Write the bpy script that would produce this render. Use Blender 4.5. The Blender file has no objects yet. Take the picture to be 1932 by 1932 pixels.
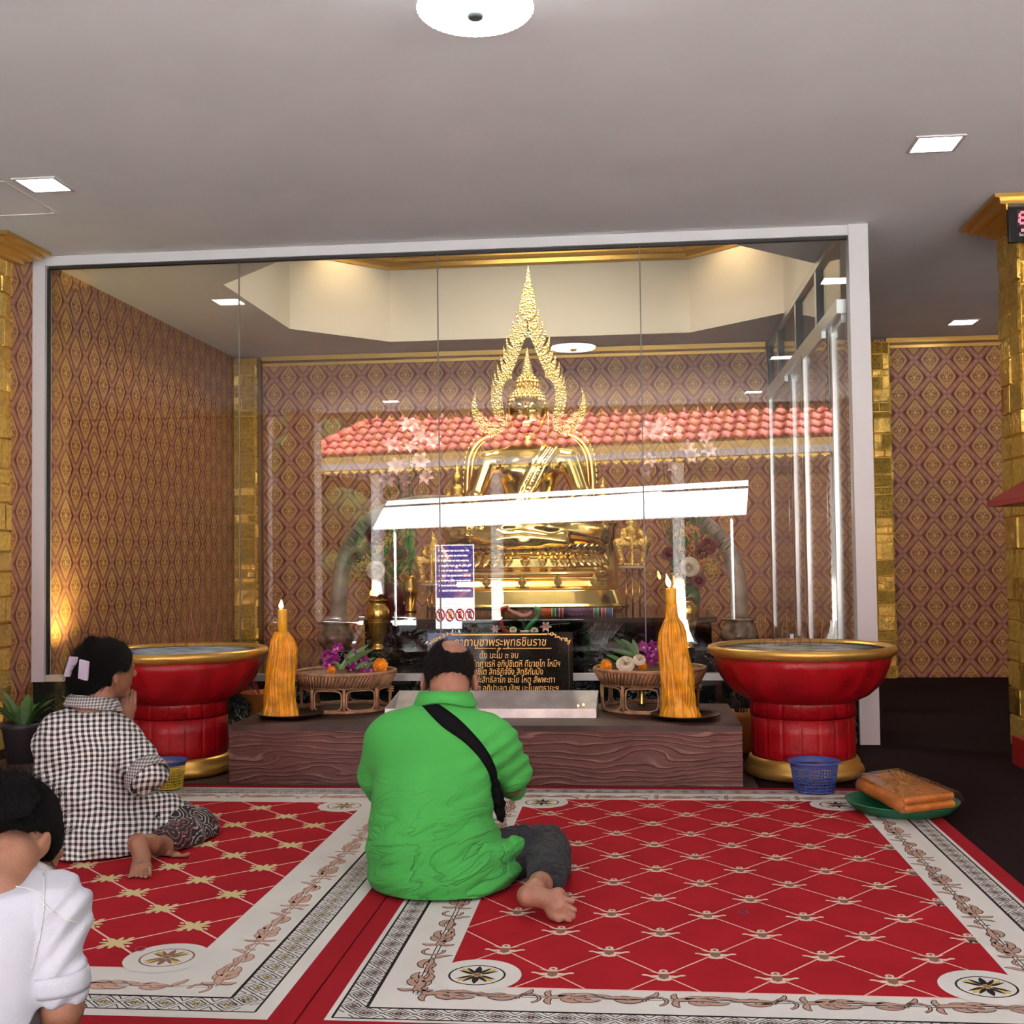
import bpy, bmesh, math, random
import numpy as np
from mathutils import Vector, Matrix
random.seed(7)
sc = bpy.context.scene
COL = sc.collection
# ------------------------------------------------------------------ camera
FPX, CPX, CAMH = 2260.0, 966.0, 1.2
_ps, _pi, _ro = math.radians(5.8), math.radians(2.26), math.radians(0.7)
_r0 = np.array([math.cos(_ps), math.sin(_ps), 0]); _f0 = np.array([-math.sin(_ps), math.cos(_ps), 0]); _z = np.array([0, 0, 1.0])
FW = _f0*math.cos(_pi)+_z*math.sin(_pi); _u0 = _z*math.cos(_pi)-_f0*math.sin(_pi)
RT = _r0*math.cos(_ro)-_u0*math.sin(_ro); UP = _u0*math.cos(_ro)+_r0*math.sin(_ro)
OC = np.array([0, 0, CAMH])
cam = bpy.data.cameras.new('camera'); camo = bpy.data.objects.new('camera', cam); COL.objects.link(camo)
cam.sensor_width = 36; cam.lens = FPX/1932*36; cam.clip_start = 0.05; cam.clip_end = 200
camo.matrix_world = Matrix(((RT[0], UP[0], -FW[0], OC[0]), (RT[1], UP[1], -FW[1], OC[1]), (RT[2], UP[2], -FW[2], OC[2]), (0, 0, 0, 1)))
sc.camera = camo
# ------------------------------------------------------------------ world, sun, exposure
w = bpy.data.worlds.new('world'); sc.world = w; w.use_nodes = True
bg = w.node_tree.nodes['Background']; bg.inputs[0].default_value = (0.70, 0.82, 1.0, 1); bg.inputs[1].default_value = 2.0
sun = bpy.data.lights.new('sun', 'SUN'); sun.energy = 62; sun.angle = 0.01; sun.color = (1, 0.975, 0.94)
suno = bpy.data.objects.new('sun', sun); COL.objects.link(suno)
suno.rotation_euler = Vector((0.50, 0.45, 0.74)).to_track_quat('Z', 'Y').to_euler()      # high sun behind the hall, shining towards the yard
suno.location = (0, 20, 30)
vs = sc.view_settings
vs.view_transform = 'Standard'; vs.look = 'None'; vs.gamma = 1; vs.use_curve_mapping = False
vs.exposure = 0.96
cy = sc.cycles
cy.use_denoising = True; cy.max_bounces = 10; cy.diffuse_bounces = 5; cy.glossy_bounces = 5; cy.transparent_max_bounces = 24; cy.transmission_bounces = 6
cy.sample_clamp_indirect = 12; cy.caustics_reflective = False; cy.caustics_refractive = False
# ------------------------------------------------------------------ pixels to places
def ray(px, py): return FW+RT*((px-CPX)/FPX)-UP*((py-CPX)/FPX)
def atY(px, py, Y): d = ray(px, py); return Vector(OC+d*(Y/d[1]))
def atZ(px, py, Z): d = ray(px, py); return Vector(OC+d*((Z-CAMH)/d[2]))
def mpp(Y): return Y/FPX/0.99          # metres per pixel at depth Y
# ------------------------------------------------------------------ objects
def link(o, parent=None):
    COL.objects.link(o)
    if parent is not None: o.parent = parent
    return o
def tag(o, label=None, cat=None, group=None, kind=None):
    if label: o['label'] = label
    if cat: o['category'] = cat
    if group: o['group'] = group
    if kind: o['kind'] = kind
    return o
def thing(name, label, cat, loc=(0, 0, 0), rz=0.0, group=None):
    o = bpy.data.objects.new(name, None); o.empty_display_size = 0.05; link(o)
    o.location = loc; o.rotation_euler = (0, 0, rz)
    return tag(o, label, cat, group)
def copy_tree(o, parent=None):
    c = o.copy(); COL.objects.link(c); c.parent = parent
    for ch in list(o.children): copy_tree(ch, c)
    return c
class MB:
    """collects shapes into one mesh"""
    def __init__(s): s.v = []; s.f = []; s.m = []; s.sm = []
    def add(s, vs, fs, m=0, sm=False):
        b = len(s.v); s.v += [tuple(p) for p in vs]
        for f in fs: s.f.append(tuple(i+b for i in f)); s.m.append(m); s.sm.append(sm)
        return s
    def box(s, x0, x1, y0, y1, z0, z1, m=0, M=None):
        vs = [(x, y, z) for z in (z0, z1) for y in (y0, y1) for x in (x0, x1)]
        if M is not None: vs = [tuple(M @ Vector(p)) for p in vs]
        return s.add(vs, [(0, 2, 3, 1), (4, 5, 7, 6), (0, 1, 5, 4), (2, 6, 7, 3), (0, 4, 6, 2), (1, 3, 7, 5)], m)
    def cbox(s, c, d, m=0, M=None):
        return s.box(c[0]-d[0]/2, c[0]+d[0]/2, c[1]-d[1]/2, c[1]+d[1]/2, c[2]-d[2]/2, c[2]+d[2]/2, m, M)
    def lathe(s, prof, n=32, c=(0, 0, 0), m=0, sm=True, fn=None, cap=True):
        vs = []; fs = []
        for r, z in prof:
            for k in range(n):
                a = 2*math.pi*k/n; rr = r*(fn(a, z) if fn else 1)
                vs.append((c[0]+rr*math.cos(a), c[1]+rr*math.sin(a), c[2]+z))
        for i in range(len(prof)-1):
            for k in range(n):
                k2 = (k+1) % n
                fs.append((i*n+k, i*n+k2, (i+1)*n+k2, (i+1)*n+k))
        s.add(vs, fs, m, sm)
        if cap:
            b = len(s.v)-len(vs)
            if prof[0][0] > 1e-4: s.f.append(tuple(b+k for k in range(n-1, -1, -1))); s.m.append(m); s.sm.append(False)
            if prof[-1][0] > 1e-4: s.f.append(tuple(b+(len(prof)-1)*n+k for k in range(n))); s.m.append(m); s.sm.append(False)
        return s
    def tube(s, pts, r, n=8, m=0, sm=True, cap=True, flat=1.0, closed=False):
        pts = [Vector(p) for p in pts]; N = len(pts)
        rs = r if isinstance(r, (list, tuple)) else [r]*N
        up = None; vs = []; fs = []
        for i, p in enumerate(pts):
            if closed: t = pts[(i+1) % N]-pts[i-1]
            else: t = pts[min(i+1, N-1)]-pts[max(i-1, 0)]
            if t.length < 1e-9: t = Vector((0, 0, 1))
            t.normalize()
            if up is None:
                up = Vector((0, 0, 1)) if abs(t.z) < 0.9 else Vector((1, 0, 0))
            up = (up-t*up.dot(t))
            if up.length < 1e-6: up = t.orthogonal()
            up.normalize(); sd = t.cross(up)
            for k in range(n):
                a = 2*math.pi*k/n
                vs.append(p+(sd*math.cos(a)+up*math.sin(a)*flat)*rs[i])
        R = N if closed else N-1
        for i in range(R):
            i2 = (i+1) % N
            for k in range(n):
                k2 = (k+1) % n
                fs.append((i*n+k, i*n+k2, i2*n+k2, i2*n+k))
        if cap and not closed: fs += [tuple(range(n-1, -1, -1)), tuple((N-1)*n+k for k in range(n))]
        return s.add(vs, fs, m, sm)
    def prism(s, poly, z0, z1, m=0, M=None, sm=False):
        """polygon (x,y) extruded in z"""
        n = len(poly)
        a = sum(poly[i][0]*poly[(i+1) % n][1]-poly[(i+1) % n][0]*poly[i][1] for i in range(n))
        if a < 0: poly = poly[::-1]
        vs = [(x, y, z0) for x, y in poly]+[(x, y, z1) for x, y in poly]
        if M is not None: vs = [tuple(M @ Vector(p)) for p in vs]
        fs = [tuple(range(n-1, -1, -1)), tuple(range(n, 2*n))]+[(i, (i+1) % n, n+(i+1) % n, n+i) for i in range(n)]
        return s.add(vs, fs, m, sm)
    def quad(s, a, b, c, d, m=0): return s.add([a, b, c, d], [(0, 1, 2, 3)], m)
    def sphere(s, c, r, nu=10, nv=7, m=0, M=None, sm=True):
        r = r if isinstance(r, (list, tuple)) else (r, r, r)
        vs = [(0, 0, -1)]
        for j in range(1, nv):
            t = math.pi*j/nv-math.pi/2
            for k in range(nu): vs.append((math.cos(t)*math.cos(2*math.pi*k/nu), math.cos(t)*math.sin(2*math.pi*k/nu), math.sin(t)))
        vs.append((0, 0, 1)); T = len(vs)-1
        fs = [(0, 1+(k+1) % nu, 1+k) for k in range(nu)]+[(T, T-nu+k, T-nu+(k+1) % nu) for k in range(nu)]
        for j in range(nv-2):
            for k in range(nu):
                k2 = (k+1) % nu; b = 1+j*nu
                fs.append((b+k, b+k2, b+nu+k2, b+nu+k))
        vs = [Vector((p[0]*r[0], p[1]*r[1], p[2]*r[2])) for p in vs]
        if M is not None: vs = [M @ p for p in vs]
        return s.add([tuple(p+Vector(c)) for p in vs], fs, m, sm)
    def mesh(s, name):
        me = bpy.data.meshes.new(name); me.from_pydata(s.v, [], s.f)
        me.polygons.foreach_set('material_index', s.m); me.polygons.foreach_set('use_smooth', s.sm); me.update()
        return me
    def build(s, name, mat, parent=None, loc=None, bevel=0.0):
        me = s.mesh(name)
        for mt in (mat if isinstance(mat, (list, tuple)) else [mat]): me.materials.append(mt)
        o = link(bpy.data.objects.new(name, me), parent)
        if loc is not None: o.location = loc
        if bevel:
            b = o.modifiers.new('b', 'BEVEL'); b.width = bevel; b.segments = 2; b.limit_method = 'ANGLE'; b.angle_limit = 0.6
        return o
def obj(name, me, mat, parent=None, loc=None):
    for mt in (mat if isinstance(mat, (list, tuple)) else [mat]): me.materials.append(mt)
    o = link(bpy.data.objects.new(name, me), parent)
    if loc is not None: o.location = loc
    return o
def inst(name, me, parent=None, loc=(0, 0, 0), rot=(0, 0, 0), scale=(1, 1, 1)):
    o = link(bpy.data.objects.new(name, me), parent); o.location = loc; o.rotation_euler = rot; o.scale = scale
    return o
def spline(pts, n=8):
    """Catmull-Rom through points of any dimension"""
    P = [np.array(p, float) for p in pts]; out = []
    for i in range(len(P)-1):
        a, b, c, d = P[max(i-1, 0)], P[i], P[i+1], P[min(i+2, len(P)-1)]
        for k in range(n):
            t = k/n
            out.append(0.5*((2*b)+(-a+c)*t+(2*a-5*b+4*c-d)*t*t+(-a+3*b-3*c+d)*t**3))
    out.append(P[-1])
    return [tuple(p) for p in out]
# ------------------------------------------------------------------ materials
class S:
    """a shader value with arithmetic"""
    def __init__(s, nt, k): s.nt = nt; s.k = k
    def op(s, o, *a):
        n = s.nt.nodes.new('ShaderNodeMath'); n.operation = o
        for i, x in enumerate((s,)+a):
            if isinstance(x, S): s.nt.links.new(x.k, n.inputs[i])
            else: n.inputs[i].default_value = x
        return S(s.nt, n.outputs[0])
    def __add__(s, b): return s.op('ADD', b)
    __radd__ = __add__
    def __mul__(s, b): return s.op('MULTIPLY', b)
    __rmul__ = __mul__
    def __sub__(s, b): return s.op('SUBTRACT', b)
    def __rsub__(s, b): return (s*-1)+b
    def __truediv__(s, b): return s.op('DIVIDE', b)
    def abs(s): return s.op('ABSOLUTE')
    def fract(s): return s.op('FRACT')
    def floor(s): return s.op('FLOOR')
    def sin(s): return s.op('SINE')
    def sqrt(s): return s.op('SQRT')
    def pw(s, b): return s.op('POWER', b)
    def min(s, b): return s.op('MINIMUM', b)
    def max(s, b): return s.op('MAXIMUM', b)
    def lt(s, b): return s.op('LESS_THAN', b)
    def gt(s, b): return s.op('GREATER_THAN', b)
    def ss(s, a, b):
        n = s.nt.nodes.new('ShaderNodeMapRange'); n.interpolation_type = 'SMOOTHSTEP'
        s.nt.links.new(s.k, n.inputs[0]); n.inputs[1].default_value = a; n.inputs[2].default_value = b
        return S(s.nt, n.outputs[0])
def _set(nt, sock, x):
    if isinstance(x, S): nt.links.new(x.k, sock)
    elif isinstance(x, bpy.types.NodeSocket): nt.links.new(x, sock)
    elif isinstance(x, (tuple, list)): sock.default_value = tuple(x)+((1,) if len(x) == 3 and sock.type == 'RGBA' else ())
    else: sock.default_value = x
def mixc(nt, f, a, b):
    n = nt.nodes.new('ShaderNodeMix'); n.data_type = 'RGBA'
    _set(nt, n.inputs[0], f); _set(nt, n.inputs[6], a); _set(nt, n.inputs[7], b)
    return n.outputs[2]
def coords(nt, kind='Object'):
    if kind == 'World': k = nt.nodes.new('ShaderNodeNewGeometry').outputs['Position']
    else: k = nt.nodes.new('ShaderNodeTexCoord').outputs[kind]
    n = nt.nodes.new('ShaderNodeSeparateXYZ'); nt.links.new(k, n.inputs[0])
    return k, S(nt, n.outputs[0]), S(nt, n.outputs[1]), S(nt, n.outputs[2])
def vec(nt, x, y, z):
    n = nt.nodes.new('ShaderNodeCombineXYZ')
    for i, q in enumerate((x, y, z)): _set(nt, n.inputs[i], q)
    return n.outputs[0]
def noise(nt, v, scale, detail=3, rough=0.5, dist=0.0):
    n = nt.nodes.new('ShaderNodeTexNoise'); n.inputs['Scale'].default_value = scale; n.inputs['Detail'].default_value = detail
    n.inputs['Roughness'].default_value = rough; n.inputs['Distortion'].default_value = dist
    if v is not None: nt.links.new(v, n.inputs['Vector'])
    return S(nt, n.outputs[0])
def bump(nt, h, dist, strength=1.0):
    n = nt.nodes.new('ShaderNodeBump'); n.inputs['Distance'].default_value = dist; n.inputs['Strength'].default_value = strength
    _set(nt, n.inputs['Height'], h)
    return n.outputs[0]
def new_mat(name):
    m = bpy.data.materials.new(name); m.use_nodes = True
    return m, m.node_tree, m.node_tree.nodes['Principled BSDF']
def mat(name, col, rough=0.5, metal=0.0, var=0.0, vscale=8, bumps=None, emis=None, alpha=1.0, coat=0.0, trans=0.0, sheen=0.0, sss=0.0, kind='Object'):
    m, nt, p = new_mat(name)
    p.inputs['Base Color'].default_value = (*col, 1); p.inputs['Roughness'].default_value = rough; p.inputs['Metallic'].default_value = metal
    if coat: p.inputs['Coat Weight'].default_value = coat; p.inputs['Coat Roughness'].default_value = 0.1
    if trans: p.inputs['Transmission Weight'].default_value = trans
    if sheen: p.inputs['Sheen Weight'].default_value = sheen
    if sss: p.inputs['Subsurface Weight'].default_value = sss; p.inputs['Subsurface Radius'].default_value = (0.012, 0.005, 0.003)
    if alpha < 1: p.inputs['Alpha'].default_value = alpha
    if emis: p.inputs['Emission Color'].default_value = (*emis[0], 1); p.inputs['Emission Strength'].default_value = emis[1]
    if rough >= 0.8: p.inputs['Specular IOR Level'].default_value = 0.12
    if var or bumps: v, x, y, z = coords(nt, kind)
    if var:
        f = noise(nt, v, vscale, 4).ss(0.3, 0.7)
        c0 = tuple(max(0, c*(1-var)) for c in col); c1 = tuple(min(1, c*(1+var)) for c in col)
        _set(nt, p.inputs['Base Color'], mixc(nt, f, c0, c1))
    if bumps:
        sca, d = bumps
        _set(nt, p.inputs['Normal'], bump(nt, noise(nt, v, sca, 4, 0.6), d))
    return m
M = {}
# ------------------------------------------------------------------ surface materials
def wallpaper(name, axis):
    m, nt, p = new_mat(name)
    v, x, y, z = coords(nt, 'World')
    u = (x if axis == 'x' else y)/0.308; q0 = z/0.346
    r = (u+q0).fract()-0.5; s = (u-q0).fract()-0.5
    P = ((r+s)*0.5); Q = ((r-s)*0.5); ap = P.abs(); d = r.abs().max(s.abs())
    GOLD, GOLD2, MAR, STR = (0.56, 0.30, 0.105), (0.34, 0.145, 0.048), (0.125, 0.018, 0.010), (0.40, 0.175, 0.11)
    # stripes of thread across the gold, a flame leaf with curls in the middle
    stripe = ((Q*95).sin()*0.5+0.5)*((Q-0.0).lt(-0.03))
    c = mixc(nt, stripe*0.35, GOLD, GOLD2)
    leaf = (ap-((0.27-Q)*0.30)).lt(0)*(Q.gt(-0.06))
    c = mixc(nt, leaf*((ap*130).sin()*0.25+0.45), c, (0.66, 0.40, 0.14))
    curl = (((ap-0.115)*(ap-0.115)+(Q+0.02)*(Q+0.02)).sqrt()-0.055).abs().lt(0.012)
    curl2 = (((ap-0.06)*(ap-0.06)+(Q-0.09)*(Q-0.09)).sqrt()-0.045).abs().lt(0.010)
    curl3 = (((ap-0.165)*(ap-0.165)+(Q-0.03)*(Q-0.03)).sqrt()-0.03).abs().lt(0.009)
    petal = (((ap-0.05)*(ap-0.05)*2.2+(Q+0.10)*(Q+0.10)).sqrt()-0.05).abs().lt(0.010)
    tip = (ap*1.5+(Q-0.17).abs()*0.55-0.055).abs().lt(0.012)
    rose = ((ap-0.16)*1.3).abs()+(Q-0.02).abs()*0.8
    c = mixc(nt, rose.lt(0.09)*0.55, c, (0.40, 0.15, 0.085))
    c = mixc(nt, curl.max(curl2).max(curl3).max(petal).max(tip)*0.75, c, MAR)
    band = (ap/0.285+(Q.abs()/0.365).pw(1.3)).gt(1.0)
    c = mixc(nt, band, c, MAR)
    c = mixc(nt, d.gt(0.385), c, GOLD2)
    c = mixc(nt, d.gt(0.393), c, STR)
    # beads along the strips
    t = (u*6.0).fract()-0.5; t2 = (q0*6.0).fract()-0.5
    bead = (t*t+t2*t2).sqrt().lt(0.22)*d.gt(0.43)
    c = mixc(nt, bead*0.55, c, (0.56, 0.28, 0.18))
    c = mixc(nt, (d-0.41).abs().lt(0.008), c, MAR)
    cross = (0.5-r.abs()).max(0.5-s.abs()).lt(0.022)
    c = mixc(nt, cross, c, MAR)
    n = noise(nt, v, 60, 2)
    c = mixc(nt, n.ss(0.35, 0.75)*0.25, c, (0.24, 0.09, 0.045))
    _set(nt, p.inputs['Base Color'], c); p.inputs['Roughness'].default_value = 0.42; p.inputs['Specular IOR Level'].default_value = 0.35
    _set(nt, p.inputs['Normal'], bump(nt, d.gt(0.385)+noise(nt, v, 320, 2)*0.4, 0.0008))
    return m
M['paper_x'] = wallpaper('wallpaper back', 'x'); M['paper_y'] = wallpaper('wallpaper side', 'y')
M['ceil'] = mat('ceiling paint', (0.80, 0.785, 0.785), 0.85, var=0.03, vscale=1.5, bumps=(90, 0.0006), kind='World')
M['cream'] = mat('recess paint', (0.62, 0.56, 0.475), 0.8, bumps=(80, 0.0005), kind='World')
M['white'] = mat('white powder coat', (0.56, 0.56, 0.575), 0.4)
M['alu'] = mat('brushed aluminium', (0.62, 0.66, 0.67), 0.32, 0.85)
M['black'] = mat('black rubber', (0.012, 0.012, 0.012), 0.5)
M['floor'] = mat('dark maroon floor carpet', (0.011, 0.004, 0.0045), 0.95, var=0.35, vscale=220, kind='World')
M['plaster'] = mat('hall plaster', (0.72, 0.66, 0.60), 0.8)
def gold_foil(name, col, rough, sca, dist, sca2=0):
    m, nt, p = new_mat(name); v, x, y, z = coords(nt, 'World')
    p.inputs['Metallic'].default_value = 1.0
    n = nt.nodes.new('ShaderNodeTexVoronoi'); n.feature = 'SMOOTH_F1'; n.inputs['Scale'].default_value = sca; nt.links.new(v, n.inputs['Vector'])
    h = S(nt, n.outputs[0])+noise(nt, v, sca*2.3, 5, 0.6, 1.5)*1.2
    _set(nt, p.inputs['Normal'], bump(nt, h, dist))
    _set(nt, p.inputs['Base Color'], mixc(nt, h.ss(0.5, 1.3), tuple(c*0.62 for c in col), col))
    p.inputs['Roughness'].default_value = rough
    return m
M['gold_brick'] = gold_foil('embossed gold brick', (0.86, 0.58, 0.13), 0.32, 34, 0.012)
M['gold_plain'] = gold_foil('hammered gold brick', (0.88, 0.60, 0.15), 0.30, 7, 0.012)
M['gold_trim'] = mat('gilded moulding', (0.72, 0.47, 0.14), 0.33, 1.0, bumps=(30, 0.002), kind='World')
M['brown_trim'] = mat('brown gilt edge', (0.20, 0.11, 0.035), 0.35, 0.6)
def marble(name, base, vein, amt=1.0, sca=3.2):
    m, nt, p = new_mat(name); v, x, y, z = coords(nt, 'World')
    a = (noise(nt, v, sca, 6, 0.62, 1.6)-0.5).abs(); b = (noise(nt, v, sca*2.6, 5, 0.6, 2.2)-0.5).abs()
    f = (1-a.ss(0.0, 0.013)).max((1-b.ss(0.0, 0.010))*0.6)*noise(nt, v, 2.0, 2).ss(0.42, 0.62)*amt
    _set(nt, p.inputs['Base Color'], mixc(nt, f, base, vein)); p.inputs['Roughness'].default_value = 0.06; p.inputs['Specular IOR Level'].default_value = 0.6
    return m
M['marble'] = marble('black veined marble', (0.008, 0.008, 0.009), (0.50, 0.47, 0.42), 0.7, 2.2)
M['marble_green'] = marble('green black marble', (0.006, 0.012, 0.010), (0.70, 0.70, 0.66), 1.3, 5.0)
def glass_mat(name, tint, refl):
    """clear pane: part of the light is mirrored by Fresnel, the rest goes straight through"""
    m = bpy.data.materials.new(name); m.use_nodes = True; nt = m.node_tree; nt.nodes.clear()
    o = nt.nodes.new('ShaderNodeOutputMaterial'); mx = nt.nodes.new('ShaderNodeMixShader')
    t = nt.nodes.new('ShaderNodeBsdfTransparent'); t.inputs[0].default_value = (*tint, 1)
    g = nt.nodes.new('ShaderNodeBsdfGlossy'); g.inputs['Roughness'].default_value = 0.0
    lw = nt.nodes.new('ShaderNodeLayerWeight'); lw.inputs[0].default_value = 0.5
    f = S(nt, lw.outputs['Facing']).pw(5.0)*(1-refl)+refl
    nt.links.new(f.k, mx.inputs[0]); nt.links.new(t.outputs[0], mx.inputs[1]); nt.links.new(g.outputs[0], mx.inputs[2]); nt.links.new(mx.outputs[0], o.inputs[0])
    return m
M['glass'] = glass_mat('clear float glass', (0.972, 0.985, 0.978), 0.043)
M['glass_edge'] = mat('green glass edge', (0.25, 0.42, 0.36), 0.1)
# ------------------------------------------------------------------ the setting
ZC, YG, YB, XL = 3.33, 7.87, 12.08, -4.10
def struct(o, label=None): o['kind'] = 'structure'; return o
struct(MB().box(-9, 7, -1.1, 12.4, -0.12, 0).build('floor', M['floor']))
OCT = [(-3.1, 8.84), (-3.1, 10.62), (-2.33, 11.41), (0.56, 11.41), (1.34, 10.62), (1.34, 8.84), (0.56, 8.06), (-2.33, 8.06)]
x0, x1, y0, y1 = -9, 7, -1.1, 12.4
RCT = [(x0, 8.84), (x0, 10.62), (-2.33, y1), (0.56, y1), (x1, 10.62), (x1, 8.84), (0.56, y0), (-2.33, y0)]
CRN = {1: (x0, y1), 3: (x1, y1), 5: (x1, y0), 7: (x0, y0)}
b = MB()
for i in range(8):
    j = (i+1) % 8
    poly = [OCT[i], OCT[j], RCT[j]]+([CRN[i]] if i in CRN else [])+[RCT[i]]
    b.add([(p[0], p[1], ZC) for p in poly], [tuple(range(len(poly)))])
ceiling = struct(b.build('ceiling', M['ceil']))
b = MB()
for i in range(8):
    p, q = OCT[i], OCT[(i+1) % 8]
    b.quad((*p, ZC), (*q, ZC), (*q, 4.30), (*p, 4.30))
b.add([(p[0], p[1], 4.30) for p in OCT], [tuple(range(8))])
b.build('recess_lining', M['cream'], ceiling)
b = MB()
for i in range(8):
    p, q = OCT[i], OCT[(i+1) % 8]; cx, cyy = -0.88, 9.73
    def ins(a, k): return (a[0]+(cx-a[0])*k, a[1]+(cyy-a[1])*k)
    for (k0, za), (k1, zb) in (((0.004, 4.03), (0.02, 4.05)), ((0.02, 4.05), (0.02, 4.09)), ((0.02, 4.09), (0.05, 4.12)), ((0.05, 4.12), (0.05, 4.17)), ((0.05, 4.17), (0.004, 4.17))):
        b.quad((*ins(p, k0), za), (*ins(q, k0), za), (*ins(q, k1), zb), (*ins(p, k1), zb))
b.build('recess_cornice', M['gold_trim'], ceiling)
b = MB()          # access hatch outline in the ceiling
hx1, hy1 = -3.445, 6.87
for (xa, xb, ya, yb) in ((hx1-0.6, hx1, hy1-0.006, hy1+0.006), (hx1-0.006, hx1+0.006, hy1-0.62, hy1), (hx1-0.6, hx1, hy1-0.626, hy1-0.614)):
    b.box(xa, xb, ya, yb, ZC-0.004, ZC+0.001)
b.build('access_hatch_joint', mat('hatch filler', (0.74, 0.68, 0.64), 0.8), ceiling)
struct(MB().box(-9.2, 7.2, -1.5, 12.6, 4.45, 4.6).build('roof', M['plaster']))
struct(MB().box(-9.2, 7.2, -1.35, -1.1, ZC, 4.45).build('trim_1', M['plaster']))
struct(MB().box(XL-0.15, XL, 7.55, YB+0.3, 0, ZC).build('wall_left', M['paper_y']))
struct(MB().box(-9.2, 7.2, YB, YB+0.3, 0, ZC).build('wall_back', M['paper_x']))
struct(MB().box(-9.2, XL-0.15, 7.55, 7.85, 0, ZC).build('wall_left_return', M['plaster']))
struct(MB().box(-9.2, -9.0, -1.1, YB+0.3, 0, 4.45).build('wall_left_outer', M['plaster']))
struct(MB().box(7.0, 7.2, -1.1, YB+0.3, 0, 4.45).build('wall_right', M['plaster']))
# back crown moulding
b = MB()
for xa, xb in ((-3.82, 1.33), (2.5, 7.0)):
    b.box(xa, xb, YB-0.05, YB, 3.285, 3.33, 0); b.box(xa, xb, YB-0.035, YB, 3.262, 3.285, 1); b.box(xa, xb, YB-0.02, YB, 3.235, 3.262, 0)
struct(b.build('trim_2', [M['gold_trim'], M['brown_trim']]))
# hall front: pillars and a carved trim under the ceiling edge
def front_pillar(x):
    b = MB(); b.box(x-0.205, x+0.205, -1.3, -0.9, 0, ZC)
    return struct(b.build('wall_front_pillar', M['plaster']))
for x in (-4.715, 2.99): front_pillar(x)
struct(MB().box(-9.0, -5.25, -1.3, -1.1, 0, ZC).build('wall_front_left', M['plaster'])); front_pillar(6.6)
tr = MB(); tr.box(-9, 7, -1.12, -1.08, 3.30, ZC)
tf = struct(tr.build('trim_3', mat('dark red carved trim', (0.10, 0.018, 0.012), 0.5)))
pend = MB().prism([(-0.09, 0), (0.09, 0), (0.075, -0.05), (0.03, -0.06), (0.02, -0.085), (0, -0.11), (-0.02, -0.085), (-0.03, -0.06), (-0.075, -0.05)], -0.012, 0.012, M=Matrix.Rotation(math.pi/2, 4, 'X')).mesh('pendant')
pend.materials.append(tf.data.materials[0])
for k in range(40): inst('pendant', pend, tf, (-4.5+k*0.19, -1.1, 3.30))
# ------------------------------------------------------------------ gold brick pillars
def brick_me(wd, hh, dp, seed):
    rnd = random.Random(seed); b = MB(); e = 0.006
    jx = [rnd.uniform(-0.004, 0.004) for _ in range(4)]
    f = [(-wd/2+e, -dp, e+jx[0]), (wd/2-e, -dp, e+jx[1]), (wd/2-e, -dp, hh-e+jx[2]), (-wd/2+e, -dp, hh-e+jx[3])]
    g = [(-wd/2, 0, 0), (wd/2, 0, 0), (wd/2, 0, hh), (-wd/2, 0, hh)]
    b.add(f+g, [(0, 1, 2, 3), (4, 5, 1, 0), (5, 6, 2, 1), (6, 7, 3, 2), (7, 4, 0, 3)])
    return b
def brick_pillar(name, x0, x1, y0, y1, z0, z1, faces, seed, hmin=0.10, hmax=0.2, cornice=True):
    core = MB().box(x0, x1, y0, y1, z0, z1).build(name, M['gold_plain']); struct(core)
    rnd = random.Random(seed)
    for face in faces:
        L = (x1-x0) if face == 'f' else (y1-y0)
        z = z0
        while z < z1-0.02:
            h = min(rnd.uniform(hmin, hmax), z1-z)
            if z1-(z+h) < 0.05: h = z1-z
            cuts = [0, L] if L < 0.3 and rnd.random() < 0.6 else [0, L*rnd.uniform(0.35, 0.65), L]
            for a, c in zip(cuts[:-1], cuts[1:]):
                me = brick_me(c-a-0.006, h-0.006, rnd.uniform(0.008, 0.022), rnd.random()).mesh('brick')
                me.materials.append(M['gold_brick'] if rnd.random() < 0.65 else M['gold_plain'])
                if face == 'f': inst('brick', me, core, (x0+(a+c)/2, y0, z+0.003))
                elif face == 'r': inst('brick', me, core, (x1, y0+(a+c)/2, z+0.003), (0, 0, math.pi/2))
                else: inst('brick', me, core, (x0, y1-(a+c)/2, z+0.003), (0, 0, -math.pi/2))
            z += h
    if cornice:
        b = MB()
        for k, (o, za, zb) in enumerate(((0.06, z1-0.11, z1-0.08), (0.10, z1-0.08, z1-0.055), (0.15, z1-0.055, z1-0.025), (0.19, z1-0.025, z1-0.001))):
            b.box(x0-o, x1+o, y0-o, y1+o, za, zb)
        b.build('cornice', M['gold_trim'], core)
    return core
brick_pillar('pillar_gold_left', -4.62, -4.118, 7.36, 7.56, 0, ZC, 'fr', 3)
brick_pillar('pillar_gold_right', 2.345, 2.80, 7.45, 7.85, 0, ZC, 'fl', 5)
brick_pillar('pillar_gold_corner', XL+0.005, -3.867, YB-0.10, YB, 0.41, 3.31, 'fr', 9, 0.05, 0.17, False)
brick_pillar('pillar_gold_back', 2.347, 2.515, YB-0.08, YB, 0, 3.29, 'fr', 11, 0.06, 0.17, False)
struct(MB().box(-3.866, -3.815, YB-0.07, YB, 0.41, 3.30).build('trim_4', M['brown_trim']))
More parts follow.
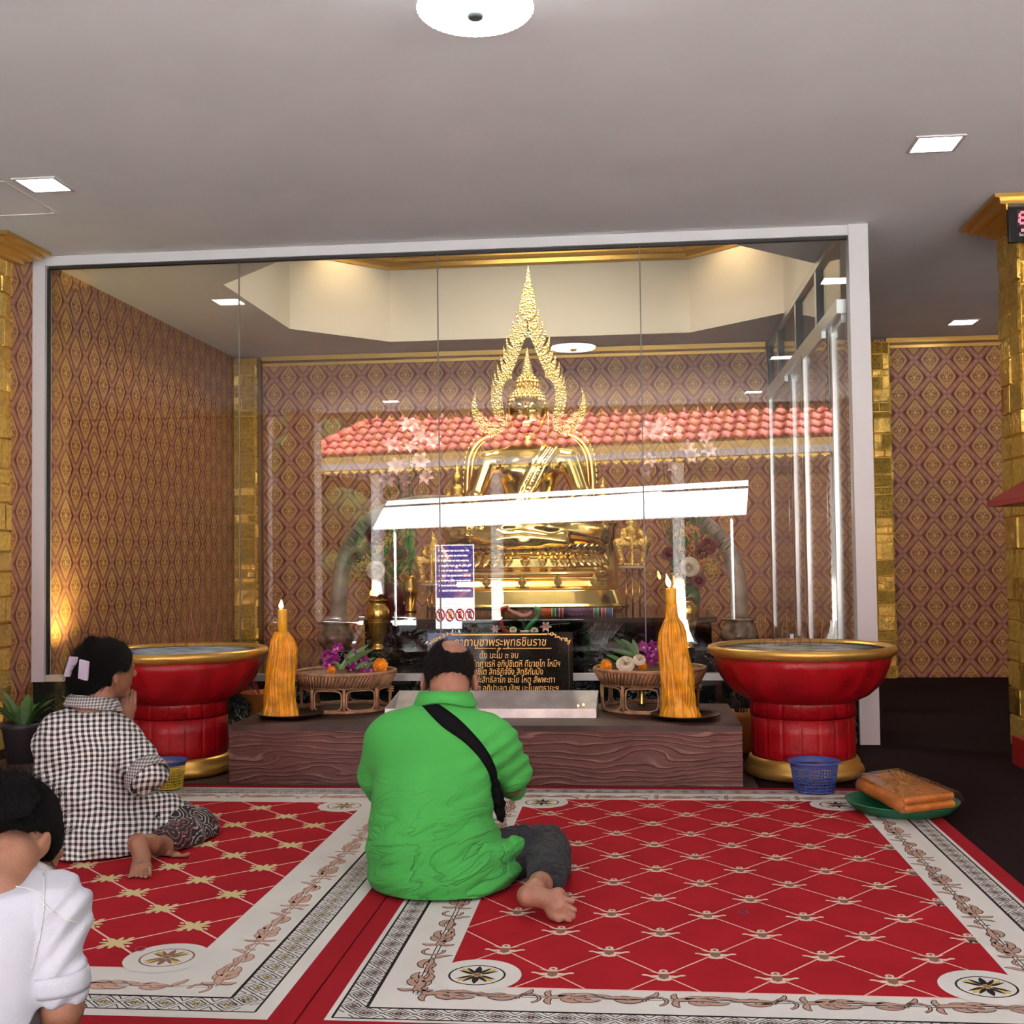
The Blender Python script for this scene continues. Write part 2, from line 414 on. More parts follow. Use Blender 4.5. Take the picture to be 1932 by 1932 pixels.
# ------------------------------------------------------------------ raised marble platform and glass front
struct(MB().box(XL, 1.40, YG-0.02, YB, 0, 0.405).build('floor_platform', M['marble_green']))
fr = thing('glass_partition', 'large white framed glass wall closing off the golden statue', 'glass wall', (0, YG, 0))
def part(b, name, m, parent=None, **k): return b.build(name, m, parent, **k)
G = lambda b, name, m: b.build(name, m, fr)
G(MB().box(-4.02, 1.403, -0.045, 0.045, 3.262, ZC-0.002), 'header', M['white'])
G(MB().box(-4.099, -4.010, -0.05, 0.05, 0.405, ZC-0.002), 'post', M['white'])
G(MB().box(1.403, 1.526, -0.06, 0.06, 0.0, ZC-0.002), 'post', M['white'])
G(MB().box(-4.01, 1.403, -0.03, 0.03, 0.405, 0.45), 'bottom_track', M['alu'])
G(MB().box(-4.0, 1.403, -0.02, 0.02, 3.245, 3.262), 'gasket', M['black'])
G(MB().box(-4.010, -4.000, -0.02, 0.02, 0.45, 3.25), 'gasket', M['black'])
XS = [-4.0, -2.65, -1.282, 0.067, 1.403]
for a, c in zip(XS[:-1], XS[1:]):
    G(MB().box(a+0.004, c-0.004, -0.005, 0.005, 0.45, 3.245), 'pane', M['glass'])
for x in XS[1:-1]:
    G(MB().box(x-0.004, x+0.004, -0.0055, 0.0055, 0.45, 3.245), 'silicone_joint', mat('silicone', (0.16, 0.13, 0.11), 0.4))
# side wall of the glass room: sliding doors below, fixed lights above
XP = 1.375
sp_ = thing('sliding_partition', 'aluminium partition with sliding glass doors and transom lights', 'partition', (XP, 0, 0))
def pY(px, py=900):
    d = ray(px, py); return float(OC[1]+d[1]*(XP-OC[0])/d[0])
Yf = 7.94
for nm, z0_, z1_ in (('header', 3.27, 3.328), ('transom', 2.78, 2.87)):
    MB().box(-0.035, 0.035, Yf, YB-0.01, z0_, z1_).build(nm, M['alu'], sp_)
MB().box(-0.035, 0.035, Yf, YB-0.01, 0.406, 0.45).build('sill', M['alu'], sp_)
ys = [pY(x, 640) for x in (1548, 1508, 1473)]+[YB-0.08]
for yv in ys:
    MB().box(-0.03, 0.03, yv-0.045, yv+0.045, 2.87, 3.27).build('mullion', M['alu'], sp_)
    MB().box(-0.031, 0.031, yv-0.058, yv-0.045, 2.87, 3.27).build('gasket', M['black'], sp_)
for a, c in zip([Yf]+ys[:-1], ys):
    MB().box(-0.004, 0.004, a+0.05, c-0.05, 2.87, 3.27).build('pane', M['glass'], sp_)
st = [pY(x, 1000) for x in (1572, 1529, 1497, 1462)]
for i, yv in enumerate(st):
    off = -0.022 if i % 2 else 0.022
    for sgn in (-1, 1):
        MB().box(off-0.018, off+0.018, yv+sgn*0.05-0.035, yv+sgn*0.05+0.035, 0.45, 2.78).build('stile', M['alu'], sp_)
    MB().box(off-0.019, off+0.019, yv-0.012, yv+0.012, 0.45, 2.78).build('gasket', M['black'], sp_)
st2 = [Yf]+st+[YB-0.05]
for i, (a, c) in enumerate(zip(st2[:-1], st2[1:])):
    if c-a > 0.25:
        off = -0.022 if i % 2 else 0.022
        MB().box(off-0.004, off+0.004, a+0.08, c-0.08, 0.52, 2.75).build('pane', M['glass'], sp_)
        MB().box(off-0.016, off+0.016, a+0.08, c-0.08, 0.45, 0.52).build('rail', M['alu'], sp_)
        MB().box(off-0.016, off+0.016, a+0.08, c-0.08, 2.73, 2.78).build('rail', M['alu'], sp_)
# ------------------------------------------------------------------ lamps
M['led'] = mat('lit led diffuser', (1, 1, 1), 0.5, emis=((0.93, 0.97, 1.0), 15.0))
M['led2'] = mat('lit dome diffuser', (1, 1, 1), 0.5, emis=((0.97, 0.98, 1.0), 12.0))
M['bezel'] = mat('lamp bezel', (0.55, 0.53, 0.53), 0.5)
def panel_lamp(x, y, label):
    t = thing('ceiling_lamp', label, 'lamp', (x, y, ZC), 0, 'square ceiling lamps')
    h = 0.125
    b = MB()
    for (xa, xb, ya, yb) in ((-h, h, -h, -h+0.018), (-h, h, h-0.018, h), (-h, -h+0.018, -h+0.018, h-0.018), (h-0.018, h, -h+0.018, h-0.018)): b.box(xa, xb, ya, yb, -0.008, 0.0)
    b.build('bezel', M['bezel'], t)
    k = h-0.018; c = 0.012
    MB().prism([(-k+c, -k), (k-c, -k), (k, -k+c), (k, k-c), (k-c, k), (-k+c, k), (-k, k-c), (-k, -k+c)], -0.006, 0.0).build('diffuser', M['led'], t)
panel_lamp(-3.255, 6.33, 'square lit ceiling panel beside the access hatch')
panel_lamp(1.59, 6.33, 'square lit ceiling panel before the gold pillar with the counter')
panel_lamp(3.04, 11.3, 'square lit ceiling panel over the aisle beside the glass room')
for x, y, lb in ((1.6, 2.75, 'mirrored over the upper sliding door lights'), (1.57, 0.06, 'mirrored in the glass beside the sliding doors'), (-3.2, 0.06, 'mirrored in the glass above the red roof'), (3.15, 8.5, 'added out of view before the gold strip beside the sliding doors'), (5.4, 10.2, 'added out of view beyond the gold pillar with the counter')): panel_lamp(x, y, 'square lit ceiling panel '+lb)  # last two panels are added out of view to brighten the right wall
t = thing('round_lamp', 'round white dome lamp with dark centre hanging below the ceiling', 'lamp', (-0.55, 4.30, 3.19))
MB().lathe([(0.0, 0.02), (0.20, 0.02), (0.214, 0.034), (0.213, 0.04)], 96, fn=lambda a, z: 1+0.012*math.cos(a*48)).build('diffuser', M['led2'], t)
MB().lathe([(0.213, 0.041), (0.205, 0.058), (0.10, 0.076), (0, 0.079)], 96).build('cover', M['white'], t)
MB().lathe([(0, 0.0), (0.026, 0.0), (0.032, 0.012), (0.03, 0.022), (0, 0.022)], 24).build('hub', mat('lamp hub', (0.05, 0.06, 0.06), 0.4), t)
MB().lathe([(0.03, 0.07), (0.03, 0.11), (0.06, 0.115), (0.06, 0.14)], 24).build('stem', M['bezel'], t)
def spot_fitting(x, y, z, aim, power, label):
    t = thing('recess_downlight', label, 'lamp', (x, y, z), 0, 'warm downlights in the ceiling recess')
    MB().lathe([(0.045, 0), (0.05, 0.0), (0.05, 0.06), (0.045, 0.06)], 20, cap=False).build('housing', M['white'], t)
    L = bpy.data.lights.new('warm_spot', 'SPOT'); L.energy = power; L.color = (1, 0.72, 0.38); L.spot_size = 2.0; L.spot_blend = 0.9; L.shadow_soft_size = 0.04
    o = bpy.data.objects.new('warm_light', L); link(o, t); o.location = (0, 0, -0.01)
    d = Vector(aim)-Vector((x, y, z)); o.rotation_euler = d.to_track_quat('-Z', 'Y').to_euler()
spot_fitting(-2.50, 10.72, 4.24, (-2.72, 11.02, 3.75), 9, 'warm downlight washing the slanted recess wall near the left wall')
spot_fitting(0.74, 10.72, 4.24, (0.97, 11.02, 3.75), 9, 'warm downlight washing the slanted recess wall near the sliding doors')
t = thing('recess_fill_panel', 'added fill light panel hidden high in the octagonal ceiling recess', 'lamp', (-0.88, 9.55, 4.29))  # added unseen fill light that brightens the glass room and the statue
MB().box(-0.6, 0.6, -0.5, 0.5, -0.012, 0.0).build('diffuser', mat('warm fill panel', (1, 1, 1), 0.5, emis=((1, 0.88, 0.70), 13.0)), t)
MB().box(-0.63, 0.63, -0.53, 0.53, -0.006, 0.008).build('frame', M['white'], t)
def uplight(y, e, label):
    t = thing('floor_spotlight', label, 'lamp', (-3.86, y, 0.407))
    MB().lathe([(0.05, 0), (0.05, 0.02), (0.015, 0.03), (0.015, 0.06), (0.04, 0.07), (0.045, 0.15)], 18).build('housing', M['black'], t)
    L = bpy.data.lights.new('uplight', 'SPOT'); L.energy = e; L.color = (1, 0.80, 0.34); L.spot_size = 2.2; L.spot_blend = 1; L.shadow_soft_size = 0.04
    o = link(bpy.data.objects.new('uplight', L), t); o.location = (0, 0, 0.17); o.rotation_euler = Vector((-0.33, 0.12, 0.9)).to_track_quat('-Z', 'Y').to_euler()
uplight(8.15, 26, 'small yellow uplight behind the white post washing the left wall')
# ------------------------------------------------------------------ soft solids: distance fields turned into one skin
class SDF:
    def __init__(s, lo, hi, h):
        s.lo = np.array(lo, float); s.h = h
        s.n = np.ceil((np.array(hi, float)-s.lo)/h).astype(int)+1
        s.ax = [(s.lo[i]+h*np.arange(s.n[i])).astype(np.float32) for i in range(3)]
        s.f = np.full(tuple(s.n), 0.5, np.float32)
    def sub(s, lo, hi, mrg):
        sl = []
        for i in range(3):
            a = int(max(0, math.floor((lo[i]-mrg-s.lo[i])/s.h))); b = int(min(s.n[i], math.ceil((hi[i]+mrg-s.lo[i])/s.h)+1))
            if b <= a: return None
            sl.append(slice(a, b))
        return tuple(sl), s.ax[0][sl[0]][:, None, None], s.ax[1][sl[1]][None, :, None], s.ax[2][sl[2]][None, None, :]
    def put(s, sl, d, k, op='u'):
        f = s.f[sl]
        if op == 'u':
            if k > 0:
                h = np.clip(0.5+0.5*(f-d)/k, 0, 1); s.f[sl] = f*(1-h)+d*h-k*h*(1-h)
            else: s.f[sl] = np.minimum(f, d)
        elif op == 's':
            h = np.clip(0.5-0.5*(f+d)/max(k, 1e-6), 0, 1); s.f[sl] = f*(1-h)-d*h+k*h*(1-h)
    def cap(s, a, b, ra, rb=None, k=0.02, op='u', sq=None):
        """tapered capsule; sq=(axis, factor) squashes its section along a unit axis"""
        rb = ra if rb is None else rb
        a = np.array(a, float); b = np.array(b, float); R = max(ra, rb)*1.25
        q = s.sub(np.minimum(a, b)-R, np.maximum(a, b)+R, k+0.03)
        if q is None: return s
        sl, X, Y, Z = q; ba = b-a; L = float(ba@ba)+1e-12
        px, py, pz = X-a[0], Y-a[1], Z-a[2]
        t = np.clip((px*ba[0]+py*ba[1]+pz*ba[2])/L, 0, 1)
        dx, dy, dz = px-t*ba[0], py-t*ba[1], pz-t*ba[2]
        if sq is not None:
            n, fct = np.array(sq[0], float), sq[1]; n /= np.linalg.norm(n)
            c = (dx*n[0]+dy*n[1]+dz*n[2])*(1/fct-1)
            dx, dy, dz = dx+c*n[0], dy+c*n[1], dz+c*n[2]
        d = np.sqrt(dx*dx+dy*dy+dz*dz)-(ra+(rb-ra)*t)
        s.put(sl, d, k, op); return s
    def chain(s, pts, rs, k=0.02, **kw):
        for i in range(len(pts)-1): s.cap(pts[i], pts[i+1], rs[i], rs[i+1], k, **kw)
        return s
    def ell(s, c, r, k=0.02, op='u', rot=None):
        c = np.array(c, float); r = np.array(r, float); R = float(max(r))
        q = s.sub(c-R, c+R, k+0.03)
        if q is None: return s
        sl, X, Y, Z = q; p = [X-c[0], Y-c[1], Z-c[2]]
        if rot is not None:
            m = np.array(rot.to_3x3() if isinstance(rot, Matrix) else rot, float)
            p = [p[0]*m[0, i]+p[1]*m[1, i]+p[2]*m[2, i] for i in range(3)]
        k0 = np.sqrt((p[0]/r[0])**2+(p[1]/r[1])**2+(p[2]/r[2])**2); k1 = np.sqrt((p[0]/r[0]**2)**2+(p[1]/r[1]**2)**2+(p[2]/r[2]**2)**2)
        d = k0*(k0-1)/np.maximum(k1, 1e-6)
        s.put(sl, d.astype(np.float32), k, op); return s
    def cut(s, p, n, k=0.0):
        """keep the side the normal points away from"""
        n = np.array(n, float); n /= np.linalg.norm(n)
        d = (s.ax[0][:, None, None]-p[0])*n[0]+(s.ax[1][None, :, None]-p[1])*n[1]+(s.ax[2][None, None, :]-p[2])*n[2]
        s.f = np.maximum(s.f, d.astype(np.float32)); return s
    def ripple(s, fn):
        s.f = s.f+fn(s.ax[0][:, None, None], s.ax[1][None, :, None], s.ax[2][None, None, :]).astype(np.float32); return s
    def mesh(s, name, smooth=1):
        f = s.f; f[0] = f[-1] = 1; f[:, 0] = f[:, -1] = 1; f[:, :, 0] = f[:, :, -1] = 1
        neg = f < 0
        c = [neg[i:neg.shape[0]-1+i, j:neg.shape[1]-1+j, k:neg.shape[2]-1+k] for i in (0, 1) for j in (0, 1) for k in (0, 1)]
        act = np.logical_or.reduce(c) & ~np.logical_and.reduce(c)
        I = np.argwhere(act); N = len(I)
        offs = np.array([(i, j, k) for i in (0, 1) for j in (0, 1) for k in (0, 1)])
        val = np.stack([f[tuple((I+o).T)] for o in offs], 1)
        acc = np.zeros((N, 3)); cnt = np.zeros(N)
        for a in range(8):
            for b in range(a+1, 8):
                if np.abs(offs[a]-offs[b]).sum() != 1: continue
                va, vb = val[:, a], val[:, b]; m = (va < 0) != (vb < 0)
                t = np.where(m, va/np.where(m, va-vb, 1), 0)[:, None]
                acc += np.where(m[:, None], offs[a]+(offs[b]-offs[a])*t, 0); cnt += m
        V = s.lo+s.h*(I+acc/cnt[:, None])
        idx = np.full(act.shape, -1, np.int64); idx[tuple(I.T)] = np.arange(N)
        Q = []
        for ax in range(3):
            o = [0, 0, 0]; o[ax] = 1
            n0 = neg[:neg.shape[0]-o[0], :neg.shape[1]-o[1], :neg.shape[2]-o[2]]; n1 = neg[o[0]:, o[1]:, o[2]:]
            E = np.argwhere(n0 != n1); fl = n0[tuple(E.T)]
            u = np.zeros(3, int); v = np.zeros(3, int); u[(ax+1) % 3] = 1; v[(ax+2) % 3] = 1
            q = np.stack([idx[tuple((E-u-v).T)], idx[tuple((E-v).T)], idx[tuple(E.T)], idx[tuple((E-u).T)]], 1)
            q[~fl] = q[~fl][:, ::-1]; Q.append(q)
        Q = np.concatenate(Q)
        for _ in range(smooth):
            A = np.zeros_like(V); C_ = np.zeros(N)
            for a, b in ((0, 1), (1, 2), (2, 3), (3, 0)):
                for x, y in ((a, b), (b, a)):
                    np.add.at(A, Q[:, x], V[Q[:, y]]); np.add.at(C_, Q[:, x], 1)
            V = 0.5*V+0.5*A/C_[:, None]
        me = bpy.data.meshes.new(name)
        me.vertices.add(N); me.vertices.foreach_set('co', V.astype(np.float32).ravel())
        me.loops.add(Q.size); me.loops.foreach_set('vertex_index', Q.astype(np.int32).ravel())
        me.polygons.add(len(Q)); me.polygons.foreach_set('loop_start', np.arange(0, Q.size, 4, dtype=np.int32)); me.polygons.foreach_set('loop_total', np.full(len(Q), 4, np.int32))
        me.polygons.foreach_set('use_smooth', np.ones(len(Q), bool)); me.update(); me.validate()
        return me
def rotm(ax, ay, az): return Matrix.Rotation(az, 4, 'Z') @ Matrix.Rotation(ay, 4, 'Y') @ Matrix.Rotation(ax, 4, 'X')
# ------------------------------------------------------------------ carpets
M['c_red'] = mat('red carpet print', (0.33, 0.010, 0.017), 0.95, var=0.08, vscale=3, kind='World')
M['c_edge'] = mat('red carpet edge', (0.29, 0.010, 0.017), 0.95)
M['c_cream'] = mat('cream carpet print', (0.58, 0.56, 0.52), 0.95, var=0.04, vscale=3, kind='World')
M['c_line'] = mat('pale pink line print', (0.72, 0.44, 0.36), 0.95)
M['c_black'] = mat('black line print', (0.022, 0.016, 0.016), 0.95)
M['c_tan'] = mat('tan scroll print', (0.40, 0.25, 0.19), 0.95)
M['c_pink'] = mat('faded scroll print', (0.50, 0.32, 0.25), 0.95)
M['c_brown'] = mat('brown print', (0.22, 0.12, 0.085), 0.95)
M['c_gold'] = mat('yellow print', (0.50, 0.37, 0.10), 0.95)
M['c_fleur'] = mat('pale fleur print', (0.66, 0.47, 0.38), 0.95)
M['c_ygr'] = mat('pale yellow fleur print', (0.56, 0.47, 0.24), 0.95)
class Flat:
    """flat printed shapes, each colour on its own hair-thin layer"""
    def __init__(s, mats): s.b = MB(); s.mats = mats
    def poly(s, pts, c, lay): s.b.add([(x, y, lay*0.00025) for x, y in pts], [tuple(range(len(pts)))], s.mats.index(c))
    def line(s, p, q, wd, c, lay):
        dx, dy = q[0]-p[0], q[1]-p[1]; L = math.hypot(dx, dy)
        if L < 1e-6: return
        nx, ny = -dy/L*wd/2, dx/L*wd/2
        s.poly([(p[0]-nx, p[1]-ny), (q[0]-nx, q[1]-ny), (q[0]+nx, q[1]+ny), (p[0]+nx, p[1]+ny)], c, lay)
    def disc(s, c, rx, ry, col, lay, n=28, rot=0.0):
        s.poly([(c[0]+math.cos(rot)*rx*math.cos(2*math.pi*k/n)-math.sin(rot)*ry*math.sin(2*math.pi*k/n), c[1]+math.sin(rot)*rx*math.cos(2*math.pi*k/n)+math.cos(rot)*ry*math.sin(2*math.pi*k/n)) for k in range(n)], col, lay)
    def ring(s, c, r, wd, col, lay, a0=0.0, a1=2*math.pi, n=28, fade=1.0):
        for k in range(n):
            t0, t1 = a0+(a1-a0)*k/n, a0+(a1-a0)*(k+1)/n; r0, r1 = r*(1+(fade-1)*k/n), r*(1+(fade-1)*(k+1)/n)
            s.poly([(c[0]+(r0-wd/2)*math.cos(t0), c[1]+(r0-wd/2)*math.sin(t0)), (c[0]+(r0+wd/2)*math.cos(t0), c[1]+(r0+wd/2)*math.sin(t0)), (c[0]+(r1+wd/2)*math.cos(t1), c[1]+(r1+wd/2)*math.sin(t1)), (c[0]+(r1-wd/2)*math.cos(t1), c[1]+(r1-wd/2)*math.sin(t1))], col, lay)
    def leaf(s, p, ang, L, wd, curl, fill, edge, lay, n=7):
        """a curling leaf with a dark outline"""
        for grow, col, ly in ((0.0030, edge, lay), (0.0, fill, lay+1)):
            if col is None: continue
            l_, r_ = [], []; x, y = p; a = ang
            for k in range(n+1):
                t = k/n; hw = (wd*math.sin(math.pi*min(1, 0.12+0.88*t))**0.8*(1-0.25*t))/2+grow if 0 < k < n else grow*0.8+0.0004
                l_.append((x-math.sin(a)*hw, y+math.cos(a)*hw)); r_.append((x+math.sin(a)*hw, y-math.cos(a)*hw))
                x += math.cos(a)*L/n; y += math.sin(a)*L/n; a += curl/n
            for k in range(n): s.poly([l_[k], l_[k+1], r_[k+1], r_[k]], col, ly)
def clip(p, q, x0, x1, y0, y1):
    t0, t1 = 0.0, 1.0; dx, dy = q[0]-p[0], q[1]-p[1]
    for pp, qq in ((-dx, p[0]-x0), (dx, x1-p[0]), (-dy, p[1]-y0), (dy, y1-p[1])):
        if abs(pp) < 1e-12:
            if qq < 0: return None
        else:
            r = qq/pp
            if pp < 0: t0 = max(t0, r)
            else: t1 = min(t1, r)
    if t0 >= t1: return None
    return (p[0]+dx*t0, p[1]+dy*t0), (p[0]+dx*t1, p[1]+dy*t1)
def carpet(label, ox0, ox1, oy0, oy1, red, c_in, l_out, l_in, scr, field, node, dxy, style):
    t = thing('carpet', label, 'carpet', (0, 0, 0))
    MB().box(ox0, ox1, oy0, oy1, 0.0, 0.006).build('pile', M['c_edge'], t)
    mats = [M[k] for k in ('c_red', 'c_cream', 'c_line', 'c_black', 'c_tan', 'c_pink', 'c_brown', 'c_gold', 'c_fleur', 'c_ygr')]
    def R(d): return ox0+d, ox1-d, oy0+d, oy1-d
    # border
    F = Flat(mats); a = R(red); f_ = R(field)
    for q in ([(a[0], a[2]), (a[1], a[2]), (a[1], f_[2]), (a[0], f_[2])], [(a[0], f_[3]), (a[1], f_[3]), (a[1], a[3]), (a[0], a[3])], [(a[0], f_[2]), (f_[0], f_[2]), (f_[0], f_[3]), (a[0], f_[3])], [(f_[1], f_[2]), (a[1], f_[2]), (a[1], f_[3]), (f_[1], f_[3])]): F.poly(q, M['c_cream'], 1)
    F.b.build('border', mats, t, (0, 0, 0.0062))
    F = Flat(mats)
    for d, wd in ((l_out, 0.007), (l_in, 0.010)):
        x0, x1, y0, y1 = R(d); P = [(x0, y0), (x1, y0), (x1, y1), (x0, y1)]
        for i in range(4): F.line(P[i], P[(i+1) % 4], wd, M['c_black'], 2)
    bw = l_in-l_out; mid = (l_in+l_out)/2; x0, x1, y0, y1 = R(mid)
    for (p, q) in (((x0, y0), (x1, y0)), ((x0, y1), (x1, y1)), ((x0, y0), (x0, y1)), ((x1, y0), (x1, y1))):
        L = math.hypot(q[0]-p[0], q[1]-p[1]); n = round(L/0.087); ux, uy = (q[0]-p[0])/L, (q[1]-p[1])/L; st = L/n; hw = bw/2*0.9
        T = lambda u, v: (p[0]+ux*u-uy*v, p[1]+uy*u+ux*v)
        for k in range(n):
            c = (k+0.5)*st
            for sc_ in (1.0, 0.66):
                D = [T(c-st/2*sc_, 0), T(c, hw*sc_), T(c+st/2*sc_, 0), T(c, -hw*sc_)]
                for i in range(4): F.line(D[i], D[(i+1) % 4], 0.0042 if sc_ < 1 else 0.0035, M['c_black'], 2)
            for sg in (-1, 1):
                F.line(T(c-st*0.30, sg*hw), T(c-st/2, sg*hw*0.42), 0.0035, M['c_black'], 2); F.line(T(c+st*0.30, sg*hw), T(c+st/2, sg*hw*0.42), 0.0035, M['c_black'], 2)
            col = M['c_brown'] if style == 'fleur' else M['c_gold']
            for dx_, dy_ in ((0.011, 0), (-0.011, 0), (0, 0.007), (0, -0.007)): F.disc(T(c+dx_, dy_), 0.0085, 0.006, M['c_black'], 2, 8); F.disc(T(c+dx_, dy_), 0.0058, 0.0038, col, 3, 8)
    F.b.build('lattice_band', mats, t, (0, 0, 0.0062))
    # scrolling leaves
    F = Flat(mats); x0, x1, y0, y1 = R(scr); tan, edge = (M['c_tan'], M['c_black']) if style == 'fleur' else (M['c_pink'], M['c_brown'])
    for (p, q, sg) in (((x0, y0), (x1, y0), 1), ((x0, y1), (x1, y1), -1), ((x0, y0), (x0, y1), -1), ((x1, y0), (x1, y1), 1)):
        L = math.hypot(q[0]-p[0], q[1]-p[1]); n = round(L/0.37); ux, uy = (q[0]-p[0])/L, (q[1]-p[1])/L; st = L/n
        A = math.atan2(uy, ux); T = lambda u, v: (p[0]+ux*u-uy*v*sg, p[1]+uy*u+ux*v*sg)
        for dv in (-0.006, 0.006): F.line(T(0, dv), T(L, dv), 0.0035 if style == 'fleur' else 0.0028, edge, 2)
        rr = random.Random(5)
        for k in range(n):
            o = k*st
            W = lambda u, v, a, l, w_, c: F.leaf(T(o+u, v), A+a*sg, l, w_, c*sg, tan, edge, 3+2*rr.randrange(3))
            F.ring(T(o+0.335*st/0.37, -0.012), 0.036, 0.012, edge, 3, A-1.2, A-1.2+sg*4.6, 16, 0.72); F.ring(T(o+0.335*st/0.37, -0.012), 0.036, 0.006, tan, 4, A-1.2, A-1.2+sg*4.6, 16, 0.72)
            W(0.015, -0.008, 0.35, 0.13, 0.026, -0.9); W(0.05, 0.0, 0.9, 0.075, 0.020, -1.6); W(0.085, 0.004, 0.75, 0.085, 0.020, -1.5); W(0.12, 0.004, 0.5, 0.09, 0.018, -1.2)
            W(0.06, -0.006, -0.9, 0.07, 0.024, 1.3); W(0.095, -0.008, -0.7, 0.08, 0.022, 1.4); W(0.03, 0.0, 2.2, 0.05, 0.016, -1.4); W(0.03, -0.01, -2.1, 0.05, 0.018, 1.5)
            W(0.17, 0.0, 0.12, 0.13, 0.020, -0.35); W(0.21, 0.002, 0.8, 0.045, 0.012, -1.4); W(0.235, -0.004, -0.7, 0.05, 0.014, 1.3); W(0.28, -0.008, -2.4, 0.085, 0.022, -1.6)
            W(0.29, 0.008, 0.5, 0.06, 0.016, 1.2)
    F.b.build('scroll_print', mats, t, (0, 0, 0.0062))
    # field with its lattice
    F = Flat(mats); x0, x1, y0, y1 = R(field); F.poly([(x0, y0), (x1, y0), (x1, y1), (x0, y1)], M['c_red'], 1)
    F.line((x0, y0), (x1, y0), 0.008, M['c_line'], 2); F.line((x0, y1), (x1, y1), 0.008, M['c_line'], 2)
    DX, DY = dxy
    for sgn in (1, -1):
        for k in range(-60, 60):
            p = (node[0]+2*k*DX-40*DX, node[1]-sgn*40*DY); q = (p[0]+80*DX, p[1]+sgn*80*DY)
            r = clip(p, q, x0, x1, y0, y1)
            if r: F.line(*r, 0.0055 if style == 'fleur' else 0.008, M['c_line'], 2)
    F.b.build('field', mats, t, (0, 0, 0.0062))
    cache = {}; im, jm = int((x1-x0)/DX)+2, int((y1-y0)/DY)+2
    for i in range(-im, im):
        for j in range(-jm, jm):
            if (i+j) % 2: continue
            c = (node[0]+i*DX, node[1]+j*DY)
            if not (x0-0.01 < c[0] < x1+0.01 and y0+0.02 < c[1] < y1-0.02): continue
            if min(abs(c[0]-x0), abs(c[0]-x1)) < 0.16 and min(abs(c[1]-y0), abs(c[1]-y1)) < 0.15: continue
            F = Flat(mats); edge_ = min(c[0]-x0, x1-c[0]) < 0.066
            key = None if edge_ else 'k'
            if key in cache:
                inst('flower_print', cache[key], t, (c[0], c[1], 0.0062)); continue
            def clp(pts): return [(min(max(px, x0), x1), py) for px, py in pts]
            if style == 'fleur':
                for sg in (-1, 1):
                    for grow, col, ly in ((0, M['c_fleur'], 4),):
                        arm = [(0.0, -0.016), (0.030, -0.022), (0.048, -0.006), (0.060, -0.004), (0.063, 0.004), (0.052, 0.008), (0.036, -0.002), (0.018, 0.000), (0, 0.004)]
                        F.poly(clp([(c[0]+sg*u, c[1]+v) for u, v in (arm if sg > 0 else arm[::-1])]), col, ly)
                        cup = [(0.0, 0.012), (0.022, 0.018), (0.042, 0.034), (0.018, 0.026), (0.0, 0.024)]
                        F.poly(clp([(c[0]+sg*u, c[1]+v) for u, v in (cup if sg > 0 else cup[::-1])]), col, ly)
                        F.disc((c[0]+sg*0.011, c[1]-0.030), 0.011, 0.013, col, ly, 12)
                F.poly(clp([(c[0]-0.013, c[1]-0.024), (c[0]+0.013, c[1]-0.024), (c[0]+0.016, c[1]+0.012), (c[0]-0.016, c[1]+0.012)]), M['c_brown'], 5)
                F.disc((c[0], c[1]+0.036), 0.013, 0.014, M['c_fleur'], 4, 14); F.disc((c[0], c[1]+0.034), 0.006, 0.008, M['c_brown'], 5, 10)
                F.disc((c[0], c[1]-0.030), 0.014, 0.016, M['c_fleur'], 4, 14); F.disc((c[0], c[1]-0.024), 0.007, 0.008, M['c_brown'], 5, 10)
            else:
                for k in range(4):
                    a = math.pi/4+k*math.pi/2
                    F.disc((c[0]+0.030*math.cos(a), c[1]+0.030*math.sin(a)), 0.032, 0.013, M['c_ygr'], 4, 14, a); F.disc((c[0]+0.058*math.cos(a+0.28), c[1]+0.058*math.sin(a+0.28)), 0.012, 0.006, M['c_line'], 4, 8, a)
                    F.disc((c[0]+0.034*math.cos(a+math.pi/4), c[1]+0.034*math.sin(a+math.pi/4)), 0.022, 0.008, M['c_ygr'], 5, 10, a+math.pi/4)
            for k_ in range(len(F.b.v)): F.b.v[k_] = (min(max(F.b.v[k_][0], x0), x1)-c[0], F.b.v[k_][1]-c[1], F.b.v[k_][2])
            o_ = F.b.build('flower_print', mats, t, (c[0], c[1], 0.0062))
            if key: cache[key] = o_.data
    for cx in (x0+0.088, x1-0.088):
        for cyy in (y0+0.09, y1-0.09):
            F = Flat(mats); F.disc((cx, cyy), 0.128, 0.135, M['c_cream'], 7, 40); F.ring((cx, cyy), 0.080, 0.006, M['c_black'] if style == 'fleur' else M['c_brown'], 8)
            for k in range(4):
                a = math.pi/4+k*math.pi/2
                F.leaf((cx+0.006*math.cos(a), cyy+0.006*math.sin(a)), a, 0.066, 0.034, 0, M['c_gold'], None, 7)
                F.leaf((cx+0.012*math.cos(a+0.32), cyy+0.012*math.sin(a+0.32)), a+0.22, 0.056, 0.014, 0, M['c_brown'] if style != 'fleur' else M['c_black'], None, 9)
                F.leaf((cx+0.012*math.cos(a-0.32), cyy+0.012*math.sin(a-0.32)), a-0.22, 0.056, 0.014, 0, M['c_brown'] if style != 'fleur' else M['c_black'], None, 9)
            for a in (math.pi/2, -math.pi/2): F.leaf((cx, cyy+0.014*math.sin(a)), a, 0.058, 0.022, 0, M['c_black'] if style == 'fleur' else M['c_brown'], None, 9)
            F.disc((cx, cyy), 0.011, 0.011, M['c_brown'], 11, 10)
            F.b.build('rosette', mats, t, (0, 0, 0.0062))
    return t
carpet('red and cream patterned carpet with pale fleur lattice beside the blue basket', -0.893, 1.37, 3.035, 6.33, 0.068, 0, 0.086, 0.162, 0.272, 0.336, (0.223, 3.692), (0.159, 0.1965), 'fleur')
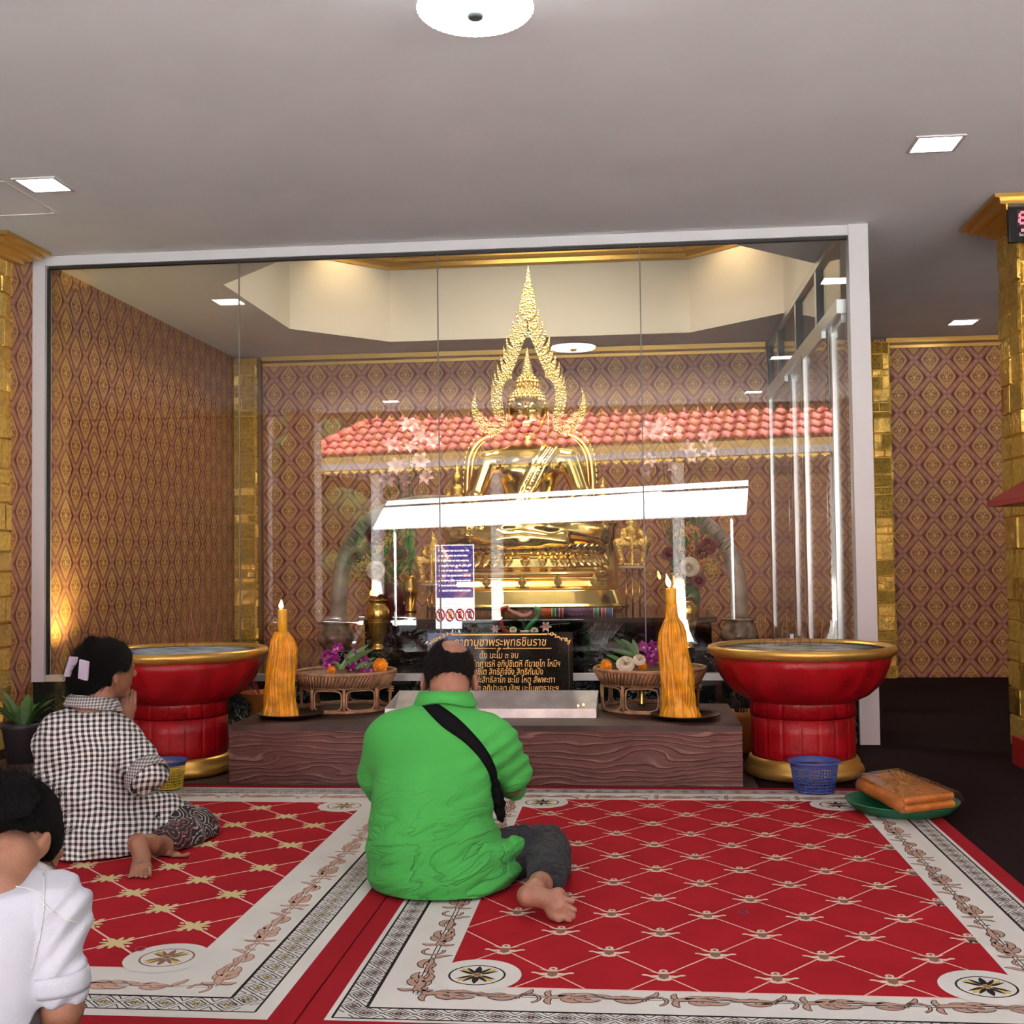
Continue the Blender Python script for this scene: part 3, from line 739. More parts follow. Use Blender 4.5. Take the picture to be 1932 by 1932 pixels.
carpet('red and cream patterned carpet with yellow flower lattice under the checked shirt', -3.16, -0.899, 3.02, 6.31, 0.075, 0, 0.123, 0.220, 0.300, 0.440, (-1.645, 4.05), (0.1835, 0.186), 'cross')
# ------------------------------------------------------------------ low table with carved wood grain
ZT = 0.317
def woodgrain():
    m, nt, p = new_mat('red brown wood relief'); v, x, y, z = coords(nt, 'World')
    n1 = noise(nt, vec(nt, x*1.0, y*1.0, z*3.2), 1.9, 2, 0.45)
    n2 = noise(nt, vec(nt, x*3.0, y*3.0, z*30), 2.0, 3, 0.6)
    r = (n1*46+z*210+n2*1.2).sin()*0.5+0.5
    line = r.ss(0.80, 0.97)
    c = mixc(nt, n2.ss(0.3, 0.7), (0.085, 0.028, 0.022), (0.135, 0.045, 0.036))
    c = mixc(nt, line*0.55*noise(nt, v, 9, 2).ss(0.35, 0.6), c, (0.30, 0.16, 0.13))
    _set(nt, p.inputs['Base Color'], c); p.inputs['Roughness'].default_value = 0.48
    _set(nt, p.inputs['Normal'], bump(nt, r.ss(0.5, 1.0)+n2*0.3, 0.004))
    return m
M['wood'] = woodgrain()
tb_ = thing('low_table', 'long low reddish brown table with carved wood grain under the candles', 'table', (-0.833, 6.37, 0))
MB().box(-1.377, 1.377, 0, 0.035, 0, ZT-0.001).build('front_panel', M['wood'], tb_)
for sx in (-1, 1): MB().box(min(sx*1.377, sx*1.342), max(sx*1.377, sx*1.342), 0.0355, 0.93, 0, ZT-0.001).build('side_panel', M['wood'], tb_)
MB().box(-1.377, 1.377, 0.93, 0.965, 0, ZT-0.001).build('back_panel', M['wood'], tb_)
MB().box(-1.378, 1.378, -0.001, 0.966, ZT-0.03, ZT).build('top', mat('dark waxed top', (0.055, 0.027, 0.022), 0.5, var=0.5, vscale=5, bumps=(12, 0.002)), tb_)
struct(MB().box(-3.9, 0.62, 6.335, 7.85, 0.0, 0.004).build('floor_strip', mat('worn brown floor', (0.06, 0.028, 0.022), 0.6, var=0.4, vscale=2, kind='World')))
# ------------------------------------------------------------------ red urns
M['urn_red'] = mat('glossy red enamel', (0.30, 0.004, 0.008), 0.34, var=0.2, vscale=6, bumps=(26, 0.004))
M['urn_red'].node_tree.nodes['Principled BSDF'].inputs['Specular IOR Level'].default_value = 0.35
M['urn_gold'] = mat('gold paint', (0.62, 0.37, 0.085), 0.36, 0.75, var=0.15, vscale=5, bumps=(12, 0.004))
def urn(c, label, ash):
    t = thing('incense_urn', label, 'urn', (c[0], c[1], 0.0045), 0, 'red pedestal urns')
    st_ = lambda n, d, p=1.0: (lambda a, z: 1-d*(max(0, math.cos(a*n))**14)*p)
    MB().lathe([(0.285, 0), (0.315, 0.01), (0.325, 0.035), (0.315, 0.06), (0.30, 0.07), (0.302, 0.085), (0.29, 0.105), (0.27, 0.11)], 64).build('base_ring', M['urn_gold'], t)
    MB().lathe([(0.278, 0.10), (0.280, 0.16), (0.278, 0.25), (0.280, 0.325)], 240, fn=st_(18, 0.022)).build('drum', M['urn_red'], t)
    MB().lathe([(0.270, 0.325), (0.272, 0.332), (0.286, 0.334), (0.282, 0.40), (0.283, 0.42)], 240, fn=st_(18, 0.022)).build('collar', M['urn_red'], t)
    MB().lathe([(0.275, 0.405), (0.30, 0.415), (0.35, 0.44), (0.40, 0.485), (0.438, 0.54), (0.465, 0.60), (0.482, 0.665)], 240, fn=lambda a, z: 1+0.010*math.cos(a*20)*min(1, max(0, (0.66-z)*9))).build('bowl', M['urn_red'], t)
    MB().lathe([(0.47, 0.650), (0.492, 0.655), (0.508, 0.672), (0.512, 0.688), (0.505, 0.702), (0.49, 0.708), (0.465, 0.704), (0.45, 0.69), (0.445, 0.66)], 96, cap=False).build('rim', M['urn_gold'], t)
    MB().lathe([(0.0, 0.694), (0.2, 0.696), (0.455, 0.690)], 64, fn=lambda a, z: 1).build('ash', ash, t)
    return t
UR = Vector((0.905, 6.745, 0)); UL = Vector((-2.625, 6.70, 0))
urn(UR, 'red and gold pedestal urn of grey ash behind the blue basket', mat('grey ash', (0.33, 0.31, 0.28), 0.95, var=0.5, vscale=9, bumps=(18, 0.03)))
urn(UL, 'red and gold pedestal urn of bluish ash in front of the checked shirt', mat('bluish ash', (0.31, 0.37, 0.43), 0.95, var=0.35, vscale=9, bumps=(18, 0.03)))
M['incense'] = mat('incense stick', (0.30, 0.13, 0.085), 0.8); M['incense_red'] = mat('incense foot', (0.42, 0.04, 0.05), 0.8)
def stick(p, top, label, group):
    t = thing('incense_stick', label, 'incense', p, 0, group)
    d = Vector(top)-Vector(p); m_ = d*0.3
    MB().tube([(0, 0, 0), m_], 0.0016, 5).build('foot', M['incense_red'], t); MB().tube([m_, d], 0.0030, 5).build('stem', M['incense'], t)
for (xb, xt, yt) in ((1434, 1428, 1170), (1443, 1444, 1160), (1463, 1460, 1178), (1473, 1478, 1176), (1486, 1484, 1150), (1508, 1500, 1168), (1509, 1512, 1190), (1529, 1518, 1128), (1548, 1553, 1168)):
    p = atZ(xb, 1219, 0.694); p.y = min(p.y, UR.y+0.3); q = atY(xt, yt, p.y+random.uniform(-0.02, 0.02)); stick(p, q, 'thin brown incense stick standing in the grey ash', 'incense sticks in the grey ash')
for (xb, xt, yt) in ((331, 333, 1175), (349, 352, 1185), (352, 361, 1152), (372, 360, 1155), (374, 382, 1180), (402, 414, 1152)):
    p = atZ(xb, 1221, 0.694); q = atY(xt, yt, p.y); stick(p, q, 'thin brown incense stick standing in the bluish ash', 'incense sticks in the bluish ash')
# ------------------------------------------------------------------ melted candles on dark plates
M['wax'] = mat('yellow orange wax', (0.70, 0.30, 0.006), 0.45, var=0.28, vscale=14, sss=0.04)
M['wax_top'] = mat('yellow wax', (0.76, 0.40, 0.02), 0.40, sss=0.05)
M['flame'] = mat('candle flame', (1, 0.8, 0.3), 0.5, emis=((1, 0.66, 0.22), 14.0))
M['plate'] = mat('tarnished plate', (0.055, 0.035, 0.028), 0.3, 0.7, bumps=(40, 0.002))
def candle(pl, pr, pby, prof, top_y, flame, label, platelabel, seed):
    ctr = atZ((pl+pr)/2, pby, ZT); R = (pr-pl)/2*mpp(ctr.y); ctr.y += R*0.88; ctr.z = ZT
    t = thing('plate', platelabel, 'plate', ctr, 0, 'dark round candle plates')
    MB().lathe([(R*0.7, 0.0), (R*0.72, 0.004), (R*0.95, 0.020), (R, 0.026), (R, 0.030), (R*0.94, 0.026), (R*0.70, 0.010), (0, 0.009)], 48).build('dish', M['plate'], t)
    xm = sum(a+c for _, a, c in prof[-3:])/6; base = atY(xm, prof[-1][0], ctr.y); base.z = ZT+0.0095
    t2 = thing('melted_candle', label, 'candle', base, 0, 'tall dripping yellow candles')
    rnd = random.Random(seed); pr_ = []
    for py, a, c in prof:
        q = atY((a+c)/2, py, ctr.y); pr_.append((max(0.0, q.z-base.z), (c-a)/2*mpp(ctr.y), q.x-base.x))
    pr_ = sorted(pr_); zs = [p[0] for p in pr_]; zs[0] = 0.0
    NA, NZ = 120, 70; vs_, fs_ = [], []; H = zs[-1]
    dr = [(rnd.randrange(9, 34), rnd.uniform(0, 6.28), rnd.uniform(-7, 7)) for _ in range(7)]
    for j in range(NZ+1):
        z = H*j/NZ; r = float(np.interp(z, zs, [p[1] for p in pr_])); x = float(np.interp(z, zs, [p[2] for p in pr_]))
        for k in range(NA):
            a = 2*math.pi*k/NA
            w_ = sum(math.sin(n*a+ph+tw*z+0.8*math.sin(z*23+ph)) for n, ph, tw in dr)/7
            w2 = math.sin(a*3+z*9+seed)*0.05+math.sin(z*41+a*5)*0.02
            rr = r*(0.97+0.24*w_+w2) if z < H*0.93 else r*(1+0.04*w_)
            vs_.append((x+rr*math.cos(a), rr*math.sin(a), z))
    for j in range(NZ):
        for k in range(NA): k2 = (k+1) % NA; fs_.append((j*NA+k, j*NA+k2, (j+1)*NA+k2, (j+1)*NA+k))
    fs_.append(tuple(NZ*NA+k for k in range(NA))); fs_.append(tuple(range(NA-1, -1, -1)))
    MB().add(vs_, fs_, 0, True).build('drippings', M['wax'], t2)
    q = atY(*top_y[0], ctr.y); r = top_y[1]*mpp(ctr.y); zt = q.z-base.z
    MB().lathe([(r, H-0.05), (r, zt-0.003), (r*0.9, zt), (r*0.5, zt-0.006), (0, zt-0.008)], 28, (q.x-base.x, 0, 0)).build('shaft', M['wax_top'], t2)
    f0 = atY(*flame[0], ctr.y)-base; f1 = atY(*flame[1], ctr.y)-base
    MB().tube([(q.x-base.x, 0, zt-0.01), f0+Vector((0, 0, 0.008))], 0.0018, 6).build('wick', M['black'], t2)
    L = (f1-f0); pts = [f0+L*u for u in (0, 0.12, 0.3, 0.5, 0.75, 1)]
    MB().tube(pts, [0.003, 0.010, 0.014, 0.012, 0.006, 0.0006], 12).build('flame', M['flame'], t2)
    for k in range(26):      # wax crumbs on the plate
        pass
    return ctr, base
candle(467, 597, 1361, [(1356, 497, 562), (1330, 502, 558), (1300, 501, 557), (1260, 504, 558), (1225, 509, 559), (1205, 512, 553), (1192, 518, 545)], ((533, 1150), 9), ((530, 1149), (531, 1131)), 'dripping yellow candle beside the red urn of bluish ash', 'dark round plate under the candle beside the bluish ash urn', 3)
candle(1230, 1361, 1364, [(1356, 1243, 1318), (1330, 1252, 1310), (1300, 1251, 1309), (1260, 1247, 1305), (1220, 1245, 1298), (1195, 1246, 1294), (1178, 1250, 1288), (1165, 1256, 1279), (1140, 1256, 1277)], ((1265.5, 1110), 9.5), ((1263, 1108), (1257, 1083)), 'tall dripping orange candle beside the red urn of grey ash', 'dark round plate under the candle beside the grey ash urn', 8)
# ------------------------------------------------------------------ rattan pedestal trays with flowers
M['rattan'] = mat('varnished rattan', (0.36, 0.20, 0.10), 0.5, var=0.3, vscale=20)
M['rattan2'] = mat('dark rattan', (0.20, 0.10, 0.05), 0.55, var=0.3, vscale=20)
def tray(xl, xr, rim_y, base_y, label):
    c = atZ((xl+xr)/2, base_y, ZT); R = (xr-xl)/2*mpp(c.y+0.27); c.y = 7.06; c.z = ZT+0.001
    c.x = atY((xl+xr)/2, rim_y, c.y).x
    H = atY((xl+xr)/2, rim_y+3, c.y).z-ZT
    t = thing('rattan_tray', label, 'tray', c, 0, 'round rattan pedestal trays')
    RB = R*0.86
    ring = lambda r, z, n=64: [(r*math.cos(2*math.pi*k/n), r*math.sin(2*math.pi*k/n), z) for k in range(n)]
    MB().tube(ring(RB, 0.010), 0.010, 8, closed=True).build('base_ring', M['rattan'], t)
    MB().tube(ring(RB+0.004, H-0.085), 0.008, 8, closed=True).build('lower_rim', M['rattan2'], t)
    MB().lathe([(RB-0.01, H-0.088), (RB, H-0.080), (R*0.985, H-0.006), (R*0.965, H-0.004), (RB-0.015, H-0.075)], 64, cap=False).build('band', M['rattan2'], t)
    b = MB(); n = 84
    for k in range(n):
        a = 2*math.pi*k/n; a2 = a+0.10
        b.tube([((RB+0.007)*math.cos(a), (RB+0.007)*math.sin(a), H-0.082), ((RB+R)/2*1.012*math.cos((a+a2)/2), (RB+R)/2*1.012*math.sin((a+a2)/2), H-0.045), ((R+0.001)*math.cos(a2), (R+0.001)*math.sin(a2), H-0.012)], 0.0062, 5)
    b.build('weave', M['rattan'], t); 
    MB().tube(ring(R*0.985, H-0.004), 0.011, 8, closed=True).build('rim', M['rattan'], t)
    MB().lathe([(0, H-0.074), (RB, H-0.070)], 48, cap=False).build('floor', M['rattan2'], t)
    NL = 8; a0 = 0.2
    for k in range(NL):
        a = a0+2*math.pi*k/NL
        MB().tube([(RB*math.cos(a), RB*math.sin(a), 0.008), ((RB+0.006)*math.cos(a), (RB+0.006)*math.sin(a), H*0.5), ((RB+0.002)*math.cos(a), (RB+0.002)*math.sin(a), H-0.085)], [0.010, 0.009, 0.011], 8).build('leg', M['rattan'], t)
        b = MB()
        for dz in (-0.012, 0, 0.012): b.tube([((RB+0.006)*math.cos(a)+0.018*math.cos(u)*-math.sin(a)+0.018*math.sin(u)*math.cos(a), (RB+0.006)*math.sin(a)+0.018*math.cos(u)*math.cos(a)+0.018*math.sin(u)*math.sin(a), H*0.5+dz) for u in np.linspace(0, 2*math.pi, 12, endpoint=False)], 0.004, 5, closed=True)
        b.build('binding', mat('pale cane binding', (0.48, 0.30, 0.17), 0.5), t) if k == 0 and 'bind' not in M else None
        am = a+math.pi/NL; hw = math.pi/NL*0.86; pts = []
        for u in np.linspace(0, 2*math.pi, 32, endpoint=False):
            cu, su = math.cos(u), math.sin(u); ex = 0.42
            xx = math.copysign(abs(cu)**ex, cu)*hw; zz = (H-0.085)/2+0.004+math.copysign(abs(su)**ex, su)*((H-0.085)/2-0.016)
            pts.append((RB*math.cos(am+xx), RB*math.sin(am+xx), zz))
        MB().tube(pts, 0.0048, 6, closed=True).build('loop', M['rattan'], t)
    return t, c, R, H
M['leaf'] = mat('dark green leaf', (0.045, 0.12, 0.025), 0.45, var=0.3, vscale=10); M['leaf2'] = mat('mid green leaf', (0.09, 0.20, 0.05), 0.45, var=0.3, vscale=10)
M['orchid'] = mat('purple orchid', (0.27, 0.014, 0.20), 0.5, var=0.4, vscale=30); M['orchid2'] = mat('pale orchid throat', (0.65, 0.35, 0.55), 0.5)
M['marigold'] = mat('orange marigold', (0.80, 0.27, 0.006), 0.7, var=0.3, vscale=40); M['petal_w'] = mat('cream white petal', (0.72, 0.66, 0.52), 0.5, var=0.1, vscale=20)
M['rose_red'] = mat('dark red rose', (0.16, 0.005, 0.014), 0.5, var=0.3, vscale=20); M['lily'] = mat('pink white lily', (0.75, 0.50, 0.50), 0.5, var=0.2, vscale=6)
M['yellow_fl'] = mat('small yellow blossom', (0.70, 0.48, 0.06), 0.6); M['orange_fl'] = mat('small orange blossom', (0.62, 0.20, 0.03), 0.6)
def blade(b, p, d, L, wd, bend, m=0, n=6, side=None):
    """a strap leaf"""
    p = Vector(p); d = Vector(d).normalized(); s_ = side or d.cross(Vector((0, 0, 1))); s_ = Vector(s_).normalized() if Vector(s_).length > 1e-4 else Vector((1, 0, 0))
    vs_ = []
    for k in range(n+1):
        t = k/n; q = p+d*L*t+Vector(bend)*t*t; hw = wd*(math.sin(math.pi*(0.12+0.88*t))**0.7)/2+0.0006
        up = s_.cross(d)*hw*0.35
        vs_ += [q-s_*hw+up, q, q+s_*hw+up]
    fs_ = []
    for k in range(n): a = k*3; fs_ += [(a, a+1, a+4, a+3), (a+1, a+2, a+5, a+4)]
    b.add(vs_, fs_, m, True)
def orchid_me():
    b = MB()
    for k in range(5):
        a = math.pi/2+k*2*math.pi/5; d = Vector((math.cos(a), -0.25, math.sin(a)))
        blade(b, (0, 0, 0), d, 0.026, 0.019, (0, 0.006, 0), 0, 4, side=Vector((-math.sin(a), 0, math.cos(a))))
    b.sphere((0, -0.008, -0.003), (0.006, 0.008, 0.006), 6, 5, 1)
    me = b.mesh('orchid'); me.materials.append(M['orchid']); me.materials.append(M['orchid2']); return me
def rose_me(name, m, r=0.05):
    b = MB(); rnd = random.Random(4)
    for layer, (n, rr, up, tilt) in enumerate(((3, 0.35, 0.55, 0.15), (4, 0.6, 0.42, 0.5), (5, 0.85, 0.25, 0.85), (6, 1.05, 0.05, 1.15))):
        for k in range(n):
            a = k*2*math.pi/n+layer*0.6; vs_ = []
            for i in range(5):
                for j in range(5):
                    u = (j/4-0.5)*2; t = i/4; aa = a+u*math.pi/n*1.25
                    rad = r*rr*(0.35+0.65*t)*(1+0.12*tilt*t*t); zz = r*(up*1.2*t+0.1-0.25*layer*0.5)-r*0.16*u*u*t+ (r*0.10 if tilt < 0.6 else -0.10*r)*t*t
                    vs_.append((rad*math.cos(aa), rad*math.sin(aa), zz))
            b.add(vs_, [(i*5+j, i*5+j+1, (i+1)*5+j+1, (i+1)*5+j) for i in range(4) for j in range(4)], 0, True)
    b.sphere((0, 0, r*0.35), (r*0.22, r*0.22, r*0.4), 8, 6)
    me = b.mesh(name); me.materials.append(m); return me
def marigold_me(r=0.03):
    b = MB(); b.sphere((0, 0, 0), r*0.85, 10, 7)
    rnd = random.Random(2)
    for k in range(70):
        z = 1-2*(k+0.5)/70; a = k*2.399; q = Vector((math.sqrt(1-z*z)*math.cos(a), math.sqrt(1-z*z)*math.sin(a), z))
        blade(b, q*r*0.7, q+Vector((rnd.uniform(-.3, .3), rnd.uniform(-.3, .3), rnd.uniform(-.3, .3))), r*0.4, r*0.34, (0, 0, 0), 0, 2, side=q.orthogonal())
    me = b.mesh('marigold'); me.materials.append(M['marigold']); return me
ORC, MAR, WROSE, RROSE = orchid_me(), marigold_me(), rose_me('rose', M['petal_w'], 0.045), rose_me('rose', M['rose_red'], 0.05)
def flower_thing(name, label, cat, me, loc, rot=(0, 0, 0), sca=1.0, group=None):
    o = inst(name, me, None, loc, rot, (sca,)*3); return tag(o, label, cat, group)
def orchid_spray(name, label, pts, leaves, Y, seed, group=None):
    """a bunch: stem, orchid blossoms and strap leaves"""
    rnd = random.Random(seed); base = atY(*leaves[0][0], Y); t = thing(name, label, 'flowers', base, 0, group)
    for px, py in pts:
        q = atY(px, py, Y+rnd.uniform(-0.05, 0.05))-base
        inst('blossom', ORC, t, q, (rnd.uniform(-0.5, 0.7), rnd.uniform(-0.6, 0.6), rnd.uniform(-0.7, 0.7)), (rnd.uniform(1.2, 1.6),)*3)
    for (a, c, wd, sg) in leaves:
        p = atY(*a, Y-0.07)-base; q = atY(*c, Y-0.05+rnd.uniform(-0.06, 0.06))-base; b = MB(); wd *= 1.5
        d = q-p; blade(b, p, d-Vector((0, 0, -0.02)), d.length, wd, Vector((sg*0.03, 0, -0.02)), 0, 8, side=d.cross(Vector((0, 1, 0))))
        b.build('leaf', M['leaf'] if rnd.random() < 0.6 else M['leaf2'], t)
    return t
T1, c1, R1, H1 = tray(556, 748, 1262, 1350, 'round rattan tray of purple orchids and a marigold')
T2, c2, R2, H2 = tray(1122, 1330, 1256, 1352, 'round rattan tray of white flowers and orchids behind the taller candle')
def bindings(t, R, H): pass
rr = random.Random(12)
orchid_spray('orchid_bunch', 'bunch of purple orchids with long leaves in the rattan tray', [(628+rr.uniform(-12, 14), 1238+rr.uniform(-18, 22)) for _ in range(13)]+[(676+rr.uniform(-22, 24), 1252+rr.uniform(-14, 14)) for _ in range(17)]+[(672+rr.uniform(-8, 8), 1232+rr.uniform(-7, 7)) for _ in range(4)],
             [((640, 1262), (690, 1212), 0.022, 1), ((645, 1262), (672, 1218), 0.022, 0), ((650, 1255), (700, 1222), 0.020, 1), ((672, 1262), (702, 1238), 0.018, 1), ((640, 1264), (636, 1240), 0.02, -1), ((690, 1262), (702, 1243), 0.016, 1)], c1.y-0.02, 3)
zf = ZT+H1-0.05
p = atY(718, 1254, c1.y-0.08); flower_thing('marigold', 'large orange marigold resting at the rim of the orchid tray', 'flower', MAR, p+Vector((0.01, -0.05, 0)), sca=1.45)
p = atY(625, 1264, c1.y-0.12); flower_thing('marigold', 'small orange marigold half hidden under the purple orchids', 'flower', MAR, p, sca=0.8)
rr = random.Random(22)
orchid_spray('orchid_bunch', 'bunch of purple and white orchids with a leaf fan behind the taller candle', [(1222+rr.uniform(-18, 18), 1233+rr.uniform(-18, 15)) for _ in range(20)],
             [((1202, 1240), (1165, 1202), 0.022, -1), ((1202, 1238), (1178, 1200), 0.024, -1), ((1203, 1238), (1192, 1200), 0.022, 0), ((1200, 1240), (1160, 1226), 0.02, -1), ((1178, 1254), (1150, 1232), 0.018, -1), ((1160, 1254), (1140, 1242), 0.014, -1)], c2.y-0.02, 5)
for x, y, s_, lb in ((1180, 1250, 1.0, 'white gardenia blossom beside the flat marigold'), (1206, 1243, 0.7, 'smaller white gardenia blossom against the orchids')):
    flower_thing('gardenia', lb, 'flower', WROSE, atY(x, y, c2.y-0.17), (0.9, 0, 0), s_)
for x, y, s_, lb in ((1143, 1256, 1.15, 'flat orange marigold at the edge of the white flower tray'), (1212, 1256, 0.9, 'orange marigold tucked under the white gardenias')):
    flower_thing('marigold', lb, 'flower', MAR, atY(x, y, c2.y-0.14), sca=s_)
# ------------------------------------------------------------------ inscribed plaque and steel candle trough
YP = 7.12
pa, pb, pc = atY(806, 1196, YP), atY(1080, 1196, YP), atY(1080, 1316, YP)
PW, PH = pb.x-pa.x, pa.z-ZT
pq = thing('stone_plaque', 'polished dark stone plaque with gold Thai prayer lettering', 'plaque', ((pa.x+pb.x)/2, YP, ZT+0.0045))
pq.rotation_euler = (math.radians(-2), 0, 0)
def granite():
    m, nt, p = new_mat('polished maroon granite'); v, x, y, z = coords(nt, 'Object')
    n = noise(nt, v, 140, 3, 0.7); _set(nt, p.inputs['Base Color'], mixc(nt, n.ss(0.5, 0.75), (0.012, 0.009, 0.009), (0.055, 0.03, 0.03)))
    p.inputs['Roughness'].default_value = 0.06; p.inputs['Specular IOR Level'].default_value = 0.4
    return m
MB().box(-PW/2, PW/2, 0.0, 0.025, 0, PH).build('slab', granite(), pq)
M['gold_ink'] = mat('gold lettering', (0.66, 0.42, 0.12), 0.45, 0.3)
def text_mesh(txt, size, width=None, font=None, ex=0.0006, align='CENTER', shear=0.0):
    cu = bpy.data.curves.new('t', 'FONT'); cu.body = txt; cu.size = size; cu.align_x = align; cu.align_y = 'CENTER'; cu.extrude = ex; cu.resolution_u = 3; cu.shear = shear
    if font: cu.font = font
    o = bpy.data.objects.new('t', cu); COL.objects.link(o); bpy.context.view_layer.update()
    me = bpy.data.meshes.new_from_object(o.evaluated_get(bpy.context.evaluated_depsgraph_get()))
    bpy.data.objects.remove(o)
    if width and len(me.vertices):
        xs = [v.co.x for v in me.vertices]; k = width/(max(xs)-min(xs)); mid = (max(xs)+min(xs))/2
        for v in me.vertices: v.co.x = (v.co.x-mid)*k
    return me
ppm = 1/mpp(YP)
def ptext(txt, xc, yc, hpx, wpx, name='lettering'):
    me = text_mesh(txt, hpx/ppm*1.45, wpx/ppm, shear=0.12)
    q = atY(xc, yc, YP); o = obj(name, me, M['gold_ink'], pq, (q.x-pq.location.x, -0.0006, q.z-pq.location.z)); o.rotation_euler = (math.pi/2, 0, 0)
ptext('คาถาบูชาพระพุทธชินราช', 943, 1212, 15, 174)
ptext('ตั้ง นะโม ๓ จบ', 941, 1237, 12, 73)
ptext('อิเมหิ นานาสักกาเรหิ อภิปูชิเตหิ ทีฆายุโก โหมิฯ', 946, 1253, 11.5, 220)
ptext('อโรโค สุขิโต สิทธิกิจจัง สิทธิกัมมัง', 943, 1268, 11.5, 162)
ptext('ปิยัง มะมะ ปะสิทธิลาโภ ชะโย โหตุ สัพพะทา', 946, 1283, 11.5, 200)
ptext('พุทธะชินะราชา อภิปาเลตุ มังฯ นะโมพุทธายะฯ', 946, 1299, 11.5, 214)
def pbar(xa, xb, ya, yb, name='gold_line'):
    a, c = atY(xa, ya, YP), atY(xb, yb, YP)
    MB().box(a.x-pq.location.x, c.x-pq.location.x, -0.0012, 0, c.z-pq.location.z, a.z-pq.location.z).build(name, M['gold_ink'], pq)
pbar(852, 1032, 1196.5, 1198); pbar(1072.6, 1074, 1216, 1306); pbar(813, 814.4, 1216, 1306); pbar(895, 935, 1223, 1224.2); pbar(948, 1040, 1223, 1224.2)
b = MB()                                                   # corner scrolls
for cx, sg in ((1074, -1), (813, 1)):
    for k in range(9):
        u = k/8; q = atY(cx+sg*38*(1-u)**1.5, 1197.5+17*u**1.5, YP)-pq.location; a = 0.4+k*0.9
        F_ = Flat([M['gold_ink']]); F_.leaf((0, 0), a, 0.020, 0.009, 1.2, M['gold_ink'], None, 0); F_.leaf((0, 0), a+2.2, 0.016, 0.008, -1.2, M['gold_ink'], None, 0)
        b.add([(q.x+v[0], -0.0012, q.z+v[1]) for v in F_.b.v], [f[::-1] for f in F_.b.f])
q = atY(941.5, 1224, YP)-pq.location; F_ = Flat([M['gold_ink']])
for k in range(8): F_.leaf((0, 0), k*math.pi/4, 0.014 if k % 4 == 0 else 0.008, 0.005, 0, M['gold_ink'], None, 0)
b.add([(q.x+v[0], -0.0012, q.z+v[1]) for v in F_.b.v], [f[::-1] for f in F_.b.f])
b.build('corner_scroll', M['gold_ink'], pq)
M['steel'] = mat('dull galvanised steel', (0.55, 0.52, 0.50), 0.5, 0.6, var=0.2, vscale=6, bumps=(8, 0.006))
f0, f1 = atZ(700, 1352, ZT), atZ(1130, 1358, ZT)
yf = (f0.y+f1.y)/2; tx0, tx1 = atY(726, 1340, yf).x, atY(1125, 1340, yf).x
tg = thing('candle_trough', 'long galvanised steel trough for small candles below the plaque', 'trough', ((tx0+tx1)/2, yf, ZT+0.001))
W2 = (tx1-tx0)/2; dd = YP-yf-0.02
MB().add([(-W2, 0, 0), (W2, 0, 0), (W2, 0.01, 0.050), (-W2, 0.01, 0.050), (-W2, 0.012, 0.050), (W2, 0.012, 0.050), (W2, dd*0.35, 0.012), (-W2, dd*0.35, 0.012), (-W2, dd*0.7, 0.012), (W2, dd*0.7, 0.012), (W2, dd, 0.105), (-W2, dd, 0.105)],
         [(0, 1, 2, 3), (3, 2, 5, 4), (4, 5, 6, 7), (7, 6, 9, 8), (8, 9, 10, 11)]).build('pan', M['steel'], tg).modifiers.new('s', 'SOLIDIFY').thickness = 0.002
for sx in (-W2, W2): MB().add([(sx, 0, 0), (sx, dd, 0), (sx, dd, 0.105), (sx, 0.01, 0.05)], [(0, 1, 2, 3)]).build('end_plate', M['steel'], tg).modifiers.new('s', 'SOLIDIFY').thickness = 0.002
for px, py, nm in ((1091, 1330, 'small lit yellow candle beside its twin in the steel trough'), (1101, 1328, 'small lit yellow candle standing next to the trough end')):
    p = atY(px, 1342, yf+dd*0.5); p.z = ZT+0.0135; t = thing('small_candle', nm, 'candle', p, 0, 'small candles in the trough')
    h_ = atY(px, py, p.y).z-p.z
    MB().lathe([(0.005, 0), (0.005, h_*0.7), (0.003, h_*0.75)], 10).build('stick', M['wax_top'], t); MB().tube([(0, 0, h_*0.74), (0, 0, h_*0.82), (0, 0, h_*0.92), (0, 0, h_*1.05)], [0.001, 0.005, 0.004, 0.0003], 8).build('flame', M['flame'], t)
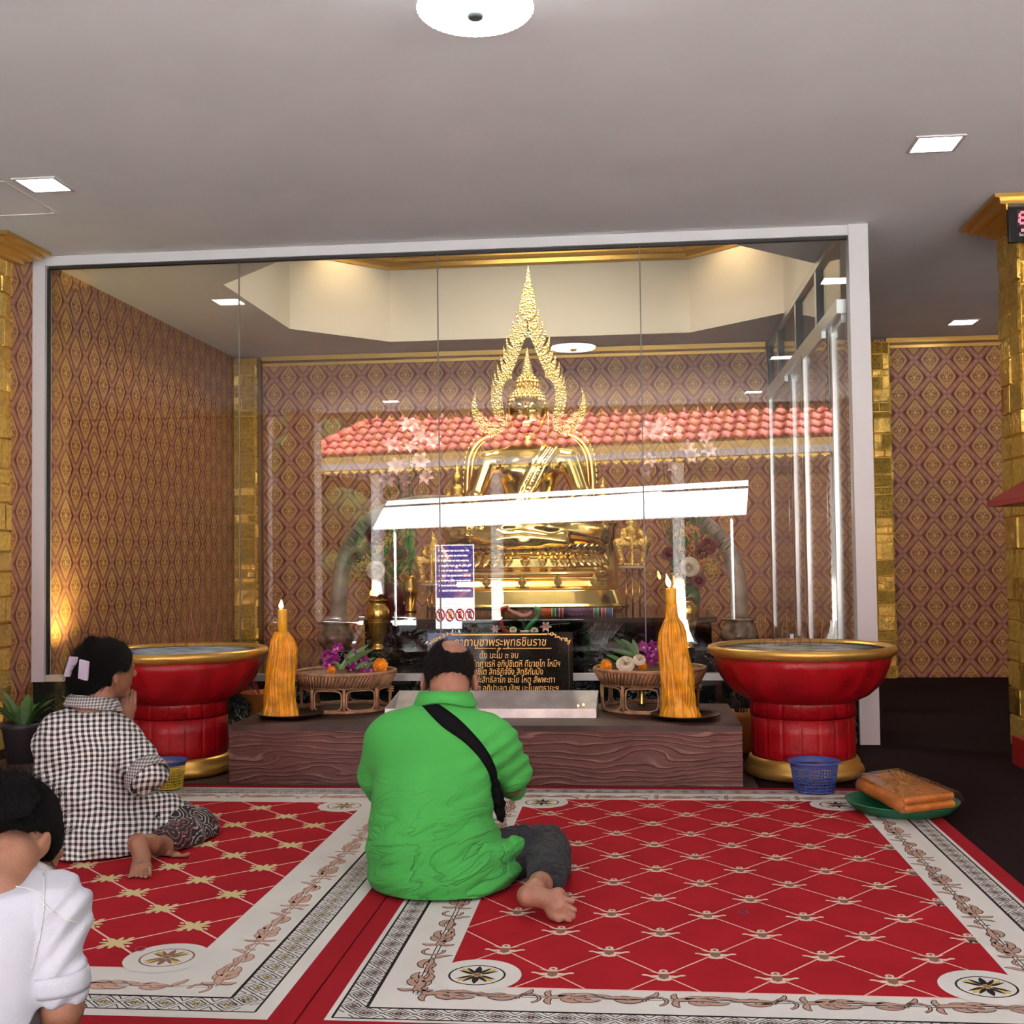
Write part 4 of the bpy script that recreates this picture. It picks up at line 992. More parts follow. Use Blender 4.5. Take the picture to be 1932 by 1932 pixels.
# things at the foot of the urns
p = atY(1211, 1330, 7.4); p.z = ZT+0.001; p.y = 7.25; t = thing('brass_pestle', 'turned brass handle standing under the rattan tray', 'handle', (atY(1211, 1330, 7.25).x, 7.25, ZT+0.001))
M['brass'] = mat('polished brass', (0.72, 0.47, 0.14), 0.22, 1.0)
MB().lathe([(0.022, 0), (0.024, 0.01), (0.016, 0.03), (0.018, 0.09), (0.022, 0.13), (0.012, 0.14), (0, 0.142)], 20).build('grip', M['brass'], t)
M['blue_pl'] = mat('blue plastic', (0.055, 0.085, 0.30), 0.4); M['yellow_pl'] = mat('yellow plastic', (0.55, 0.42, 0.03), 0.45)
def plastic_basket(c, R, H, body, rimm, label, r2=0.76):
    t = thing('plastic_basket', label, 'basket', c)
    MB().lathe([(R*0.93, H-0.022), (R, H-0.012), (R*1.03, H-0.006), (R*1.03, H), (R*0.97, H), (R*0.94, H-0.008)], 48).build('rim', rimm, t) if False else MB().lathe([(R*0.92, H-0.03), (R*0.95, H-0.014), (R*1.05, H-0.008), (R*1.06, H), (R*0.96, H), (R*0.90, H-0.028)], 48, cap=False).build('rim', rimm, t)
    b = MB(); n = 44
    for k in range(n):
        a = 2*math.pi*k/n; b.tube([(R*r2*math.cos(a), R*r2*math.sin(a), 0.004), (R*0.92*math.cos(a), R*0.92*math.sin(a), H-0.02)], 0.0022, 4)
    for j in range(9):
        u = j/9; r = R*(r2+(0.92-r2)*u); b.tube([(r*math.cos(2*math.pi*k/40), r*math.sin(2*math.pi*k/40), 0.006+u*(H-0.02)) for k in range(40)], 0.0028 if j else 0.005, 4, closed=True)
    b.build('mesh_wall', body, t); MB().lathe([(0, 0.003), (R*r2, 0.003), (R*r2, 0.009), (0, 0.009)], 32).build('bottom', body, t)
    return t
p = atZ(1543, 1501, 0.006); plastic_basket((p.x, p.y+0.105, 0.0095), 0.128, 0.155, M['blue_pl'], M['blue_pl'], 'round blue plastic mesh basket before the grey ash urn')
p = atZ(305, 1496, 0.006); plastic_basket((p.x-0.02, p.y+0.12, 0.0095), 0.105, 0.15, M['yellow_pl'], M['blue_pl'], 'yellow plastic mesh basket with blue rim beside the kneeling woman')
# green tray and wrapped robe
p = atZ(1702, 1512, 0.05); tr_c = Vector((p.x, p.y, 0.0095))
t = thing('plastic_tray', 'round green plastic tray under the wrapped orange robe', 'tray', tr_c)
MB().lathe([(0.20, 0.0), (0.215, 0.005), (0.255, 0.045), (0.258, 0.05), (0.25, 0.05), (0.205, 0.01), (0, 0.008)], 56).build('dish', mat('green plastic', (0.012, 0.16, 0.075), 0.4), t)
ZP0, ZP1 = 0.0612, 0.135
cor = [atZ(1618, 1462, ZP1), atZ(1694, 1450, ZP1), atZ(1808, 1494, ZP1), atZ(1706, 1506, ZP1)]; pc_ = sum(cor, Vector())/4; pc_.z = ZP0
t = thing('robe_packet', 'folded orange robe packed in clear plastic on the green tray', 'packet', pc_)
cc = [(c.x-pc_.x, c.y-pc_.y) for c in cor]; M['robe'] = mat('orange robe cloth', (0.46, 0.145, 0.018), 0.6, var=0.2, vscale=12, bumps=(30, 0.004))
shr = lambda k: [(x*k, y*k) for x, y in cc]
MB().prism(shr(0.97), 0.0, 0.036).build('lower_fold', M['robe'], t, bevel=0.016); MB().prism(shr(0.95), 0.0365, 0.072).build('upper_fold', M['robe'], t, bevel=0.016)
m0 = [Vector((cc[0][0]*0.95, cc[0][1]*0.95, 0)), Vector((cc[3][0]*0.95, cc[3][1]*0.95, 0))]
MB().tube([m0[0].lerp(m0[1], u)+Vector((0.004*math.sin(u*14), 0, 0.034)) for u in np.linspace(0.03, 0.97, 10)], 0.030, 14, flat=1.1).build('rolled_edge', M['robe'], t)
b = MB(); rnd = random.Random(3)
for k in range(9):
    q = Vector((rnd.gauss(-0.02, 0.03), rnd.gauss(0.03, 0.035), 0.0755)); b.tube([q+Vector((rnd.gauss(0, .018), rnd.gauss(0, .018), 0.0)) for _ in range(3)], 0.0022, 4, flat=0.3)
b.build('label_print', mat('brown label ink', (0.05, 0.025, 0.02), 0.5), t)
wv = MB(); W_ = shr(1.06); nn = 12
ring_ = []
for k in range(4):
    p0, p1 = Vector((*W_[k], 0)), Vector((*W_[(k+1) % 4], 0))
    for j in range(nn): ring_.append(p0.lerp(p1, j/nn))
N_ = len(ring_); vs_ = []
for lev, (zz, kk) in enumerate(((-0.0005, 1.0), (0.03, 1.03), (0.06, 1.02), (0.077, 0.96), (0.079, 0.6), (0.0795, 0.25))):
    for p in ring_: vs_.append((p.x*(kk+rnd.uniform(-0.014, 0.014)), p.y*(kk+rnd.uniform(-0.014, 0.014)), zz+rnd.uniform(-0.0012, 0.0012)*(lev > 1)))
wv.add(vs_, [(l*N_+k, l*N_+(k+1) % N_, (l+1)*N_+(k+1) % N_, (l+1)*N_+k) for l in range(5) for k in range(N_)]+[tuple(5*N_+k for k in range(N_))], 0, False)
wv.build('wrapper', glass_mat('clear plastic film', (0.985, 0.975, 0.965), 0.04), t)
# clay pots by the table
M['clay'] = mat('orange clay', (0.42, 0.15, 0.03), 0.6)
p = atZ(1409, 1452, 0); t = thing('clay_pot', 'orange clay pot squeezed between the low table and the red urn', 'pot', (0.66, 7.5, 0.0045))
MB().lathe([(0.075, 0), (0.085, 0.01), (0.105, 0.20), (0.115, 0.215), (0.115, 0.25), (0.10, 0.25), (0.095, 0.21), (0.0, 0.2)], 32).build('body', M['clay'], t)
b = MB(); rnd = random.Random(3)
for k in range(46): a = rnd.uniform(0, 6.28); b.tube([(0.04*math.cos(a), 0.04*math.sin(a), 0.2), (0.09*math.cos(a), 0.09*math.sin(a), rnd.uniform(0.30, 0.36))], 0.002, 4)
tag(b.build('dry_twigs', mat('dark twigs', (0.05, 0.03, 0.03), 0.8), t), kind='stuff')
t = thing('clay_bowl', 'shallow orange clay bowl of incense beside the dripping candle', 'bowl', (*atY(492, 1322, 7.42).xy, 0.0045)); t.location.y = 7.45
MB().lathe([(0.07, 0), (0.07, 0.30), (0.09, 0.32), (0.14, 0.37), (0.14, 0.375), (0.08, 0.335), (0, 0.33)], 32).build('body', M['clay'], t)
b = MB()
for k in range(14): b.tube([(0, 0, 0.32), (-0.05-0.012*k, rnd.uniform(-0.05, 0.05), 0.48-0.008*k)], 0.0018, 4)
tag(b.build('incense_bundle', M['incense_red'], t), kind='stuff')
# potted plants behind the kneeling woman
def potted(loc, label, seed, h, n, spread):
    t = thing('potted_plant', label, 'plant', loc); rnd = random.Random(seed)
    MB().lathe([(0.09, 0), (0.12, 0.20), (0.13, 0.21), (0.13, 0.24), (0.11, 0.24), (0.10, 0.2), (0, 0.2)], 28).build('pot', mat('dark pot', (0.03, 0.025, 0.03), 0.5), t)
    for k in range(n):
        a = rnd.uniform(0, 6.28); b = MB(); sp = rnd.uniform(0.2, 1)*spread
        blade(b, (0.03*math.cos(a), 0.03*math.sin(a), 0.2), (math.cos(a)*sp, math.sin(a)*sp, rnd.uniform(0.5, 1)), h*rnd.uniform(0.6, 1), 0.05, (math.cos(a)*0.06, math.sin(a)*0.06, -0.08), 0, 6)
        b.build('leaf', M['leaf'] if rnd.random() < 0.7 else M['leaf2'], t)
potted((-3.72, 7.0, 0.0045), 'leafy dark green potted plant beside the left gold pillar', 4, 0.34, 22, 0.8)
potted((-3.42, 7.25, 0.0045), 'smaller potted plant with purple leaves behind the kneeling woman', 9, 0.30, 16, 0.6)
# ------------------------------------------------------------------ red offering cabinet and the counter on the right gold pillar
M['cab_red'] = mat('red painted wood', (0.30, 0.012, 0.010), 0.4)
cx0 = atZ(1893, 1448, 0.0); t = thing('offering_cabinet', 'red wooden cabinet with a sloped roof before the gold pillar', 'cabinet', (2.63, 6.80, 0))
cl = atY(1916, 1200, 6.80).x-2.48
MB().box(-0.50, 0.5, -0.35, 0.35, 0.0, 0.16).build('plinth', M['cab_red'], t)
MB().box(-0.40, 0.40, -0.27, 0.27, 0.16, 1.50).build('body', M['cab_red'], t)
MB().box(-0.36, 0.36, -0.285, -0.27, 0.25, 1.4).build('door', M['cab_red'], t)
MB().add([(-0.58, -0.42, 1.50), (0.58, -0.42, 1.50), (0.58, 0.42, 1.50), (-0.58, 0.42, 1.50), (-0.25, 0, 1.74), (0.25, 0, 1.74), (-0.58, -0.42, 1.47), (0.58, -0.42, 1.47), (0.58, 0.42, 1.47), (-0.58, 0.42, 1.47)],
         [(0, 1, 5, 4), (1, 2, 5), (2, 3, 4, 5), (3, 0, 4), (6, 9, 8, 7), (0, 6, 7, 1), (1, 7, 8, 2), (2, 8, 9, 3), (3, 9, 6, 0)]).build('roof', M['cab_red'], t)
ca, cb = atY(1900, 379, 7.36), atY(1932, 458, 7.36)
t = thing('digital_counter', 'black digital counter with red figures on the gold pillar', 'counter', (ca.x, 7.36, cb.z))
ch = ca.z-cb.z; s_ = mpp(7.36)
MB().box(0, 0.50, -0.02, 0.02, 0, ch).build('case', mat('black plastic case', (0.008, 0.008, 0.009), 0.25), t, bevel=0.006)
M['seg'] = mat('lit red segment', (0.6, 0.1, 0.12), 0.4, emis=((1.0, 0.16, 0.22), 0.75)); M['seg_bg'] = mat('smoked window', (0.05, 0.035, 0.035), 0.2)
for k in range(2): MB().box(0.045+k*0.16, 0.165+k*0.16, -0.0225, -0.0205, ch*0.37, ch*0.76).build('window', M['seg_bg'], t)
for k in range(2):
    x = 0.052+k*0.16; W_, Hh = 0.082, ch*0.31; z = ch*0.41; b = MB(); g = 0.014; sh = 0.16
    sk = lambda u, v: (x+u+sh*v*0.5, -0.024, z+v)
    for (u0, v0, u1, v1) in ((0.01, 0, W_-0.01, g), (0.01, Hh/2-g/2, W_-0.01, Hh/2+g/2), (0.01, Hh-g, W_-0.01, Hh), (0, 0.012, g, Hh/2-0.004), (0, Hh/2+0.004, g, Hh-0.012), (W_-g, 0.012, W_, Hh/2-0.004), (W_-g, Hh/2+0.004, W_, Hh-0.012)):
        b.add([sk(u0, v0), sk(u1, v0), sk(u1, v1), sk(u0, v1)], [(0, 1, 2, 3)])
    b.build('figure_8', M['seg'], t)
    MB().box(x+0.018, x+0.034, -0.0225, -0.0205, ch*0.24, ch*0.31).build('mark', M['seg'], t)
    me = text_mesh('Set' if k == 0 else 'Re', 0.028); o = obj('lettering', me, mat('white print', (0.8, 0.8, 0.8), 0.5), t, (x+0.022, -0.0225, ch*0.17)); o.rotation_euler = (math.pi/2, 0, 0)
# rubber bands dropped on the carpet
for px, py, col, lb in ((1402, 1720, (0.10, 0.03, 0.10), 'dark rubber band lying among the pale fleurs'), (265, 1789, (0.34, 0.03, 0.03), 'red rubber band lying on the yellow flowered carpet')):
    p = atZ(px, py, 0.012); o = MB().tube([(0.014*math.cos(2*math.pi*k/20), 0.017*math.sin(2*math.pi*k/20), 0.002) for k in range(20)], 0.0016, 5, closed=True).build('rubber_band', mat('rubber', col, 0.5)); o.location = (p.x, p.y, 0.0088); tag(o, lb, 'rubber band')
# ------------------------------------------------------------------ marble altar inside the glass room
ZA = 0.757
t = thing('marble_altar', 'stepped black marble altar carrying the golden statue', 'altar', (-0.75, 8.95, 0.406))
MB().box(-1.30, 1.31, 0.04, 2.3, 0, ZA-0.406-0.04).build('plinth', M['marble'], t)
MB().box(-1.34, 1.35, 0, 2.34, ZA-0.406-0.039, ZA-0.4065).build('top_slab', mat('dark marble slab', (0.018, 0.016, 0.016), 0.08), t, bevel=0.006)
MB().box(-1.42, 1.42, -0.50, 0.039, 0, 0.145).build('step', M['marble'], t)
for x in np.linspace(-1.2, 1.2, 5): MB().box(x-0.08, x+0.08, 0.015, 0.039, 0.146, ZA-0.406-0.041).build('pilaster', M['marble'], t)
# ------------------------------------------------------------------ the golden statue
def gold(name, col, rough, sca=0, dist=0.0):
    m, nt, p = new_mat(name); p.inputs['Metallic'].default_value = 1.0; p.inputs['Base Color'].default_value = (*col, 1); p.inputs['Roughness'].default_value = rough
    if sca:
        v, x, y, z = coords(nt, 'World'); n = nt.nodes.new('ShaderNodeTexVoronoi'); n.inputs['Scale'].default_value = sca; nt.links.new(v, n.inputs['Vector'])
        h = S(nt, n.outputs[0])+noise(nt, v, sca*1.3, 3)
        _set(nt, p.inputs['Normal'], bump(nt, h, dist))
    return m
M['gold'] = gold('polished gold leaf', (0.93, 0.69, 0.24), 0.16); M['gold_em'] = gold('embossed gold leaf', (0.72, 0.54, 0.21), 0.36, 60, 0.012); M['gold_fig'] = gold('cast gold', (0.86, 0.60, 0.16), 0.28, 90, 0.004)
YS = 9.75; XS_ = atY(997, 900, YS).x
ST = thing('seated_statue', 'large golden seated statue in meditation before a flame edged halo', 'statue', (XS_, YS, ZA))
def sz(py, Y=9.6): return atY(996, py, Y).z-ZA
def sup(hx, hy, n=72, e=0.55, ch=0.0):
    out = []
    for k in range(n):
        a = 2*math.pi*k/n; c, s_ = math.cos(a), math.sin(a)
        out.append((hx*math.copysign(abs(c)**e, c), hy*math.copysign(abs(s_)**e, s_)))
    return out
def tiers(name, prof, m, e=0.5, fn=None):
    b = MB(); n = 96; vs_ = []; fs_ = []
    for hx, hy, z in prof:
        for k, (x, y) in enumerate(sup(hx, hy, n, e)):
            f = fn(k/n*2*math.pi, z) if fn else 1.0; vs_.append((x*f, y*f, z))
    for i in range(len(prof)-1):
        for k in range(n): k2 = (k+1) % n; fs_.append((i*n+k, i*n+k2, (i+1)*n+k2, (i+1)*n+k))
    fs_ += [tuple(range(n-1, -1, -1)), tuple((len(prof)-1)*n+k for k in range(n))]
    b.add(vs_, fs_, 0, False)
    o = b.build(name, m, ST); bv = o.modifiers.new('b', 'BEVEL'); bv.width = 0.006; bv.segments = 2; bv.limit_method = 'ANGLE'
    return o
for x, y in ((-0.68, -0.44), (0.70, -0.44), (-0.68, 0.4), (0.7, 0.4)): MB().lathe([(0.05, 0.0), (0.052, 0.012), (0.045, 0.014), (0.062, 0.052)], 4, (x, y, 0), sm=False).build('foot', M['gold'], ST)
tiers('lower_tier', [(0.80, 0.56, 0.05), (0.82, 0.58, 0.075), (0.80, 0.56, 0.095), (0.765, 0.52, 0.19), (0.76, 0.515, 0.20)], M['gold'], 0.42)
tiers('panel_tier', [(0.70, 0.47, 0.20), (0.71, 0.48, 0.215), (0.68, 0.45, 0.225), (0.68, 0.45, 0.275), (0.70, 0.47, 0.285), (0.70, 0.47, 0.30)], M['gold'], 0.42)
tiers('cushion_tier', [(0.66, 0.43, 0.30), (0.685, 0.455, 0.32), (0.68, 0.45, 0.345), (0.63, 0.41, 0.355), (0.62, 0.40, 0.375)], M['gold'], 0.45)
pan = MB().prism([(-0.09, -0.02), (0.09, -0.02), (0.10, 0), (0.09, 0.02), (-0.09, 0.02), (-0.10, 0)], 0, 0.012, M=Matrix.Rotation(math.pi/2, 4, 'X')).mesh('panel'); pan.materials.append(M['gold'])
lfm = MB(); 
for sg in (-1, 1): lfm.tube([(0, -0.004, -0.03), (sg*0.02, -0.012, 0.0), (sg*0.012, -0.012, 0.03), (0, -0.006, 0.062)], [0.010, 0.012, 0.009, 0.002], 6)
lfm.tube([(0, -0.006, -0.03), (0, -0.02, 0.0), (0, -0.01, 0.07)], [0.012, 0.016, 0.001], 6); lfm = lfm.mesh('leaf_boss'); lfm.materials.append(M['gold_em'])
for x in (-0.44, -0.16, 0.12, 0.40): inst('panel', pan, ST, (x, -0.452+abs(x)*0.03, 0.25))
for x in (-0.58, -0.30, -0.02, 0.26, 0.54): inst('leaf_boss', lfm, ST, (x, -0.468+abs(x)**3*0.3, 0.26))
# two rows of lotus petals
pet = MB(); vs_ = []
for i in range(6):
    for j in range(5):
        u = j/4*2-1; v = i/5; wv = math.sin(math.pi*(0.25+0.68*v))**0.8*0.036
        vs_.append((u*wv, -0.02-0.045*math.sin(v*1.5)+0.012*u*u, 0.072*v))
pet.add(vs_, [(i*5+j, i*5+j+1, (i+1)*5+j+1, (i+1)*5+j) for i in range(5) for j in range(4)], 0, True); pet = pet.mesh('lotus_petal'); pet.materials.append(M['gold'])
tiers('lotus_core', [(0.58, 0.39, 0.375), (0.585, 0.395, 0.45), (0.60, 0.41, 0.47), (0.585, 0.395, 0.49), (0.63, 0.44, 0.555), (0.62, 0.43, 0.56)], M['gold'], 0.75)
for row, (z, sg, hx, hy) in enumerate(((0.468, -1, 0.59, 0.40), (0.475, 1, 0.59, 0.40))):
    n = 44
    for k in range(n):
        a = 2*math.pi*(k+0.5*row)/n
        if math.sin(a) > 0.35: continue
        x, y = sup(hx, hy, n*2, 0.75)[(2*k+row) % (2*n)]; nx, ny = x/hx**2, y/hy**2
        o = inst('lotus_petal', pet, ST, (x*0.985, y*0.985, z), (0, 0, math.atan2(ny, nx)+math.pi/2)); o.scale = (1.0, 1.1, 1.15*sg if sg < 0 else 1.15)
# figure
f = SDF((-0.78, -0.62, 0.50), (0.78, 0.42, 1.72), 0.010)
def Zs(z): return z-ZA
f.ell((0, -0.02, Zs(1.40)), (0.40, 0.30, 0.13), 0.05)
for sg in (-1, 1): f.chain([(sg*0.18, 0.0, Zs(1.40)), (sg*0.40, -0.18, Zs(1.405)), (sg*0.56, -0.22, Zs(1.405))], [0.15, 0.135, 0.115], 0.05)
f.chain([(-0.56, -0.26, Zs(1.385)), (-0.2, -0.42, Zs(1.36)), (0.30, -0.44, Zs(1.35))], [0.105, 0.085, 0.06], 0.012)
f.chain([(0.56, -0.25, Zs(1.42)), (0.2, -0.40, Zs(1.445)), (-0.16, -0.40, Zs(1.46)), (-0.30, -0.36, Zs(1.46))], [0.11, 0.088, 0.06, 0.045], 0.012)
f.chain([(0, 0.0, Zs(1.42)), (0, 0.0, Zs(1.68)), (0, 0.01, Zs(1.90)), (0, 0.02, Zs(2.0))], [0.22, 0.185, 0.235, 0.20], 0.06, sq=((0, 1, 0), 0.72))
f.cap((-0.27, 0.02, Zs(2.01)), (0.27, 0.02, Zs(2.01)), 0.095, 0.095, 0.07)
for sg in (-1, 1): f.ell((sg*0.11, -0.115, Zs(1.93)), (0.11, 0.06, 0.07), 0.06)
f.cap((0, 0.01, Zs(2.05)), (0, -0.01, Zs(2.24)), 0.078, 0.072, 0.04)
f.chain([(-0.34, 0.01, Zs(2.0)), (-0.445, 0.0, Zs(1.70)), (-0.42, -0.26, Zs(1.55)), (-0.405, -0.35, Zs(1.50))], [0.092, 0.080, 0.062, 0.052], 0.02)
f.ell((-0.405, -0.375, Zs(1.47)), (0.062, 0.034, 0.07), 0.02)
for i, (dx, L) in enumerate(((-0.048, 0.13), (-0.016, 0.15), (0.016, 0.145), (0.046, 0.12))): f.chain([(-0.405+dx, -0.40, Zs(1.46)), (-0.405+dx*1.1, -0.415, Zs(1.40)), (-0.40+dx*0.8, -0.40, Zs(1.46)-L)], [0.018, 0.0165, 0.011], 0.004)
f.chain([(-0.36, -0.36, Zs(1.49)), (-0.325, -0.38, Zs(1.43)), (-0.335, -0.385, Zs(1.39))], [0.018, 0.015, 0.011], 0.006)
f.chain([(0.34, 0.01, Zs(2.0)), (0.445, -0.02, Zs(1.70)), (0.25, -0.28, Zs(1.555)), (0.10, -0.36, Zs(1.545))], [0.092, 0.080, 0.060, 0.046], 0.02)
for i in range(4): f.cap((0.10, -0.34-0.028*i, Zs(1.555)), (-0.08, -0.35-0.026*i, Zs(1.55)), 0.019, 0.013, 0.006)
f.chain([(0.16, -0.31, Zs(1.57)), (0.02, -0.31, Zs(1.59))], [0.02, 0.014], 0.006)
# robe sash over one shoulder
for o_, r_ in ((0.0, 0.022), (0.05, 0.020), (0.10, 0.022)): f.chain([(0.24-o_, -0.06, Zs(2.095)), (0.15-o_, -0.165, Zs(1.95)), (0.06-o_, -0.17, Zs(1.78)), (-0.05-o_*0.6, -0.17, Zs(1.60))], [r_]*4, 0.010)
f.ripple(lambda X, Y, Z: -0.004*np.sin((Z*60+np.abs(X)*18))*(Z < Zs(1.5)))
obj('figure', f.mesh('figure'), M['gold'], ST)
# head with a face
f = SDF((-0.22, -0.30, Zs(2.10)), (0.22, 0.22, Zs(2.72)), 0.006)
f.ell((0, -0.02, Zs(2.40)), (0.155, 0.165, 0.165), 0.02); f.ell((0, -0.055, Zs(2.33)), (0.128, 0.135, 0.145), 0.03); f.ell((0, -0.10, Zs(2.235)), (0.055, 0.05, 0.04), 0.04)
f.chain([(0, -0.185, Zs(2.415)), (0, -0.205, Zs(2.345))], [0.014, 0.020], 0.012); f.ell((0, -0.202, Zs(2.338)), (0.030, 0.022, 0.016), 0.010)
for sg in (-1, 1):
    f.chain([(sg*0.015, -0.178, Zs(2.425)), (sg*0.06, -0.170, Zs(2.446)), (sg*0.108, -0.135, Zs(2.428))], [0.009, 0.009, 0.006], 0.006)
    f.ell((sg*0.056, -0.162, Zs(2.398)), (0.036, 0.018, 0.020), 0.006); f.cap((sg*0.025, -0.182, Zs(2.388)), (sg*0.088, -0.156, Zs(2.388)), 0.0045, 0.0045, 0.002, op='s')
    f.ell((sg*0.07, -0.13, Zs(2.325)), (0.045, 0.04, 0.045), 0.03)
    f.chain([(sg*0.162, -0.01, Zs(2.44)), (sg*0.172, -0.01, Zs(2.36)), (sg*0.168, -0.02, Zs(2.25)), (sg*0.160, -0.03, Zs(2.19))], [0.026, 0.022, 0.016, 0.014], 0.008, sq=((1, 0, 0), 0.5))
f.cap((-0.036, -0.178, Zs(2.293)), (0.036, -0.178, Zs(2.293)), 0.009, 0.009, 0.006); f.cap((-0.028, -0.174, Zs(2.274)), (0.028, -0.174, Zs(2.274)), 0.010, 0.010, 0.006)
f.ell((0, 0.0, Zs(2.44)), (0.160, 0.168, 0.165), 0.02); f.ell((0, 0.02, Zs(2.63)), (0.092, 0.095, 0.08), 0.03)
obj('head', f.mesh('head'), M['gold'], ST)
b = MB()
def curl(p, c):
    d = (p-c).normalized(); b.tube([p-d*0.008, p+d*0.004, p+d*0.016], [0.0175, 0.0165, 0.004], 7)
for j in range(9):
    ph = -0.25+j*0.185; r_ = math.cos(ph); n = max(6, int(2*math.pi*0.17*r_/0.036))
    for k in range(n):
        a = 2*math.pi*(k+0.5*(j % 2))/n; p = Vector((0.164*r_*math.cos(a), 0.172*r_*math.sin(a), Zs(2.44)+0.168*math.sin(ph)))
        if p.y < -0.035 and p.z < Zs(2.515)-0.9*abs(p.x)**2*3.2: continue
        if math.hypot(p.x, p.y-0.02) < 0.080: continue
        curl(p, Vector((0, 0, Zs(2.44))))
for j in range(4):
    ph = -0.1+j*0.38; r_ = math.cos(ph); n = max(5, int(2*math.pi*0.095*r_/0.034))
    for k in range(n): a = 2*math.pi*(k+0.5*(j % 2))/n; curl(Vector((0.094*r_*math.cos(a), 0.02+0.097*r_*math.sin(a), Zs(2.63)+0.082*math.sin(ph))), Vector((0, 0.02, Zs(2.63))))
tag(b.build('hair_curls', M['gold'], ST), kind='stuff')
MB().lathe([(0.06, Zs(2.690)), (0.040, Zs(2.70)), (0.044, Zs(2.71)), (0.046, Zs(2.72)), (0.036, Zs(2.78)), (0.020, Zs(2.84)), (0.010, Zs(2.90)), (0, Zs(2.945))], 20, (0, 0.02, 0), fn=lambda a, z: 1+0.08*math.cos(a*6)).build('flame_finial', M['gold_em'], ST)
MB().sphere((0, -0.192, Zs(2.452)), (0.007, 0.005, 0.010), 8, 6).build('forehead_gem', mat('red gem', (0.25, 0.01, 0.01), 0.1), ST)
b = MB()
for k in range(16):
    u = k/15; p = Vector((0.19-0.26*u, -0.235-0.02*math.sin(u*3), Zs(2.03)-0.42*u)); b.lathe([(0.010, 0), (0.016, 0.004), (0.010, 0.008)], 10, (p.x, p.y, p.z))
tag(b.build('bead_chain', mat('dark beads', (0.20, 0.11, 0.05), 0.3, 0.6), ST), kind='stuff')
# halo
YH = 9.99
def h3(cx, cy_): q = atY(800+cx/4.83, 480+cy_/4.83, YH); return (q.x-XS_, q.z-ZA)
HX0 = h3(950, 1000)[0]
def mir(pts): return [(2*HX0-x, z) for x, z in pts]
XZ = Matrix.Translation((0, YH-YS, 0)) @ Matrix.Rotation(math.pi/2, 4, 'X')
def slab(name, pts, th=0.03, m='gold_em', lift=0.0):
    b = MB(); b.prism(pts, -th/2+lift, th/2+lift, M=XZ); return b.build(name, M[m], ST, bevel=0.006)
inner = [(950, 705), (925, 760), (890, 850), (855, 950), (820, 1040), (800, 1085), (797, 1105), (803, 1130), (775, 1140), (745, 1165), (722, 1205), (712, 1250), (712, 1300), (718, 1380), (730, 1450), (742, 1510), (740, 1570), (720, 1620)]
outer = [(950, 600), (915, 640), (880, 720), (845, 800), (800, 900), (765, 980), (730, 1060), (700, 1120), (672, 1190), (658, 1260), (655, 1330), (662, 1400), (672, 1460), (685, 1520), (690, 1570), (680, 1640)]
tips = [(840, 500), (805, 585), (778, 665), (750, 750), (722, 825), (697, 915), (667, 995), (643, 1070), (626, 1130), (615, 1190), (611, 1250), (613, 1308), (620, 1352), (630, 1400), (642, 1445)]
horn = [(490, 1210), (462, 1270), (440, 1350), (435, 1430), (450, 1500), (480, 1560), (525, 1620), (580, 1655), (640, 1662), (700, 1645), (735, 1605), (742, 1560), (715, 1545), (690, 1562), (660, 1558), (640, 1540), (600, 1520), (560, 1495), (520, 1460), (490, 1410), (472, 1350), (470, 1300), (478, 1250)]
osp = spline(outer, 6)
